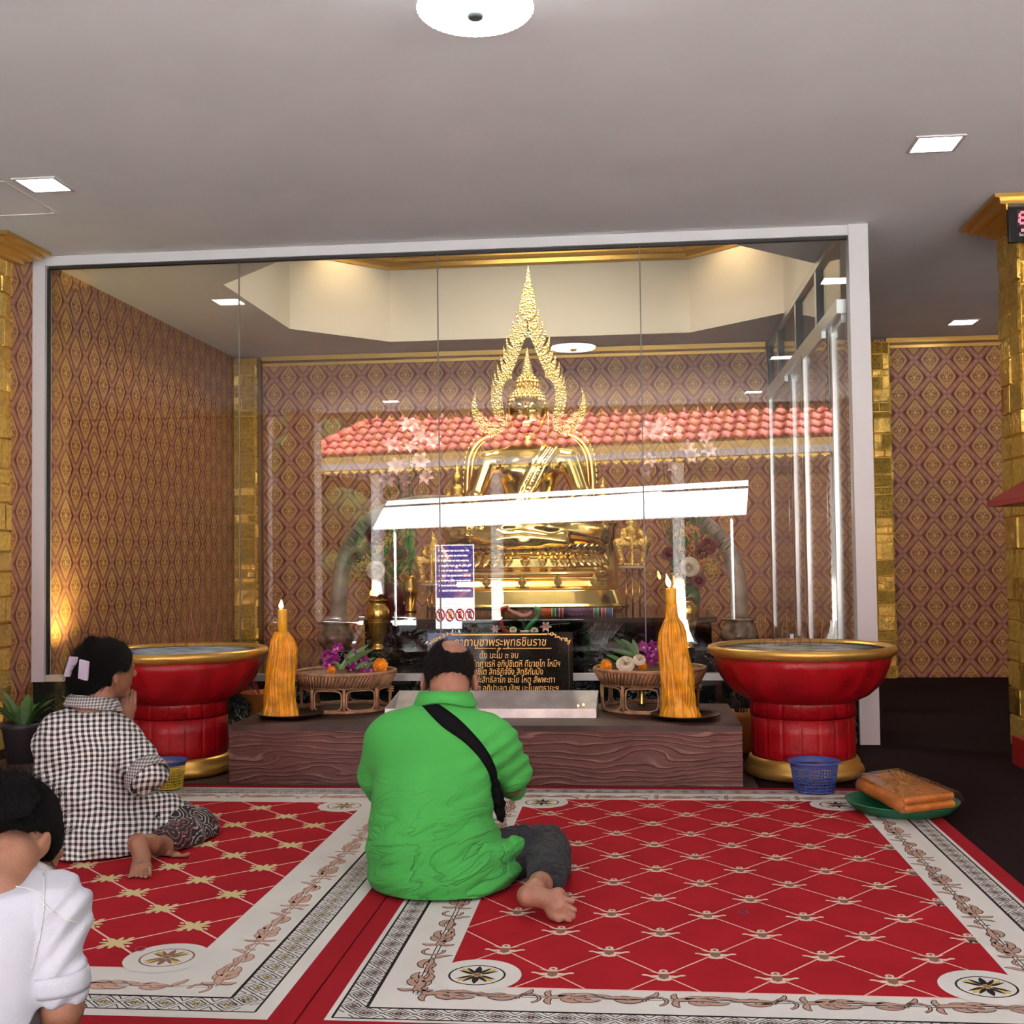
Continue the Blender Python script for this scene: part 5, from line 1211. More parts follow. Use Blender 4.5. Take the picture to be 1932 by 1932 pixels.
for flip in (False, True):
    MM = mir if flip else (lambda p: p)
    band = [h3(*p) for p in spline(inner, 4)]; bo = [h3(*p) for p in spline(outer, 4)]
    n = 60; A = [band[int(k*(len(band)-1)/n)] for k in range(n+1)]; B = [bo[int(k*(len(bo)-1)/n)] for k in range(n+1)]
    A, B = MM(A), MM(B); b = MB()
    for k in range(n):
        q = [A[k], A[k+1], B[k+1], B[k]]
        vs_ = [tuple(XZ @ Vector((x, z, d))) for d in (-0.016, 0.020) for x, z in q]
        b.add(vs_, [(0, 1, 2, 3), (7, 6, 5, 4), (0, 4, 5, 1), (2, 6, 7, 3)] if not flip else [(3, 2, 1, 0), (4, 5, 6, 7), (1, 5, 4, 0), (3, 7, 6, 2)])
    b.build('halo_arch', M['gold_em'], ST)
    for i, tp in enumerate(tips):
        dy0 = 128-88*i/14; gap = (tips[i+1][1]-tp[1]) if i < 14 else 42
        oy = [p[1] for p in osp]; ox = [p[0] for p in osp]; ya = tp[1]+dy0; yb = ya+gap*0.86
        Rt = (float(np.interp(ya, oy, ox)), ya); Rb = (float(np.interp(yb, oy, ox)), yb)
        L = lambda A_, B_, u, v: (A_[0]+(B_[0]-A_[0])*u, A_[1]+(B_[1]-A_[1])*v)
        pts = spline([Rt, L(Rt, tp, 0.52, 0.26), L(Rt, tp, 0.80, 0.58), tp], 4)+spline([tp, L(tp, Rb, -0.02, 0.34), L(tp, Rb, 0.22, 0.70), Rb], 4)[1:]+[(Rb[0]+14, Rb[1]), (Rt[0]+14, Rt[1])]
        slab('halo_flame', MM([h3(*p) for p in pts]), 0.026)
    slab('halo_horn', MM([h3(*p) for p in horn]), 0.034)
    cl = [(610, 1650), (520, 1690), (455, 1760), (418, 1850), (403, 1960), (398, 2080), (400, 2250), (412, 2400)]
    cl = MM([h3(*p) for p in spline(cl, 5)])
    b = MB(); b.tube([(x, YH-YS, z) for x, z in cl], 0.036, 10); b.tube([(x+(0.035 if not flip else -0.035), YH-YS-0.01, z-0.008) for x, z in cl], 0.014, 8); b.build('halo_lower_arch', M['gold'], ST)
    for k in range(0, len(cl)-2, 2):
        (x, z), (x2, z2) = cl[k], cl[k+1]; d = Vector((x2-x, 0, z2-z)).normalized(); nrm = Vector((-d.z, 0, d.x)) if not flip else Vector((d.z, 0, -d.x))
        p = Vector((x, YH-YS, z))-nrm*-0.036
        p = Vector((x, YH-YS, z)) + nrm*(0.036 if nrm.x*(1 if flip else -1) > 0 or nrm.z > 0.5 else -0.036)
        MB().tube([p-d*0.022, p, p+d*0.024-(nrm*0.0)], [0.016, 0.015, 0.004], 6).build('halo_scale', M['gold'], ST)
slab('halo_flame_tip', [h3(*p) for p in ((950, 90), (968, 200), (990, 310), (1015, 420), (1027, 490), (1020, 550), (990, 595), (950, 612), (910, 595), (875, 550), (866, 490), (880, 420), (908, 310), (932, 200))], 0.03)
# ------------------------------------------------------------------ small gilded figures beside the statue
def guardian(name, label, base, H, seed):
    k = H; t = thing(name, label, 'figurine', base, 0)
    f = SDF((-0.45*k, -0.22*k, -0.02*k), (0.45*k, 0.25*k, 1.05*k), 0.014*k)
    P = lambda x, y, z: (x*k, y*k, z*k)
    f.chain([P(0, 0, 0.42), P(0, 0, 0.55), P(0, 0, 0.66)], [0.11*k, 0.10*k, 0.125*k], 0.03*k); f.cap(P(-0.10, 0, 0.66), P(0.10, 0, 0.66), 0.05*k, 0.05*k, 0.03*k)
    f.ell(P(0, -0.02, 0.785), (0.068*k, 0.07*k, 0.075*k), 0.01*k); f.chain([P(0, 0, 0.83), P(0, 0, 0.90), P(0, 0, 1.0)], [0.066*k, 0.035*k, 0.006*k], 0.01*k); f.cap(P(-0.07, 0, 0.83), P(0.07, 0, 0.83), 0.016*k, 0.016*k, 0.006*k)
    for sg in (-1, 1):
        f.chain([P(sg*0.06, 0, 0.42), P(sg*0.27, -0.06, 0.43), P(sg*0.20, -0.03, 0.12), P(sg*0.20, -0.08, 0.03)], [0.10*k, 0.085*k, 0.058*k, 0.042*k], 0.02*k); f.cap(P(sg*0.20, -0.03, 0.035), P(sg*0.22, -0.14, 0.03), 0.034*k, 0.03*k, 0.015*k)
        f.ell(P(sg*0.078, -0.02, 0.79), (0.02*k, 0.02*k, 0.05*k), 0.006*k)
    f.chain([P(-0.15, 0, 0.66), P(-0.17, -0.05, 0.52), P(-0.02, -0.14, 0.50)], [0.055*k, 0.046*k, 0.038*k], 0.012*k); f.chain([P(0.15, 0, 0.66), P(0.24, -0.02, 0.54), P(0.29, -0.09, 0.47)], [0.055*k, 0.046*k, 0.038*k], 0.012*k)
    f.chain([P(0, -0.15, 0.02), P(0, -0.15, 0.35), P(0, -0.15, 0.60)], [0.045*k, 0.026*k, 0.02*k], 0.008*k); f.cap(P(-0.22, 0, 0.02), P(0.22, 0, 0.02), 0.03*k, 0.03*k, 0.01*k)
    f.cut((0, 0, 0.0), (0, 0, -1))
    f.ripple(lambda X, Y, Z: 0.005*k*np.sin(X*140/k*0.4)*np.sin(Z*150/k*0.4))
    obj('body', f.mesh('body'), M['gold_fig'], t); return t
def stand(name, label, p, r):
    t = thing(name, label, 'stand', (p[0], p[1], ZA+0.0005)); h_ = p[2]-ZA
    MB().lathe([(r, h_-0.022), (r*1.03, h_-0.016), (r*1.03, h_-0.004), (r, h_-0.001)], 32).build('plate', mat('pinkish marble plate', (0.55, 0.42, 0.36), 0.2), t)
    for k in range(3): a = 2.1*k+0.5; MB().tube([(r*0.6*math.cos(a), r*0.6*math.sin(a), 0), (r*0.55*math.cos(a), r*0.55*math.sin(a), h_-0.02)], 0.007, 8).build('leg', M['brass'], t)
YQ = 9.06
pR = atY(1193, 1067, YQ); stand('figurine_stand', 'small pale stand under the golden guardian with a club', (pR.x, YQ, pR.z), 0.10); guardian('guardian_figurine', 'small golden crowned guardian leaning on a club on its stand', (pR.x, YQ, pR.z), 0.395, 1)
pL = atY(822, 1100, YQ); stand('figurine_stand', 'small pale stand under the golden guardian with raised arms', (pL.x-0.02, YQ, pL.z), 0.10); guardian('guardian_figurine', 'small golden guardian half hidden at the fold of the glass joint', (pL.x-0.02, YQ, pL.z), 0.40, 2)
def disciple(label, px, py0, py1, Y):
    a, c = atY(px, py1, Y), atY(px, py0, Y); H = c.z-a.z; t = thing('kneeling_figurine', label, 'figurine', (a.x, Y, ZA+0.0005)); zb = a.z-ZA
    MB().lathe([(0.15, 0), (0.155, 0.03), (0.12, 0.06), (0.11, zb-0.05), (0.14, zb-0.02), (0.14, zb)], 32).build('pedestal', M['gold'], t)
    k = H; f = SDF((-0.3*k, -0.35*k, zb-0.02), (0.3*k, 0.3*k, zb+1.05*k), 0.016*k); P = lambda x, y, z: (x*k, y*k, zb+z*k)
    f.ell(P(0, 0.0, 0.12), (0.22*k, 0.22*k, 0.13*k), 0.03*k); f.chain([P(0, 0, 0.15), P(0, 0, 0.40), P(0, 0, 0.55)], [0.13*k, 0.10*k, 0.11*k], 0.04*k)
    for sg in (-1, 1): f.cap(P(sg*0.1, 0, 0.10), P(sg*0.15, -0.22, 0.10), 0.09*k, 0.08*k, 0.03*k); f.chain([P(sg*0.12, 0, 0.55), P(sg*0.17, -0.04, 0.40), P(0.0, -0.17, 0.46)], [0.05*k, 0.042*k, 0.03*k], 0.015*k)
    f.ell(P(0, -0.02, 0.73), (0.08*k, 0.085*k, 0.10*k), 0.012*k); f.chain([P(0, 0, 0.80), P(0, 0, 0.90), P(0, 0, 1.02)], [0.06*k, 0.03*k, 0.006*k], 0.01*k)
    f.cut((0, 0, zb), (0, 0, -1))
    obj('body', f.mesh('body'), M['gold_fig'], t)
disciple('golden kneeling worshipper statuette beside the draped hand of the large statue', 863, 872, 990, 10.52)
disciple('golden kneeling worshipper statuette behind the crowned guardian', 1139, 900, 985, 10.52)
# ------------------------------------------------------------------ carved tusks on stands
M['tusk'] = mat('weathered stone grey', (0.36, 0.31, 0.25), 0.38, var=0.3, vscale=9, bumps=(14, 0.006)); M['tusk_base'] = mat('brown veined stone', (0.26, 0.19, 0.14), 0.25, var=0.5, vscale=14)
def tusk(label, pts, base, Y):
    p0 = atY(base[0], base[1], Y); t = thing('carved_tusk', label, 'tusk', (p0.x, Y, 0.4065)); B = Vector((p0.x, Y, 0.4065)); zt = p0.z-0.4065; s_ = mpp(Y)
    MB().lathe([(0.13, 0), (0.135, 0.012), (0.12, 0.03), (0.085, 0.06), (0.075, 0.085), (0.105, 0.115), (0.145, 0.165), (0.150, 0.195), (0.125, 0.25), (0.110, 0.275), (0.108, zt-0.025), (0.130, zt-0.020), (0.132, zt-0.004), (0.11, zt)], 40).build('stand', M['tusk_base'], t)
    P = [atY(x, y, Y+dy)-B for x, y, dy, r in pts]; Q = spline([(p.x, p.y, p.z, q[3]*s_) for p, q in zip(P, pts)], 8)
    MB().tube([q[:3] for q in Q], [q[3] for q in Q], 24).build('tusk', M['tusk'], t)
tusk('tall grey tusk curving right on a brown stand beside the corner pillar', [(637, 1172, 0, 15.5), (640, 1120, 0, 15.5), (645, 1075, 0, 15.5), (660, 1030, 0, 15), (688, 990, -0.05, 14), (730, 962, -0.1, 13), (790, 945, -0.18, 10), (850, 940, -0.26, 5), (885, 940, -0.3, 1)], (633, 1172), 9.35)
tusk('tall grey tusk curving left on a brown stand beside the sliding doors', [(1395, 1165, 0, 16), (1393, 1110, 0, 16), (1386, 1070, 0, 16), (1370, 1030, 0, 15), (1340, 995, -0.05, 14), (1295, 968, -0.1, 13), (1235, 952, -0.18, 10), (1180, 945, -0.26, 5), (1150, 943, -0.3, 1)], (1395, 1165), 9.35)
# ------------------------------------------------------------------ flower arrangements
def lily_me():
    b = MB()
    for k in range(6):
        a = k*math.pi/3; d = Vector((math.cos(a), math.sin(a), 0.55)); vs_ = []
        s_ = Vector((-math.sin(a), math.cos(a), 0))
        for i in range(7):
            u = i/6; q = Vector((math.cos(a), math.sin(a), 0))*(0.085*u)+Vector((0, 0, 0.05*math.sin(u*2.3)-0.012*u)); hw = 0.021*math.sin(math.pi*(0.15+0.83*u))**0.8+0.0005
            vs_ += [q-s_*hw+Vector((0, 0, 0.006)), q, q+s_*hw+Vector((0, 0, 0.006))]
        b.add(vs_, [x for i in range(6) for x in ((i*3, i*3+1, i*3+4, i*3+3), (i*3+1, i*3+2, i*3+5, i*3+4))], 0, True)
    for k in range(5): a = k*1.256; b.tube([(0, 0, 0.01), (0.02*math.cos(a), 0.02*math.sin(a), 0.06)], [0.001, 0.0025], 5, 1)
    me = b.mesh('lily'); me.materials.append(M['lily']); me.materials.append(M['yellow_fl']); return me
LILY = lily_me()
def lily_spray(label, pts, Y, seed):
    rnd = random.Random(seed); cx = sum(p[0] for p in pts)/len(pts); base = atY(cx, 1000, Y); base.z = ZA+0.0005
    t = thing('lily_spray', label, 'flowers', base, 0, 'tall sprays of pink lilies')
    MB().lathe([(0.05, 0), (0.055, 0.01), (0.035, 0.04), (0.075, 0.16), (0.08, 0.22), (0.05, 0.28), (0.06, 0.31)], 28).build('vase', M['brass'], t)
    for px, py in pts:
        q = atY(px, py, Y+rnd.uniform(-0.1, 0.02))-base
        MB().tube(spline([(0, 0, 0.29), (q.x*0.25, q.y*0.3, q.z*0.5), (q.x, q.y+0.02, q.z-0.03)], 6), 0.003, 5).build('stem', M['leaf'], t)
        inst('blossom', LILY, t, q, (rnd.uniform(0.8, 1.5), rnd.uniform(-0.5, 0.5), rnd.uniform(-0.7, 0.7)), (rnd.uniform(0.85, 1.1),)*3)
lily_spray('tall spray of pink white lilies rising behind the rose bouquet', [(742, 842), (776, 848), (818, 836), (747, 882), (772, 876), (792, 872), (728, 906), (770, 904), (806, 904), (771, 806), (786, 822)], 10.25, 3)
lily_spray('tall spray of pink white lilies rising behind the crowned guardian', [(1252, 802), (1244, 822), (1224, 814), (1272, 818), (1332, 826), (1310, 862), (1224, 872), (1262, 884), (1214, 890), (1338, 852), (1295, 846)], 10.25, 6)
def bouquet(label, c, rx, ry, Y, items, seed, potm, pot):
    rnd = random.Random(seed); B = atY(pot[0], pot[1], Y); B.z = pot[2]; t = thing('flower_bouquet', label, 'bouquet', B); top = atY(pot[0], pot[1], Y).z-B.z
    MB().lathe([(pot[3]*0.8, 0), (pot[3]*0.85, 0.01), (pot[3], top*0.6), (pot[3]*0.92, top), (pot[3]*0.8, top), (pot[3]*0.8, top*0.8), (0, top*0.8)], 32).build('vase', potm, t)
    o0 = Vector((0, 0, top)); s_ = mpp(Y); b = [MB(), MB()]
    for k in range(150):
        a = rnd.uniform(0, 6.28); r = math.sqrt(rnd.random()); p = atY(c[0]+rx*r*math.cos(a), c[1]+ry*r*math.sin(a), Y)-B; p.y = rnd.uniform(-0.13, 0.10)
        d = (p-o0)+Vector((rnd.uniform(-.1, .1), rnd.uniform(-.1, .1), rnd.uniform(-.05, .1)))
        blade(b[k % 2], p, d, rnd.uniform(0.05, 0.10), rnd.uniform(0.018, 0.034), (0, -0.02, -0.02), 0, 4)
    for i in (0, 1): tag(b[i].build('foliage', M['leaf'] if i else M['leaf2'], t), kind='stuff')
    b = MB()
    for k in range(14): p = atY(c[0]+rnd.uniform(-.6, .6)*rx, c[1]+rnd.uniform(-.5, .4)*ry, Y)-B; b.tube([o0*0.7, p*0.5+o0*0.5+Vector((0, 0.02, 0)), p], 0.003, 5)
    tag(b.build('stems', M['leaf'], t), kind='stuff')
    for kind, px, py, sc_ in items:
        q = atY(px, py, Y-0.15)-B; me = {'w': WROSE, 'r': RROSE}.get(kind)
        if me: inst('rose', me, t, q, (math.pi/2+rnd.uniform(-.4, .2), 0, rnd.uniform(-.4, .4)), (sc_,)*3)
        else:
            bb = MB()
            for k in range(34): bb.sphere((q.x+rnd.gauss(0, 0.035)*sc_, q.y+rnd.gauss(0, 0.03), q.z+rnd.gauss(0, 0.035)*sc_), rnd.uniform(0.004, 0.008), 5, 4)
            tag(bb.build('small_blossoms', M['yellow_fl'] if kind == 'y' else M['orange_fl'], t), kind='stuff')
bouquet('dark rose bouquet with one white rose in a maroon pot', (722, 1045), 62, 62, 9.15, [('w', 708, 1076, 1.35), ('r', 706, 1010, 1.2), ('r', 751, 1046, 1.2), ('r', 676, 1048, 1.0), ('y', 715, 1038, 1.2), ('y', 690, 1065, 1), ('y', 680, 1090, 0.8), ('y', 730, 1015, 0.8)], 2, mat('maroon glazed pot', (0.10, 0.010, 0.012), 0.2), (740, 1100, ZA+0.0005, 0.11))
bouquet('orange and red bouquet with one white rose in a green glass vase', (1305, 1048), 66, 66, 9.15, [('w', 1300, 1070, 1.4), ('r', 1335, 1028, 1.2), ('r', 1322, 1042, 0.9), ('r', 1318, 1096, 0.9), ('r', 1262, 1045, 0.9), ('o', 1302, 1025, 1.4), ('o', 1296, 1042, 1.2), ('y', 1296, 998, 1.0), ('y', 1335, 1062, 1), ('y', 1345, 1075, 0.7), ('o', 1325, 1050, 1)], 5, mat('green glass vase', (0.05, 0.16, 0.06), 0.08, coat=0.5), (1300, 1105, ZA+0.0005, 0.085))
# brass vessels on the altar step
ZSP = 0.5515
for px, Yv, lb in ((713, 8.62, 'tall brass vase with an amber oil lamp on the altar step'), (1296, 8.62, 'tall brass vase on the altar step behind the taller candle')):
    p = atY(px, 1150, Yv); t = thing('brass_vase', lb, 'vase', (p.x, Yv, ZSP), 0, 'tall brass vases'); k = 1.0
    MB().lathe([(0.05, 0), (0.055, 0.012), (0.04, 0.03), (0.036, 0.05), (0.045, 0.07), (0.075, 0.22), (0.085, 0.28), (0.075, 0.31), (0.06, 0.325), (0.055, 0.34), (0.068, 0.36), (0.07, 0.365)], 36).build('body', M['brass'], t)
    for z in (0.20, 0.215): MB().lathe([(0.072, z), (0.078, z+0.004), (0.072, z+0.008)], 36, cap=False).build('band', M['brass'], t)
    if px < 1000:
        MB().lathe([(0.03, 0.366), (0.045, 0.37), (0.062, 0.42), (0.058, 0.50), (0.05, 0.52)], 28, cap=False).build('lamp_glass', glass_mat('amber glass', (0.80, 0.52, 0.20), 0.05), t)
        MB().tube([(0, 0, 0.40), (0, 0, 0.42), (0, 0, 0.445), (0, 0, 0.475)], [0.003, 0.009, 0.007, 0.0005], 10).build('flame', M['flame'], t)
# beaded roll and ribbons before the statue
YR = 9.02
p0, p1 = atY(1016, 1164, YR), atY(1156, 1164, YR); t = thing('beaded_roll', 'striped roll of coloured beads lying at the foot of the golden statue', 'roll', (p0.x, YR, ZA+0.0005)); L_ = p1.x-p0.x; r_ = 0.036
segs = [('orange', 1016, 1042, (0.55, 0.10, 0.02)), ('green', 1042, 1049, (0.02, 0.25, 0.08)), ('navy', 1049, 1056, (0.02, 0.02, 0.12)), ('red', 1056, 1063, (0.35, 0.02, 0.03)), ('purple', 1063, 1121, (0.09, 0.03, 0.12)), ('green', 1121, 1129, (0.02, 0.25, 0.08)), ('navy', 1129, 1136, (0.02, 0.02, 0.12)), ('red', 1136, 1143, (0.35, 0.02, 0.03)), ('blue', 1143, 1156, (0.03, 0.12, 0.35))]
for nm, a, c, col in segs:
    xa, xb = (a-1016)/140*L_, (c-1016)/140*L_
    MB().tube([(xa+0.002, 0, r_), (xb-0.002, 0, r_)], r_, 20).build(nm+'_segment', mat('beads '+nm, col, 0.35, var=0.6 if nm == 'purple' else 0.15, vscale=60, bumps=(220, 0.004)), t)
    MB().tube([(xb-0.0025, 0, r_), (xb+0.0025, 0, r_)], r_*1.02, 20).build('white_ring', M['petal_w'], t)
for nm, col, pts, lb in (('red', (0.42, 0.03, 0.015), [(960, 1146), (944, 1152), (944, 1172), (953, 1190), (968, 1198)], 'red garland loop hanging over the altar edge'), ('green', (0.03, 0.36, 0.12), [(1008, 1147), (1017, 1152), (1012, 1166), (1000, 1180), (993, 1192)], 'shiny green garland hanging over the altar edge'), ('pink', (0.55, 0.25, 0.2), [(958, 1150), (975, 1158), (990, 1162), (1004, 1156)], 'pale pink garland laid between the red and green ones')):
    Q = [atY(x, y, 8.90 if nm != 'pink' else 8.82) for x, y in pts]; o = thing('garland', lb, 'garland', Q[0]); MB().tube(spline([q-Q[0] for q in Q], 6), 0.030 if nm != 'pink' else 0.026, 12, flat=0.6).build('ribbon', mat(nm+' tinsel', col, 0.3, bumps=(90, 0.006)), o)
# small sprigs standing on the altar step behind the plaque
t = thing('fern_vase', 'small vase with a fern sprig and pale flowers behind the stone plaque', 'flowers', (*atY(990, 1190, 8.7).xy, ZSP)); rnd = random.Random(8)
MB().lathe([(0.03, 0), (0.045, 0.06), (0.03, 0.11), (0.035, 0.13)], 24).build('vase', M['petal_w'], t)
for tip, side in (((985, 1165), 1), ((1075, 1176), 1), ((940, 1182), -1)):
    q = atY(*tip, 8.7)-t.location; b = MB(); P = spline([(0, 0, 0.12), (q.x*0.5, 0, q.z*0.7+0.04), tuple(q)], 10)
    b.tube(P, 0.0025, 5)
    for i in range(3, len(P)-1):
        for sg in (-1, 1): blade(b, P[i], (sg*0.6*(1 if abs(q.x) < 0.05 else 0.3), 0, 0.7 if sg > 0 else -0.7 if abs(q.x) > 0.05 else 0.6), 0.032*(1-i/len(P))+0.008, 0.010, (0, 0, -0.005), 0, 3)
    b.build('frond', M['leaf2'], t)
for px, py, me, s_ in ((968, 1188, WROSE, 0.5), (1008, 1190, WROSE, 0.55), (1030, 1184, LILY, 0.5), (935, 1188, LILY, 0.4)): inst('blossom', me, t, atY(px, py, 8.66)-t.location, (1.2, 0, 0), (s_,)*3)
# ------------------------------------------------------------------ people
from mathutils.bvhtree import BVHTree
def P(px, py, Y): return np.array(atY(px, py, Y))
ZF = 0.0092          # top of the carpet print
def skin(name, col, col2=None):
    m, nt, p = new_mat(name); v, x, y, z = coords(nt, 'World'); n = noise(nt, v, 18, 4, 0.6)
    _set(nt, p.inputs['Base Color'], mixc(nt, n.ss(0.35, 0.7), col, col2 or tuple(c*0.78 for c in col))); p.inputs['Roughness'].default_value = 0.5
    p.inputs['Subsurface Weight'].default_value = 0.12; p.inputs['Subsurface Radius'].default_value = (0.012, 0.005, 0.003)
    _set(nt, p.inputs['Normal'], bump(nt, noise(nt, v, 160, 3), 0.0012)); return m
M['skin_m'] = skin('tanned skin', (0.34, 0.155, 0.095)); M['skin_w'] = skin('brown skin', (0.29, 0.13, 0.075))
def hairmat(name, c0, c1, sc_=140):
    m, nt, p = new_mat(name); v, x, y, z = coords(nt, 'World'); n = noise(nt, vec(nt, x*3, y*3, z), sc_, 4, 0.7)
    _set(nt, p.inputs['Base Color'], mixc(nt, n.ss(0.35, 0.75), c0, c1)); p.inputs['Roughness'].default_value = 0.6; p.inputs['Specular IOR Level'].default_value = 0.15
    _set(nt, p.inputs['Normal'], bump(nt, n, 0.012)); return m
M['hair'] = hairmat('black hair', (0.003, 0.003, 0.003), (0.013, 0.011, 0.011)); M['hair_g'] = hairmat('greying short hair', (0.006, 0.005, 0.005), (0.028, 0.024, 0.022), 150)
def cloth(name, col, sc_=260, d=0.0010, rough=0.9, fold=0.0):
    m, nt, p = new_mat(name); v, x, y, z = coords(nt, 'World')
    n = noise(nt, v, sc_, 2); nb = bump(nt, n, d)
    if fold:
        q = noise(nt, vec(nt, x*2.2+z*1.5, y*2.2, z*6.5-x*2.2), 1.7, 3, 0.5, 1.2); w_ = (1-z.ss(0.12, 0.50))*0.95+0.05; b2_ = nt.nodes.new('ShaderNodeBump'); b2_.inputs['Distance'].default_value = fold; _set(nt, b2_.inputs['Height'], (q-0.5).abs().sqrt()*w_); nt.links.new(nb, b2_.inputs['Normal']); nb = b2_.outputs[0]
    _set(nt, p.inputs['Normal'], nb); n2 = noise(nt, v, 5, 3)
    _set(nt, p.inputs['Base Color'], mixc(nt, n2.ss(0.3, 0.7), col, tuple(min(1, c*1.12) for c in col))); p.inputs['Roughness'].default_value = rough; p.inputs['Specular IOR Level'].default_value = 0.15; p.inputs['Sheen Weight'].default_value = 0.05
    return m
def hand(f, w_, tip, pal, s_=1.0, side=1):
    """one flat praying hand: wrist, fingertip direction, palm normal"""
    w_ = np.array(w_); d = np.array(tip)-w_; L = np.linalg.norm(d); d = d/L; n = np.array(pal, float); n = n-d*(n@d); n /= np.linalg.norm(n); x = np.cross(d, n)
    f.cap(w_, w_+d*L*0.45, 0.026*s_, 0.034*s_, 0.012, sq=(n, 0.5))
    for i, (o, l) in enumerate(((-0.030, 0.86), (-0.010, 0.97), (0.010, 1.0), (0.029, 0.93))):
        b = w_+d*L*0.45+x*o*s_; m_ = w_+d*L*(0.45+0.55*l*0.5)+x*o*1.05*s_-n*0.004*s_; e = w_+d*L*(0.45+0.55*l)+x*o*0.9*s_
        f.chain([b, m_, e], [0.0098*s_, 0.0092*s_, 0.0075*s_], 0.004)
    f.chain([w_+d*L*0.12-x*0.022*s_, w_+d*L*0.36-x*0.045*s_-n*0.008*s_, w_+d*L*0.58-x*0.046*s_-n*0.010*s_], [0.013*s_, 0.0115*s_, 0.009*s_], 0.006)
def strands(name, me, m, parent, n, L, wd, dirf, seed, keep=None, lift=0.003, droop=0.0):
    """short hairs growing out of a hair mesh"""
    rnd = random.Random(seed); pol = me.polygons; b = MB(); vc = me.vertices; k = 0; tries = 0
    while k < n and tries < n*6:
        tries += 1; p = pol[rnd.randrange(len(pol))]; c = p.center+Vector((rnd.uniform(-.003, .003), rnd.uniform(-.003, .003), rnd.uniform(-.003, .003))); nr = p.normal
        if keep and not keep(c): continue
        d = Vector(dirf(c, nr)); d = d-nr*d.dot(nr); d = d.normalized() if d.length > 1e-5 else nr.orthogonal()
        d = (d+Vector((rnd.gauss(0, .22), rnd.gauss(0, .22), rnd.gauss(0, .22)))+nr*rnd.uniform(0.05, 0.30)).normalized(); l = L*rnd.uniform(0.6, 1.3); s_ = d.cross(nr).normalized()*wd
        m_ = c+d*l*0.55+nr*lift; e = c+d*l+nr*(lift*0.4)+Vector((0, 0, -droop*l))
        b.add([c-s_, c+s_, m_+s_*0.8, m_-s_*0.8, e], [(0, 1, 2, 3), (3, 2, 4)], 0, True); k += 1
    return tag(b.build(name, m, parent), kind='stuff')
# ---- man in the green polo shirt
MAN = thing('person', 'man in green polo shirt seated on the carpet praying, black strap across back', 'person', (float(P(835, 1690, 4.4)[0]), 4.4, ZF))
o0 = np.array(MAN.location)
A = lambda px, py, Y: P(px, py, Y)-o0
hd = A(848, 1262, 4.66); tilt = rotm(-0.5, 0, 0)
def grid(pts, pad, h):
    pts = np.array(pts); return SDF(pts.min(0)-pad, pts.max(0)+pad, h)
f = SDF((-0.42, -0.56, -0.002), (0.66, 0.68, 1.06), 0.0058)
f.ell(hd, (0.094, 0.118, 0.110), 0.02, rot=tilt); f.ell(hd+np.array((0, 0.075, -0.05)), (0.068, 0.07, 0.085), 0.03, rot=tilt)
f.chain([hd+np.array((0, 0.165, -0.055)), hd+np.array((0, 0.185, -0.085))], [0.014, 0.018], 0.012)          # nose
for sg in (-1, 1):
    f.ell(hd+np.array((sg*0.040, 0.150, -0.035)), (0.020, 0.016, 0.013), 0.008); f.cap(hd+np.array((sg*0.02, 0.158, -0.02)), hd+np.array((sg*0.06, 0.14, -0.02)), 0.008, 0.006, 0.008)
    e = hd+np.array((sg*0.100, 0.005, -0.048)); f.ell(e, (0.014, 0.024, 0.042), 0.006, rot=rotm(-0.35, 0, sg*0.45)); f.ell(e+np.array((sg*0.010, -0.004, 0.0)), (0.006, 0.012, 0.024), 0.003, op='s', rot=rotm(-0.35, 0, sg*0.45))
f.cap(hd+np.array((-0.022, 0.155, -0.125)), hd+np.array((0.022, 0.155, -0.125)), 0.009, 0.009, 0.006)
f.chain([A(846, 1340, 4.54), A(848, 1300, 4.58), hd+np.array((0, 0.0, -0.03))], [0.082, 0.070, 0.075], 0.02)
f.chain([A(835, 1640, 4.42), A(820, 1530, 4.47), A(825, 1430, 4.54), A(840, 1360, 4.55)], [0.16, 0.13, 0.11, 0.08], 0.03)
f.cap(A(750, 1390, 4.54), A(910, 1390, 4.54), 0.05, 0.05, 0.03)
wl, wr = A(815, 1450, 4.80), A(858, 1450, 4.80)
f.chain([A(722, 1395, 4.52), A(712, 1470, 4.62), wl], [0.052, 0.043, 0.030], 0.015); f.chain([A(942, 1398, 4.52), A(968, 1478, 4.64), wr], [0.052, 0.043, 0.030], 0.015)
tipc = A(840, 1372, 4.86); hand(f, wl, tipc-np.array((0.016, 0, 0)), (-1, 0, 0)); hand(f, wr, tipc+np.array((0.016, 0, 0)), (1, 0, 0))
kn = A(1032, 1600, 4.80); an = A(1020, 1668, 4.16)
f.chain([A(880, 1640, 4.45), kn, an], [0.10, 0.07, 0.038], 0.02)
f.chain([A(790, 1650, 4.45), A(770, 1620, 4.85), A(900, 1625, 4.95)], [0.10, 0.07, 0.05], 0.02)
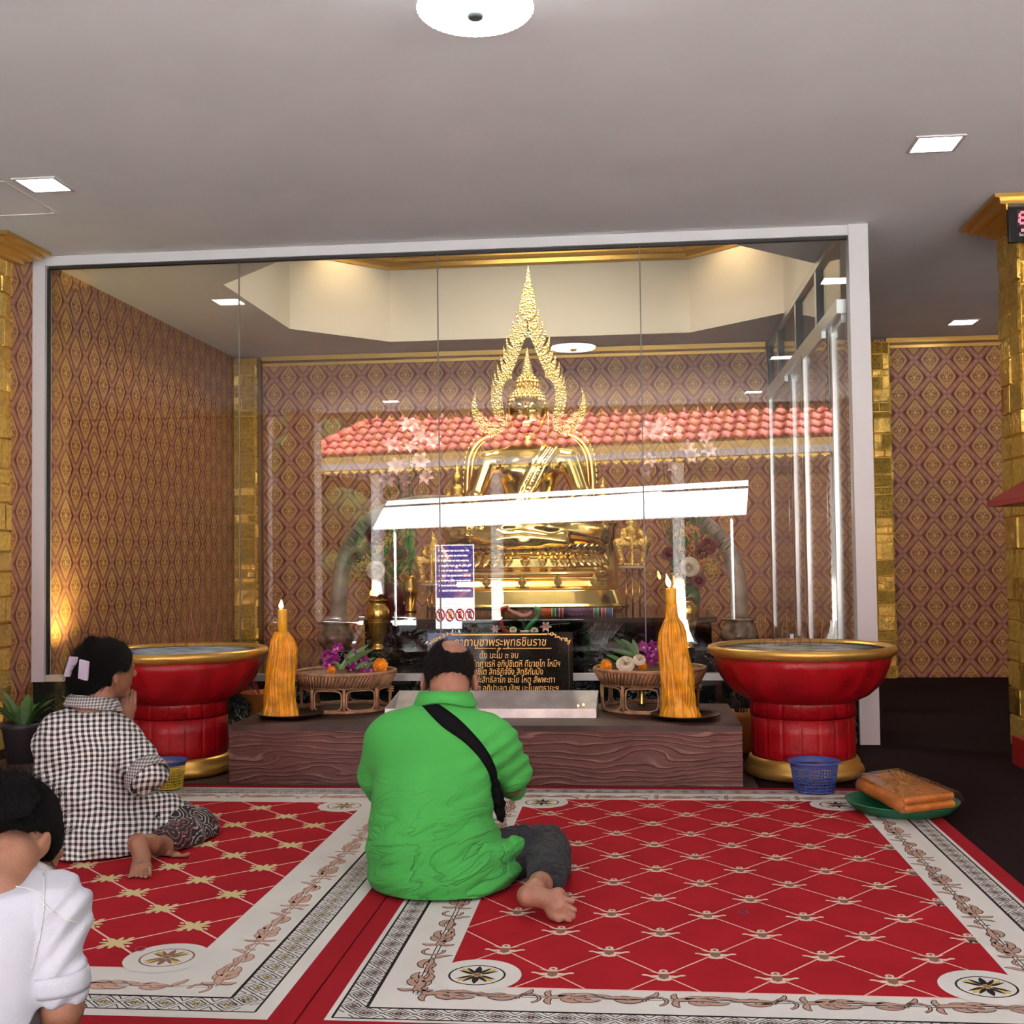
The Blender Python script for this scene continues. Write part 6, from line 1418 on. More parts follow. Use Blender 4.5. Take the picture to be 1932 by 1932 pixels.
# sole of the bare foot turned to the viewer
YF = 3.955
f.chain([A(995, 1691, YF+0.07), A(1022, 1694, YF+0.06), A(1046, 1702, YF+0.045)], [0.033, 0.029, 0.036], 0.02); f.chain([A(1054, 1688, YF+0.05), A(1056, 1706, YF+0.035), A(1046, 1722, YF+0.03)], [0.024, 0.026, 0.027], 0.02)
f.chain([an, A(1010, 1678, YF+0.12), A(997, 1689, YF+0.08)], [0.038, 0.034, 0.032], 0.02)
for (a, c, r) in (((1047, 1724), (1054, 1733), 0.0165), ((1062, 1722), (1073, 1737), 0.0112), ((1067, 1716), (1081, 1729), 0.0106), ((1068, 1708), (1084, 1717), 0.0102), ((1066, 1696), (1080, 1700), 0.0098)): f.cap(A(*a, YF+0.018), A(*c, YF+0.012), r, r*0.98, 0.004)
f.cut((0, 0, 0.0), (0, 0, -1)); obj('body', f.mesh('body', 1), M['skin_m'], MAN)
# hair with a bald crown
f = SDF(hd-0.18, hd+0.18, 0.005)
f.ell(hd, (0.100, 0.124, 0.116), 0.0, rot=tilt)
bc = A(853, 1226, 4.55); f.ell(bc+np.array((0, 0.060, 0.028)), (0.048, 0.125, 0.050), 0.014, op='s', rot=rotm(-0.42, 0, 0))
nape = A(848, 1297, 4.56); f.cut(nape, (0, -0.55, -1)); f.cut(hd+np.array((0, 0.075, 0)), (0, 1, -0.15))
for sg in (-1, 1): f.ell(hd+np.array((sg*0.112, 0.012, -0.048)), (0.028, 0.032, 0.05), 0.008, op='s')
f.ripple(lambda X, Y, Z: 0.0030*np.sin(X*310+2*np.sin(Z*90))*np.sin(Z*260+X*120)); hm = f.mesh('hair', 0); obj('hair', hm, M['hair_g'], MAN); strands('hair_strands', hm, M['hair_g'], MAN, 4200, 0.016, 0.0007, lambda c, nr: (0.25*(0.02-c.x), -0.25, -1.0), 1); strands('thin_hairs', hm, M['hair_g'], MAN, 500, 0.022, 0.0006, lambda c, nr: (-c.x*3, -0.5, 0.6), 7, lift=0.004)
# shirt
f = SDF((-0.45, -0.36, 0.0), (0.48, 0.45, 0.90), 0.0075)
f.ell(A(833, 1645, 4.42), (0.268, 0.270, 0.150), 0.04); f.ell(A(812, 1590, 4.44), (0.238, 0.225, 0.16), 0.06); f.ell(A(816, 1520, 4.47), (0.232, 0.195, 0.20), 0.06); f.ell(A(820, 1430, 4.52), (0.242, 0.165, 0.20), 0.06)
f.cap(A(742, 1386, 4.53), A(915, 1386, 4.53), 0.085, 0.085, 0.06); f.chain([A(838, 1372, 4.54), A(840, 1330, 4.55)], [0.12, 0.088], 0.06)
f.chain([A(724, 1400, 4.53), A(708, 1462, 4.60), A(716, 1492, 4.68)], [0.078, 0.064, 0.056], 0.03); f.chain([A(940, 1402, 4.53), A(966, 1455, 4.60), A(968, 1484, 4.70)], [0.082, 0.070, 0.056], 0.03)
f.cap(A(900, 1640, 4.42), A(952, 1612, 4.52), 0.13, 0.085, 0.04)
def folds(X, Y, Z):
    low = np.clip((0.42-Z)/0.3, 0, 1); rgt = np.clip((X+0.05)/0.25, 0, 1)
    a = np.sin(62*(Z-0.28*X)+2.2*np.sin(X*7+1)+1.0*np.sin(Y*9)); b = np.sin(95*(Z-0.55*X+0.05)+2*np.sin(X*11))
    return 0.011*a*low*(0.35+0.65*rgt)*(np.abs(a)) + 0.006*b*np.clip((Z-0.25)/0.2, 0, 1)*rgt*np.clip((0.62-Z)/0.15, 0, 1)
f.ripple(folds); f.cut((0, 0, 0.004), (0, 0, -1)); f.cut(A(840, 1309, 4.55), (0, -0.25, 1))
M['polo'] = cloth('green pique cotton', (0.058, 0.36, 0.070), 420, 0.0012, fold=0.026); shirt = f.mesh('shirt', 2); obj('shirt', shirt, M['polo'], MAN)
bv = BVHTree.FromPolygons([v.co.copy() for v in shirt.vertices], [tuple(p.vertices) for p in shirt.polygons])
def hit(px, py, off=0.004):
    d = Vector(ray(px, py)).normalized(); r = bv.ray_cast(Vector(OC)-Vector(o0), d)
    return (r[0]+r[1]*off if r[1].dot(d) < 0 else r[0]-r[1]*off) if r[0] is not None else None
# collar
b = MB(); n = 40; ctr = A(840, 1320, 4.555); vs_ = []
for j, (dr, dz) in enumerate(((0.0, 0.020), (0.006, 0.026), (0.026, -0.018), (0.022, -0.022))):
    for k in range(n):
        a = 2*math.pi*k/n; rx, ry = 0.094+dr, 0.086+dr; vs_.append((ctr[0]+rx*math.cos(a), ctr[1]+ry*math.sin(a), ctr[2]+dz-0.25*ry*math.sin(a)*0.6+(0.006*math.sin(3*a) if j > 1 else 0)))
b.add(vs_, [(j*n+k, j*n+(k+1) % n, (j+1)*n+(k+1) % n, (j+1)*n+k) for j in range(3) for k in range(n)], 0, True); o = b.build('collar', M['polo'], MAN); o.modifiers.new('s', 'SOLIDIFY').thickness = 0.004
# strap and pouch
Lf = spline([(791, 1326), (832, 1369), (876, 1401), (907, 1434), (925, 1468), (929, 1500)], 6); Rf = spline([(829, 1330), (864, 1356), (898, 1390), (920, 1418), (935, 1450), (941, 1486)], 6); vs_, fs_ = [], []; last = None
for (a, c) in zip(Lf, Rf):
    row = []
    for u in (0, 0.5, 1):
        q = hit(a[0]*(1-u)+c[0]*u, a[1]*(1-u)+c[1]*u); row.append(q)
    if any(r is None for r in row): row = [r if r is not None else (last[i] if last else Vector(A(a[0], a[1], 4.4))) for i, r in enumerate(row)]
    last = row; vs_ += row
for k in range(len(Lf)-1): fs_ += [(k*3, k*3+1, k*3+4, k*3+3), (k*3+1, k*3+2, k*3+5, k*3+4)]
M['strap'] = mat('black webbing', (0.004, 0.004, 0.005), 0.85, bumps=(300, 0.001)); o = MB().add(vs_, fs_, 0, True).build('strap', M['strap'], MAN); o.modifiers.new('s', 'SOLIDIFY').thickness = -0.003
f = SDF(A(940, 1520, 4.52)-0.14, A(940, 1520, 4.52)+0.14, 0.006); f.chain([A(935, 1478, 4.44), A(940, 1510, 4.47), A(944, 1538, 4.50)], [0.018, 0.028, 0.022], 0.01, sq=((1, 0, 0), 0.8)); f.cap(A(946, 1515, 4.52), A(948, 1546, 4.53), 0.016, 0.010, 0.008); f.ripple(lambda X, Y, Z: 0.003*np.sin(Z*150+X*90))
obj('pouch', f.mesh('pouch', 1), M['strap'], MAN)
# trousers
f = SDF((-0.40, -0.30, 0.0), (0.62, 0.72, 0.42), 0.0075)
f.chain([A(890, 1640, 4.45), A(985, 1612, 4.62), A(1030, 1602, 4.80)], [0.14, 0.105, 0.092], 0.03); f.chain([A(1030, 1602, 4.80), A(1036, 1630, 4.50), A(1030, 1660, 4.20)], [0.092, 0.080, 0.068], 0.02)
f.chain([A(790, 1650, 4.45), A(770, 1620, 4.85), A(880, 1628, 4.95)], [0.14, 0.095, 0.07], 0.03)
f.ripple(lambda X, Y, Z: 0.005*np.sin(70*X+40*Y+2*np.sin(Z*20))*np.sin(Z*33+1)); f.cut((0, 0, 0.001), (0, 0, -1)); f.cut(A(1026, 1672, 4.17), (0, -1, -0.05))
obj('trousers', f.mesh('trousers', 2), cloth('charcoal twill', (0.024, 0.026, 0.030), 300, 0.001, fold=0.03), MAN)
# ---- woman in the checked shirt
WOM = thing('person', 'woman in black and white checked shirt kneeling with hands pressed together', 'person', (float(P(190, 1600, 4.85)[0]), 4.85, ZF)); o0 = np.array(WOM.location)
hd = A(200, 1262, 5.0); yaw = -0.62; fw_ = np.array((math.sin(-yaw), math.cos(yaw), 0)); sd = np.array((math.cos(yaw), math.sin(yaw), 0)); HT = rotm(-0.25, 0, yaw)
f = SDF((-0.42, -0.56, -0.002), (0.62, 0.62, 1.0), 0.0055)
f.ell(hd, (0.088, 0.108, 0.115), 0.02, rot=HT); f.ell(hd+fw_*0.045+np.array((0, 0, -0.045)), (0.066, 0.068, 0.082), 0.03, rot=HT)
f.chain([hd+fw_*0.112+np.array((0, 0, 0.0)), hd+fw_*0.132+np.array((0, 0, -0.03))], [0.012, 0.016], 0.010)
for sg in (-1, 1):
    f.ell(hd+fw_*0.10+sd*sg*0.035+np.array((0, 0, 0.008)), (0.017, 0.014, 0.011), 0.006); e = hd+sd*sg*0.090-fw_*0.005+np.array((0, 0, -0.03)); f.ell(e, (0.012, 0.020, 0.034), 0.005, rot=rotm(0, 0, yaw+sg*0.4))
f.cap(hd+fw_*0.108+sd*0.02+np.array((0, 0, -0.07)), hd+fw_*0.108-sd*0.02+np.array((0, 0, -0.07)), 0.008, 0.008, 0.006); f.ell(hd+fw_*0.085+np.array((0, 0, -0.105)), (0.03, 0.03, 0.025), 0.02)
f.chain([A(172, 1345, 4.93), A(190, 1310, 4.96), hd+np.array((0, 0, -0.05))], [0.075, 0.060, 0.062], 0.02)
f.chain([A(190, 1580, 4.90), A(168, 1500, 4.90), A(165, 1420, 4.92), A(170, 1360, 4.93)], [0.15, 0.12, 0.11, 0.08], 0.03); f.cap(A(118, 1390, 4.89), A(216, 1396, 5.0), 0.05, 0.05, 0.03)
w1, w2 = A(240, 1368, 5.12), A(226, 1368, 5.17)
f.chain([A(228, 1400, 4.98), A(280, 1468, 4.80), A(276, 1472, 4.84), w1], [0.052, 0.050, 0.044, 0.028], 0.015); f.chain([A(110, 1400, 4.9), A(150, 1480, 5.15), w2], [0.052, 0.042, 0.028], 0.015)
hand(f, w1, A(246, 1302, 5.14), (0.75, -0.6, 0.15), 0.95); hand(f, w2, A(234, 1302, 5.17), (-0.75, 0.6, 0.15), 0.95)
f.chain([A(230, 1570, 4.90), A(365, 1568, 5.10), A(305, 1597, 4.78)], [0.105, 0.072, 0.040], 0.02); f.chain([A(170, 1590, 4.92), A(300, 1570, 5.25), A(310, 1605, 4.95)], [0.105, 0.072, 0.045], 0.02)
# bare foot standing on its toes, sole to the viewer
f.chain([A(305, 1597, 4.78), A(285, 1592, 4.66), A(262, 1590, 4.585)], [0.040, 0.036, 0.034], 0.015); f.chain([A(258, 1590, 4.575), A(268, 1615, 4.56), A(266, 1638, 4.53)], [0.035, 0.030, 0.036], 0.02); f.chain([A(266, 1638, 4.53), A(262, 1646, 4.475)], [0.034, 0.026], 0.02); f.cap(A(256, 1643, 4.48), A(277, 1637, 4.49), 0.022, 0.022, 0.015)
for a, c, r in (((253, 1645), (243, 1662), 0.0140), ((261, 1646), (256, 1662), 0.0095), ((268, 1645), (266, 1661), 0.0092), ((275, 1642), (275, 1657), 0.0088), ((281, 1638), (283, 1651), 0.0084)): f.cap(A(*a, 4.46), A(*c, 4.415), r, r*0.95, 0.002)
f.chain([A(310, 1605, 4.95), A(300, 1617, 4.80), A(330, 1620, 4.76)], [0.04, 0.030, 0.030], 0.015)
for k in range(5): f.cap(A(330+k*4, 1622-k*1.5, 4.755), A(338+k*4.5, 1619-k*2.0, 4.74), 0.012-0.0008*k, 0.011-0.0008*k, 0.003)
f.cut((0, 0, 0.0), (0, 0, -1)); obj('body', f.mesh('body', 1), M['skin_w'], WOM)
f = SDF(hd-0.22, hd+0.22, 0.006); back = -fw_
f.ell(hd+np.array((0, 0, 0.012)), (0.108, 0.128, 0.122), 0.0, rot=HT); f.chain([hd+back*0.085+np.array((0, 0, 0.065)), hd+back*0.105+np.array((0, 0, 0.0)), hd+back*0.085+np.array((0, 0, -0.075))], [0.050, 0.062, 0.056], 0.04)
f.chain([A(168, 1228, 4.90), A(172, 1212, 4.92), A(180, 1206, 4.95)], [0.030, 0.024, 0.012], 0.02); f.ell(A(160, 1290, 4.92), (0.075, 0.06, 0.05), 0.03)
f.ripple(lambda X, Y, Z: 0.0022*np.sin(X*300+Z*40)*np.sin(Z*180+Y*120))
f.cut(hd+fw_*0.060, fw_+np.array((0, 0, -0.55))); f.cut(A(170, 1308, 4.94), (0, 0, -1)); f.ell(hd+sd*0.098+fw_*0.02+np.array((0, 0, -0.055)), (0.03, 0.05, 0.055), 0.01, op='s', rot=HT)
hm = f.mesh('hair', 1); obj('hair', hm, M['hair'], WOM); strands('hair_strands', hm, M['hair'], WOM, 2600, 0.045, 0.0008, lambda c, nr: tuple(back*0.9+np.array((0, 0, -0.6))), 2, lift=0.002)
M['clip'] = mat('lilac plastic clip', (0.42, 0.38, 0.50), 0.35)
q = Vector(A(158, 1264, 4.80)); b = MB(); Mx = Matrix.Translation(q) @ Matrix.Rotation(0.25, 4, 'Y') @ Matrix.Rotation(0.35, 4, 'X')
b.box(-0.022, 0.022, -0.006, 0.006, -0.045, 0.045, M=Mx); b.build('hair_clip', M['clip'], WOM, bevel=0.004)
q = Vector(A(134, 1258, 4.84)); b = MB(); Mx = Matrix.Translation(q) @ Matrix.Rotation(0.35, 4, 'Y') @ Matrix.Rotation(0.1, 4, 'X') @ Matrix.Rotation(1.0, 4, 'Z'); b.box(-0.020, 0.020, -0.006, 0.006, -0.045, 0.045, M=Mx); b.build('hair_clip', M['clip'], WOM, bevel=0.004)
def gingham():
    m, nt, p = new_mat('black and white gingham'); v, x, y, z = coords(nt, 'Object'); w1_ = noise(nt, v, 3.5, 2)*0.05
    u = (x*0.88+y*0.42+w1_)/0.0225; q = (z+y*0.25-x*0.10+noise(nt, v, 4.3, 2)*0.05)/0.0225
    a = (u.fract()-0.5).abs().ss(0.22, 0.28); c = (q.fract()-0.5).abs().ss(0.22, 0.28)
    col = mixc(nt, a, (0.70, 0.68, 0.66), (0.24, 0.235, 0.23)); col2 = mixc(nt, a, (0.30, 0.29, 0.29), (0.010, 0.010, 0.012))
    _set(nt, p.inputs['Base Color'], mixc(nt, c, col, col2)); p.inputs['Roughness'].default_value = 0.85; _set(nt, p.inputs['Normal'], bump(nt, a*c*0.5+noise(nt, v, 40, 3), 0.002)); return m
def pinweave():
    m, nt, p = new_mat('fine grey houndstooth'); v, x, y, z = coords(nt, 'Object'); a = (((x+z)*260).sin()*((x-z)*260).sin()).ss(-0.2, 0.2)
    _set(nt, p.inputs['Base Color'], mixc(nt, a, (0.10, 0.10, 0.10), (0.42, 0.41, 0.40))); p.inputs['Roughness'].default_value = 0.85; return m
M['ging'] = gingham(); M['pin'] = pinweave()
f = SDF((-0.45, -0.42, 0.0), (0.50, 0.42, 0.88), 0.0075)
f.ell(A(190, 1585, 4.90), (0.245, 0.270, 0.165), 0.05); f.ell(A(160, 1510, 4.90), (0.222, 0.205, 0.20), 0.06); f.ell(A(160, 1425, 4.91), (0.215, 0.17, 0.19), 0.06)
f.cap(A(112, 1384, 4.88), A(222, 1390, 5.0), 0.085, 0.085, 0.06); f.chain([A(166, 1372, 4.93), A(178, 1335, 4.95)], [0.12, 0.085], 0.06)
f.chain([A(230, 1400, 4.97), A(256, 1434, 4.86), A(277, 1462, 4.80)], [0.092, 0.086, 0.080], 0.006); f.chain([A(108, 1400, 4.9), A(118, 1470, 5.05)], [0.09, 0.075], 0.03)
f.chain([A(230, 1560, 4.93), A(300, 1553, 5.03)], [0.15, 0.128], 0.05)
f.ripple(lambda X, Y, Z: 0.0085*np.sin(55*(Z+0.35*X)+2*np.sin(X*9)+Y*6)*np.clip((0.55-Z)/0.3, 0.15, 1)+0.003*np.sin(48*(X+0.6*Z)))
f.cut((0, 0, 0.004), (0, 0, -1)); f.cut(A(180, 1330, 4.95), (0.1, -0.2, 1)); f.cut(A(283, 1474, 4.95), np.array((0.12, 0.0, -0.25)) if False else np.array(A(290, 1482, 4.95))-np.array(A(255, 1432, 4.95))) if False else None
obj('shirt', f.mesh('shirt', 2), M['ging'], WOM)
b = MB(); ctr = A(176, 1326, 4.945); n = 36; vs_ = []
for j, (dr, dz) in enumerate(((0.0, 0.022), (0.006, 0.026), (0.026, -0.018), (0.022, -0.022))):
    for k in range(n): a = 2*math.pi*k/n; rx = 0.094+dr; vs_.append((ctr[0]+rx*math.cos(a), ctr[1]+rx*0.92*math.sin(a), ctr[2]+dz-0.12*rx*math.sin(a)-0.10*rx*math.cos(a)))
b.add(vs_, [(j*n+k, j*n+(k+1) % n, (j+1)*n+(k+1) % n, (j+1)*n+k) for j in range(3) for k in range(n)], 0, True); o = b.build('collar', M['pin'], WOM); o.modifiers.new('s', 'SOLIDIFY').thickness = 0.004
a_, c_ = A(268, 1450, 4.825), A(283, 1471, 4.79); MB().tube([a_+(c_-a_)*u for u in (0.25, 0.5, 1.0)], [0.084, 0.088, 0.086], 32, cap=False).build('cuff', M['pin'], WOM).modifiers.new('s', 'SOLIDIFY').thickness = 0.004
def floral():
    m, nt, p = new_mat('black floral print cotton'); v, x, y, z = coords(nt, 'Object'); d = noise(nt, v, 9, 2)
    n = nt.nodes.new('ShaderNodeTexVoronoi'); n.inputs['Scale'].default_value = 13; nt.links.new(v, n.inputs['Vector']); r = S(nt, n.outputs[0])
    ring = ((r*34+d*9).sin()).ss(0.55, 0.85)*d.ss(0.35, 0.5); dots = ((x*190).sin()*(z*190).sin()*1.0).gt(0.93)
    c = mixc(nt, ring, (0.008, 0.008, 0.010), (0.42, 0.36, 0.34)); c = mixc(nt, ring*(noise(nt, v, 5, 1).ss(0.5, 0.6)), c, (0.22, 0.05, 0.05)); c = mixc(nt, dots, c, (0.5, 0.5, 0.5))
    _set(nt, p.inputs['Base Color'], c); p.inputs['Roughness'].default_value = 0.8; return m
f = SDF((-0.35, -0.35, 0.0), (0.62, 0.62, 0.42), 0.0075)
f.chain([A(235, 1570, 4.92), A(330, 1562, 5.06), A(372, 1566, 5.12)], [0.13, 0.112, 0.092], 0.03); f.chain([A(372, 1566, 5.12), A(345, 1582, 4.98), A(310, 1594, 4.84)], [0.092, 0.088, 0.072], 0.02)
f.chain([A(180, 1590, 4.94), A(300, 1572, 5.27), A(315, 1596, 5.05)], [0.13, 0.10, 0.08], 0.03); f.ripple(lambda X, Y, Z: 0.004*np.sin(60*X+50*Y+2*np.sin(Z*20))); f.cut((0, 0, 0.001), (0, 0, -1))
obj('trousers', f.mesh('trousers', 2), floral(), WOM)
# ---- woman in the white blouse
YW = 2.35; BOW = thing('person', 'woman in sheer white puff sleeved blouse bowing her head', 'person', (float(P(0, 1900, YW)[0]), YW, ZF)); o0 = np.array(BOW.location); q_ = mpp(YW)
hd = A(24, 1562, 2.56)
f = SDF((-0.36, -0.42, -0.002), (0.26, 0.55, 0.78), 0.006)
yaw = -0.45; fw_ = np.array((math.sin(-yaw), math.cos(yaw), -0.5)); fw_ /= np.linalg.norm(fw_); sd = np.array((math.cos(yaw), math.sin(yaw), 0)); HT = rotm(-0.6, 0, yaw)
f.ell(hd, (0.075, 0.098, 0.094), 0.02, rot=HT); f.ell(hd+fw_*0.055+np.array((0, 0, -0.045)), (0.058, 0.062, 0.072), 0.03, rot=HT); f.chain([hd+fw_*0.113, hd+fw_*0.132+np.array((0, 0, -0.022))], [0.011, 0.015], 0.01)
for sg in (-1, 1): f.ell(hd+fw_*0.10+sd*sg*0.032+np.array((0, 0, 0.0)), (0.015, 0.012, 0.010), 0.006)
e = A(84, 1592, 2.50); f.ell(e, (0.011, 0.019, 0.029), 0.005, rot=rotm(-0.5, 0, yaw+0.4)); f.ell(e+np.array((0.009, -0.006, 0)), (0.0045, 0.009, 0.017), 0.003, op='s', rot=rotm(-0.5, 0, yaw+0.4)); f.cap(e, hd+sd*0.05, 0.008, 0.02, 0.006)
f.ell(hd-sd*0.08+np.array((0, 0, -0.025)), (0.011, 0.018, 0.029), 0.005, rot=rotm(-0.5, 0, yaw-0.4))
f.chain([A(-5, 1680, 2.38), A(20, 1622, 2.44), hd+np.array((0, 0, -0.035))], [0.062, 0.050, 0.054], 0.02)
f.chain([(-0.04, -0.06, 0.12), A(-20, 1850, 2.36), A(-5, 1750, 2.40), A(0, 1700, 2.41)], [0.11, 0.085, 0.085, 0.06], 0.03); f.cap(A(-70, 1710, 2.42), A(80, 1702, 2.40), 0.038, 0.038, 0.02)
f.chain([A(108, 1706, 2.39), A(118, 1900, 2.36), A(112, 1950, 2.40), A(60, 1900, 2.62), A(30, 1850, 2.66)], [0.042, 0.040, 0.038, 0.028, 0.023], 0.015); f.chain([A(-100, 1716, 2.42), A(-110, 1940, 2.42), A(-30, 1890, 2.62), A(0, 1850, 2.66)], [0.042, 0.038, 0.027, 0.023], 0.015)
hand(f, A(30, 1850, 2.66), A(18, 1750, 2.72), (1, 0.1, 0), 0.85); hand(f, A(0, 1850, 2.66), A(12, 1750, 2.72), (-1, 0.1, 0), 0.85)
for sg in (-1, 1): f.chain([(-0.04+sg*0.09, -0.03, 0.10), (-0.04+sg*0.10, 0.22, 0.07), (-0.04+sg*0.08, -0.14, 0.05)], [0.085, 0.06, 0.035], 0.02)
f.cut((0, 0, 0.0), (0, 0, -1)); obj('body', f.mesh('body', 2), M['skin_w'], BOW)
f = SDF(hd-0.22, hd+0.22, 0.0055); f.ell(hd+np.array((0, 0, 0.010)), (0.090, 0.112, 0.106), 0.0, rot=HT)
f.chain([A(52, 1508, 2.50), A(30, 1488, 2.48), A(5, 1486, 2.50), A(-20, 1500, 2.52), A(0, 1525, 2.46), A(40, 1520, 2.46)], [0.026, 0.026, 0.026, 0.026, 0.030, 0.026], 0.012)
f.chain([A(66, 1556, 2.58), A(84, 1590, 2.60), A(88, 1625, 2.61)], [0.050, 0.042, 0.022], 0.02)
f.ripple(lambda X, Y, Z: 0.0030*np.sin(X*260+Z*60)*np.sin(Z*210+Y*120)); f.cut(A(30, 1606, 2.47), (-0.1, -1.0, -0.75)); f.ell(e+np.array((0.006, -0.02, 0.0)), (0.026, 0.032, 0.036), 0.008, op='s'); f.cut(hd+fw_*0.088, fw_)
hm = f.mesh('hair', 1); obj('hair', hm, M['hair'], BOW); strands('hair_strands', hm, M['hair'], BOW, 2600, 0.04, 0.0007, lambda c, nr: (-0.3, -0.5, 0.8), 3, lift=0.003); strands('loose_strands', hm, M['hair'], BOW, 220, 0.06, 0.0005, lambda c, nr: (random.uniform(-1, 1), -0.5, 0.9), 4, lift=0.02)
M['blouse'] = cloth('sheer white voile', (0.40, 0.41, 0.45), 300, 0.0008, 0.7); M['lace'] = mat('white lace', (0.62, 0.62, 0.60), 0.8, bumps=(160, 0.006))
f = SDF((-0.34, -0.34, 0.06), (0.26, 0.30, 0.62), 0.0055)
f.chain([(-0.04, -0.05, 0.14), A(-25, 1870, 2.36), A(-5, 1760, 2.385), A(0, 1705, 2.395)], [0.150, 0.128, 0.122, 0.085], 0.05); f.cap(A(-72, 1705, 2.42), A(78, 1697, 2.39), 0.055, 0.055, 0.04)
f.chain([A(104, 1668, 2.40), A(120, 1716, 2.385), A(108, 1790, 2.37), A(112, 1862, 2.36)], [0.042, 0.056, 0.049, 0.055], 0.015); f.chain([A(-96, 1690, 2.43), A(-104, 1780, 2.42), A(-106, 1862, 2.42)], [0.05, 0.056, 0.052], 0.02)
f.ripple(lambda X, Y, Z: 0.0050*np.sin(95*Z-60*X+3*np.sin(X*22+Y*10))*np.clip((X-0.085)/0.04, 0, 1)+0.003*np.sin(60*X+25*Z)*np.clip((0.085-X)/0.1, 0, 1))
a_, c_ = np.array(A(111, 1838, 2.36)), np.array(A(114, 1868, 2.36))
f.cap(a_+np.array((0.0, 0, -0.125)), a_+np.array((0.0, 0, -0.20)), 0.085, 0.085, 0.004, op='s'); lf = np.array(A(-106, 1862, 2.42)); f.cap(lf+np.array((0, 0, -0.11)), lf+np.array((0, 0, -0.2)), 0.085, 0.085, 0.004, op='s')
f.cut(A(0, 1652, 2.40), (0, -0.25, 1)); bl = f.mesh('blouse', 2); obj('blouse', bl, M['blouse'], BOW); bv = BVHTree.FromPolygons([v.co.copy() for v in bl.vertices], [tuple(p.vertices) for p in bl.polygons])
MB().tube([a_+(c_-a_)*u for u in (-0.25, 0.2, 0.7, 1.0)], [0.055, 0.0575, 0.058, 0.056], 36, cap=False).build('cuff', M['blouse'], BOW).modifiers.new('s', 'SOLIDIFY').thickness = 0.003
for pts, nm in (([(80, 1625), (84, 1680), (82, 1730), (70, 1790), (57, 1830)], 'armhole_seam'), ([(-20, 1672), (30, 1674), (60, 1680), (82, 1690)], 'yoke_seam'), ([(78, 1700), (95, 1715), (120, 1732), (150, 1740)], 'gather_seam')):
    H_ = [h_ for h_ in (hit(x, y, 0.002) for x, y in spline(pts, 6)) if h_ is not None]
    if len(H_) > 3: MB().tube(H_, 0.0013, 6).build(nm, M['lace'], BOW)
n = 36; ctr = A(4, 1652, 2.42); vs_ = []
for j, (dr, dz) in enumerate(((0.0, 0.012), (0.018, 0.002), (0.046, -0.022))):
    for k in range(n): a = 2*math.pi*k/n; rx = 0.064+dr; vs_.append((ctr[0]+rx*math.cos(a), ctr[1]+rx*math.sin(a), ctr[2]+dz+0.22*rx*math.sin(a)-0.006))
MB().add(vs_, [(j*n+k, j*n+(k+1) % n, (j+1)*n+(k+1) % n, (j+1)*n+k) for j in range(2) for k in range(n)], 0, True).build('lace_collar', M['lace'], BOW).modifiers.new('s', 'SOLIDIFY').thickness = 0.003
f = SDF((-0.40, -0.42, 0.0), (0.30, 0.52, 0.30), 0.009); f.ell((-0.04, -0.06, 0.10), (0.20, 0.22, 0.13), 0.05)
for sg in (-1, 1): f.chain([(-0.04+sg*0.08, 0, 0.10), (-0.04+sg*0.10, 0.20, 0.08)], [0.12, 0.085], 0.05)
f.cut((0, 0, 0.001), (0, 0, -1)); obj('skirt', f.mesh('skirt', 2), cloth('black skirt', (0.010, 0.010, 0.011)), BOW)
# ------------------------------------------------------------------ outside: the yard and the pavilion mirrored in the glass
struct(MB().box(-40, 40, -45, -1.1, -0.62, -0.5).build('ground', mat('pale yard paving', (0.60, 0.595, 0.58), 0.85, var=0.1, vscale=1.2, kind='World')))
struct(MB().box(-9.2, 7.2, -1.5, -1.1, -0.5, 0.0).build('floor_step', M['plaster']))
PAV = thing('pavilion', 'open pavilion with red tiled roof and white columns across the yard', 'building', (0.0, -6.75, 0), math.radians(12.5))
M['tile'] = mat('red clay tile', (0.42, 0.085, 0.065), 0.6, var=0.25, vscale=0.9, kind='World')
tw, th_, sl = 0.225, 0.27, math.radians(35)
tb = MB(); n = 8; vv = []; 
for r_, (yy, lift) in enumerate(((0.0, 0.034), (th_+0.03, 0.0))):
    for k in range(n+1):
        u = k/n; vv.append(((u-0.5)*tw, yy, 0.026*math.cos(2*math.pi*u)+lift))
for k in range(n+1): u = k/n; vv.append(((u-0.5)*tw, 0.03, 0.026*math.cos(2*math.pi*u)-0.02))
tb.add(vv, [(k, k+1, n+2+k, n+1+k) for k in range(n)]+[(2*(n+1)+k, 2*(n+1)+k+1, k+1, k) for k in range(n)], 0, True)
tme = tb.mesh('roof_tile'); tme.materials.append(M['tile'])
XA, XB = -7.0, 6.8
EZ = 3.34
cnt = 0
roof = MB().add([(XA, 0, EZ), (XB, 0, EZ), (XB-2.9, -2.9, EZ+2.9*math.tan(sl)), (XA+2.9, -2.9, EZ+2.9*math.tan(sl))], [(0, 1, 2, 3)]).build('roof', M['tile'], PAV)
rows = 9
more = MB()
for j in range(rows+3):
    s0 = j*th_; yy = -s0*math.cos(sl); zz = EZ+s0*math.sin(sl)+0.02
    xa, xb = XA+s0*math.cos(sl), XB-s0*math.cos(sl)
    k = math.ceil(xa/tw)
    while k*tw < xb:
        if cnt < 300 and j < rows and -5.0 < k*tw < 4.4:
            inst('roof_tile', tme, roof, (k*tw, yy, zz), (sl, 0, math.pi)); cnt += 1
        else:
            Mx = Matrix.Translation((k*tw, yy, zz)) @ Matrix.Rotation(math.pi, 4, 'Z') @ Matrix.Rotation(sl, 4, 'X')
            more.add([tuple(Mx @ Vector(p)) for p in vv], tb.f, 0, True)
        k += 1
tag(more.build('roof_tiles', M['tile'], roof), kind='stuff')
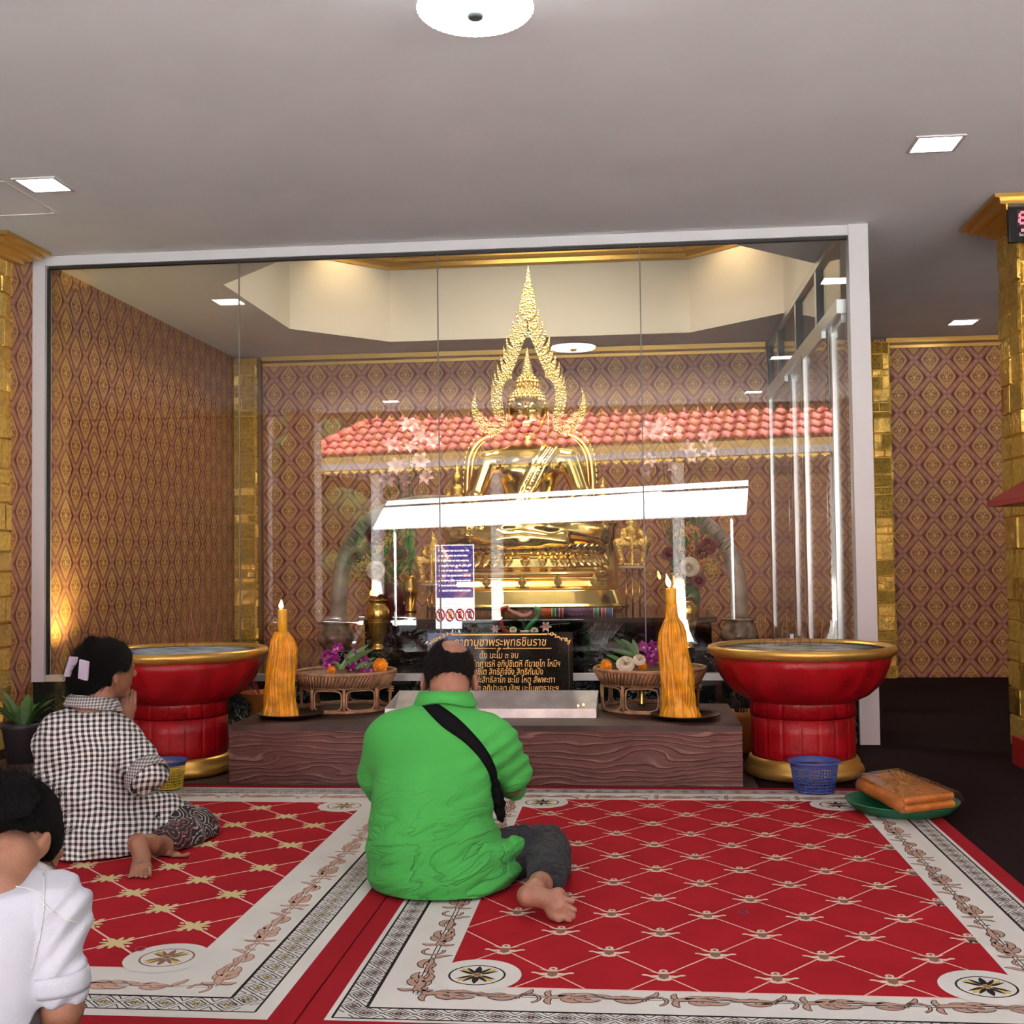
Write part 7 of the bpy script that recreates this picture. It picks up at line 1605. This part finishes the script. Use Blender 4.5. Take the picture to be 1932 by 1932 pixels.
for sx, xe in ((1, XA), (-1, XB)):      # hip ridges
    b = MB()
    for k in range(14):
        a = k*0.25; p0 = Vector((xe+sx*a*0.815, -a*0.815, EZ+0.06+a*0.815*math.tan(sl)))
        a += 0.28; p1 = Vector((xe+sx*a*0.815, -a*0.815, EZ+0.045+a*0.815*math.tan(sl)))
        b.tube([p0, p1], [0.095, 0.075], 8)
    b.build('hip_ridge', M['tile'], roof)
M['fascia'] = mat('cream fascia', (0.27, 0.25, 0.25), 0.6)
MB().box(XA-0.02, XB+0.02, 0.0, 0.05, EZ-0.20, EZ-0.03).build('fascia', mat('ochre fascia', (0.30, 0.20, 0.07), 0.6), PAV)
MB().box(XA-0.02, XB+0.02, 0.03, 0.09, EZ-0.30, EZ-0.17).build('fascia', M['fascia'], PAV)
M['scallop'] = mat('gold scallop', (0.75, 0.52, 0.12), 0.4, 0.3)
scm = MB().prism([(-0.085, 0), (0.085, 0), (0.07, -0.05), (0.03, -0.06), (0, -0.095), (-0.03, -0.06), (-0.07, -0.05)], 0, 0.02, M=Matrix.Rotation(math.pi/2, 4, 'X')).mesh('scallop'); scm.materials.append(M['scallop'])
for k in range(73): inst('scallop', scm, PAV, (XA+0.1+k*0.2, 0.08, EZ-0.30))
MB().box(XA+0.3, XB-0.3, -5.4, -0.1, EZ-0.33, EZ-0.28).build('soffit', mat('dark soffit', (0.10, 0.07, 0.06), 0.8), PAV)
M['colw'] = mat('white column', (0.80, 0.78, 0.75), 0.6)
for x in (-5.7, -3.05, 0.66, 3.6):
    b = MB(); b.box(x-0.10, x+0.10, -1.1, -0.9, -0.5, EZ-0.3)
    b.lathe([(0.26, -0.5), (0.26, -0.42), (0.17, -0.2), (0.14, 0.0)], 4, (x, -1.0, 0), sm=False)
    b.build('column', M['colw'], PAV)
MB().box(XA+0.3, XB-0.3, -5.6, -5.4, -0.5, EZ-0.3).build('rear_wall', mat('pavilion wall', (0.30, 0.17, 0.13), 0.8), PAV)
AW = thing('awning', 'long white fabric awning stretched before the pavilion', 'awning', (-0.45, -4.9, 0), math.radians(9))
MB().add([(-4.3, 0, 1.80), (2.35, 0, 1.93), (2.35, -0.75, 2.52), (-4.3, -0.75, 2.32), (-4.3, 0, 1.76), (2.35, 0, 1.89), (2.35, -0.75, 2.48), (-4.3, -0.75, 2.28)], [(0, 1, 2, 3), (7, 6, 5, 4), (0, 4, 5, 1), (1, 5, 6, 2), (2, 6, 7, 3), (3, 7, 4, 0)]).build('canopy', mat('white fabric', (0.85, 0.86, 0.88), 0.6), AW)
MB().add([(-4.3, -0.55, 2.192), (2.35, -0.55, 2.374), (2.35, -0.60, 2.414), (-4.3, -0.60, 2.228)], [(0, 1, 2, 3)]).build('cord_line', M['black'], AW)
for x in (-3.9, 2.1): MB().lathe([(0.025, -0.5), (0.025, 1.86)], 10, (x, -0.05, 0)).build('pole', M['colw'], AW)

def tree(x, y, h, r, label, seed):
    rnd = random.Random(seed); t = thing('tree', label, 'tree', (x, y, -0.5), 0, 'dark trees beyond the pavilion')
    MB().tube([(0, 0, 0), (0.1, 0, h*0.3), (0, 0.1, h*0.6)], [0.25, 0.18, 0.1], 10).build('trunk', mat('bark', (0.05, 0.035, 0.025), 0.9), t)
    b = MB()
    for k in range(26):
        a, u = rnd.uniform(0, 6.28), rnd.uniform(0, 1); q = (r*0.75*math.cos(a)*math.sqrt(rnd.random()), r*0.6*math.sin(a)*math.sqrt(rnd.random()), h*(0.22+0.7*u)); b.sphere(q, rnd.uniform(0.25, 0.42)*r, 9, 7)
    tag(b.build('crown', mat('dark foliage', (0.022, 0.040, 0.014), 0.9, var=0.6, vscale=3, bumps=(5, 0.2)), t), kind='stuff')
for i, (x, y, h, r) in enumerate(((-13, -17, 8, 2.3), (-8, -17.5, 8, 2.4), (-3, -18, 8.5, 2.4), (2.1, -17.5, 8, 2.4), (7.2, -18, 8.5, 2.4), (12.2, -17, 8, 2.3))): tree(x, y, h, r, 'dark leafy tree standing beyond the red roofed pavilion', i)
struct(MB().box(-40, 40, -21.4, -21, -0.5, 6.5).build('wall_sky_blocker', mat('dark backdrop wall', (0.05, 0.045, 0.04), 0.9)))  # added dark backdrop that blocks bright sky in the gaps between the trees
# banner on a tripod in the yard, mirrored in the glass
YV = 20.3; pa_, pb_ = atY(821, 1028, YV), atY(896, 1186, YV); Yb_ = 2*YG-YV
t = thing('banner_stand', 'blue and white notice banner on a tripod with crossed out icons', 'banner', ((pa_.x+pb_.x)/2, Yb_, -0.5)); wb, z0b, z1b = (pb_.x-pa_.x)/2, pb_.z+0.5, pa_.z+0.5
MB().box(-wb, wb, 0, 0.01, z0b, z1b).build('board', mat('white board', (0.8, 0.82, 0.85), 0.5), t); zm = z0b+(z1b-z0b)*0.37
MB().box(-wb+0.02, wb-0.02, 0.0102, 0.012, zm, z1b-0.02).build('blue_print', mat('navy print', (0.03, 0.03, 0.22), 0.4), t)
rnd = random.Random(6); b = MB(); wp = mat('white print lines', (0.8, 0.8, 0.85), 0.5)
for k in range(9):
    z = z1b-0.12-k*0.085; x = -wb+0.06
    while x < wb-0.10: l = rnd.uniform(0.03, 0.10); b.box(x, min(x+l, wb-0.06), 0.0121, 0.013, z, z+0.03); x += l+0.012
tag(b.build('illegible_lines', wp, t), kind='stuff')
for k in range(4):
    x = -wb+(k+0.5)*wb/2; z = z0b+(zm-z0b)*0.45; r = wb*0.21
    MB().tube([(x+r*math.cos(a), 0.013, z+r*1.4*math.sin(a)) for a in np.linspace(0, 6.283, 24, endpoint=False)], 0.009, 5, closed=True).build('ban_ring', mat('red print', (0.5, 0.02, 0.03), 0.5) if k == 0 else bpy.data.materials['red print'], t)
    MB().tube([(x-r*0.7, 0.0135, z+r), (x+r*0.7, 0.0135, z-r)], 0.008, 5).build('ban_slash', bpy.data.materials['red print'], t)
    MB().prism([(-r*0.35, -r*0.9), (r*0.35, -r*0.9), (r*0.5, 0), (r*0.25, r*0.9), (-r*0.25, r*0.9), (-r*0.5, 0)], 0, 0.002, M=Matrix.Translation((x, 0.0125, z)) @ Matrix.Rotation(math.pi/2, 4, 'X')).build('ban_icon', mat('icon %d' % k, ((0.15, 0.05, 0.05), (0.5, 0.25, 0.1), (0.4, 0.02, 0.03), (0.08, 0.02, 0.10))[k], 0.5), t)
for dx in (-0.25, 0, 0.25): MB().tube([(0, -0.01, z0b+0.1), (dx, -0.02-0.1*(dx == 0), 0)], 0.012, 6).build('leg', M['alu'], t)

# ------------------------------------------------------------------ parts that belong to a part
def base(o): return o.name.split('.')[0]
def under(root, kids, part, pick=None):
    hosts = [c for c in root.children if base(c) == part]
    for c in [c for c in root.children if base(c) in kids]:
        h_ = hosts[0] if pick is None else pick(c, hosts)
        if h_ is not c: c.parent = h_
def midx(o):
    xs = [b_[0] for b_ in o.bound_box]; return (min(xs)+max(xs))/2+o.location.x
near = lambda c, hosts: min(hosts, key=lambda h_: abs(midx(h_)-midx(c)))
bpy.context.view_layer.update()
under(ST, {'lotus_petal'}, 'lotus_core'); under(ST, {'panel', 'leaf_boss'}, 'panel_tier'); under(ST, {'hair_curls', 'flame_finial', 'forehead_gem'}, 'head'); under(ST, {'bead_chain'}, 'figure')
under(ST, {'halo_scale'}, 'halo_lower_arch', near); under(ST, {'halo_flame', 'halo_horn'}, 'halo_arch', near)
for p_ in (MAN, WOM, BOW):
    under(p_, {'hair_strands', 'thin_hairs', 'loose_strands', 'hair_clip'}, 'hair')
    under(p_, {'collar', 'cuff'} if p_ is not BOW else {'cuff', 'lace_collar', 'armhole_seam', 'yoke_seam', 'gather_seam'}, 'shirt' if p_ is not BOW else 'blouse')
under(MAN, {'pouch'}, 'strap')
for o in list(COL.objects):
    if o.parent is None and base(o) == 'melted_candle': under(o, {'wick', 'flame'}, 'shaft')
    if o.parent is None and base(o) == 'small_candle': under(o, {'flame'}, 'stick')
    if o.parent is None and base(o) == 'digital_counter': under(o, {'window', 'figure_8', 'mark', 'lettering'}, 'case')
    if o.parent is None and base(o) == 'banner_stand': under(o, {'blue_print', 'illegible_lines', 'ban_ring', 'ban_slash', 'ban_icon'}, 'board')
    if o.parent is None and base(o) == 'brass_vase': under(o, {'flame'}, 'lamp_glass') if any(base(c) == 'lamp_glass' for c in o.children) else None
under(pq, {'lettering', 'gold_line', 'corner_scroll'}, 'slab')
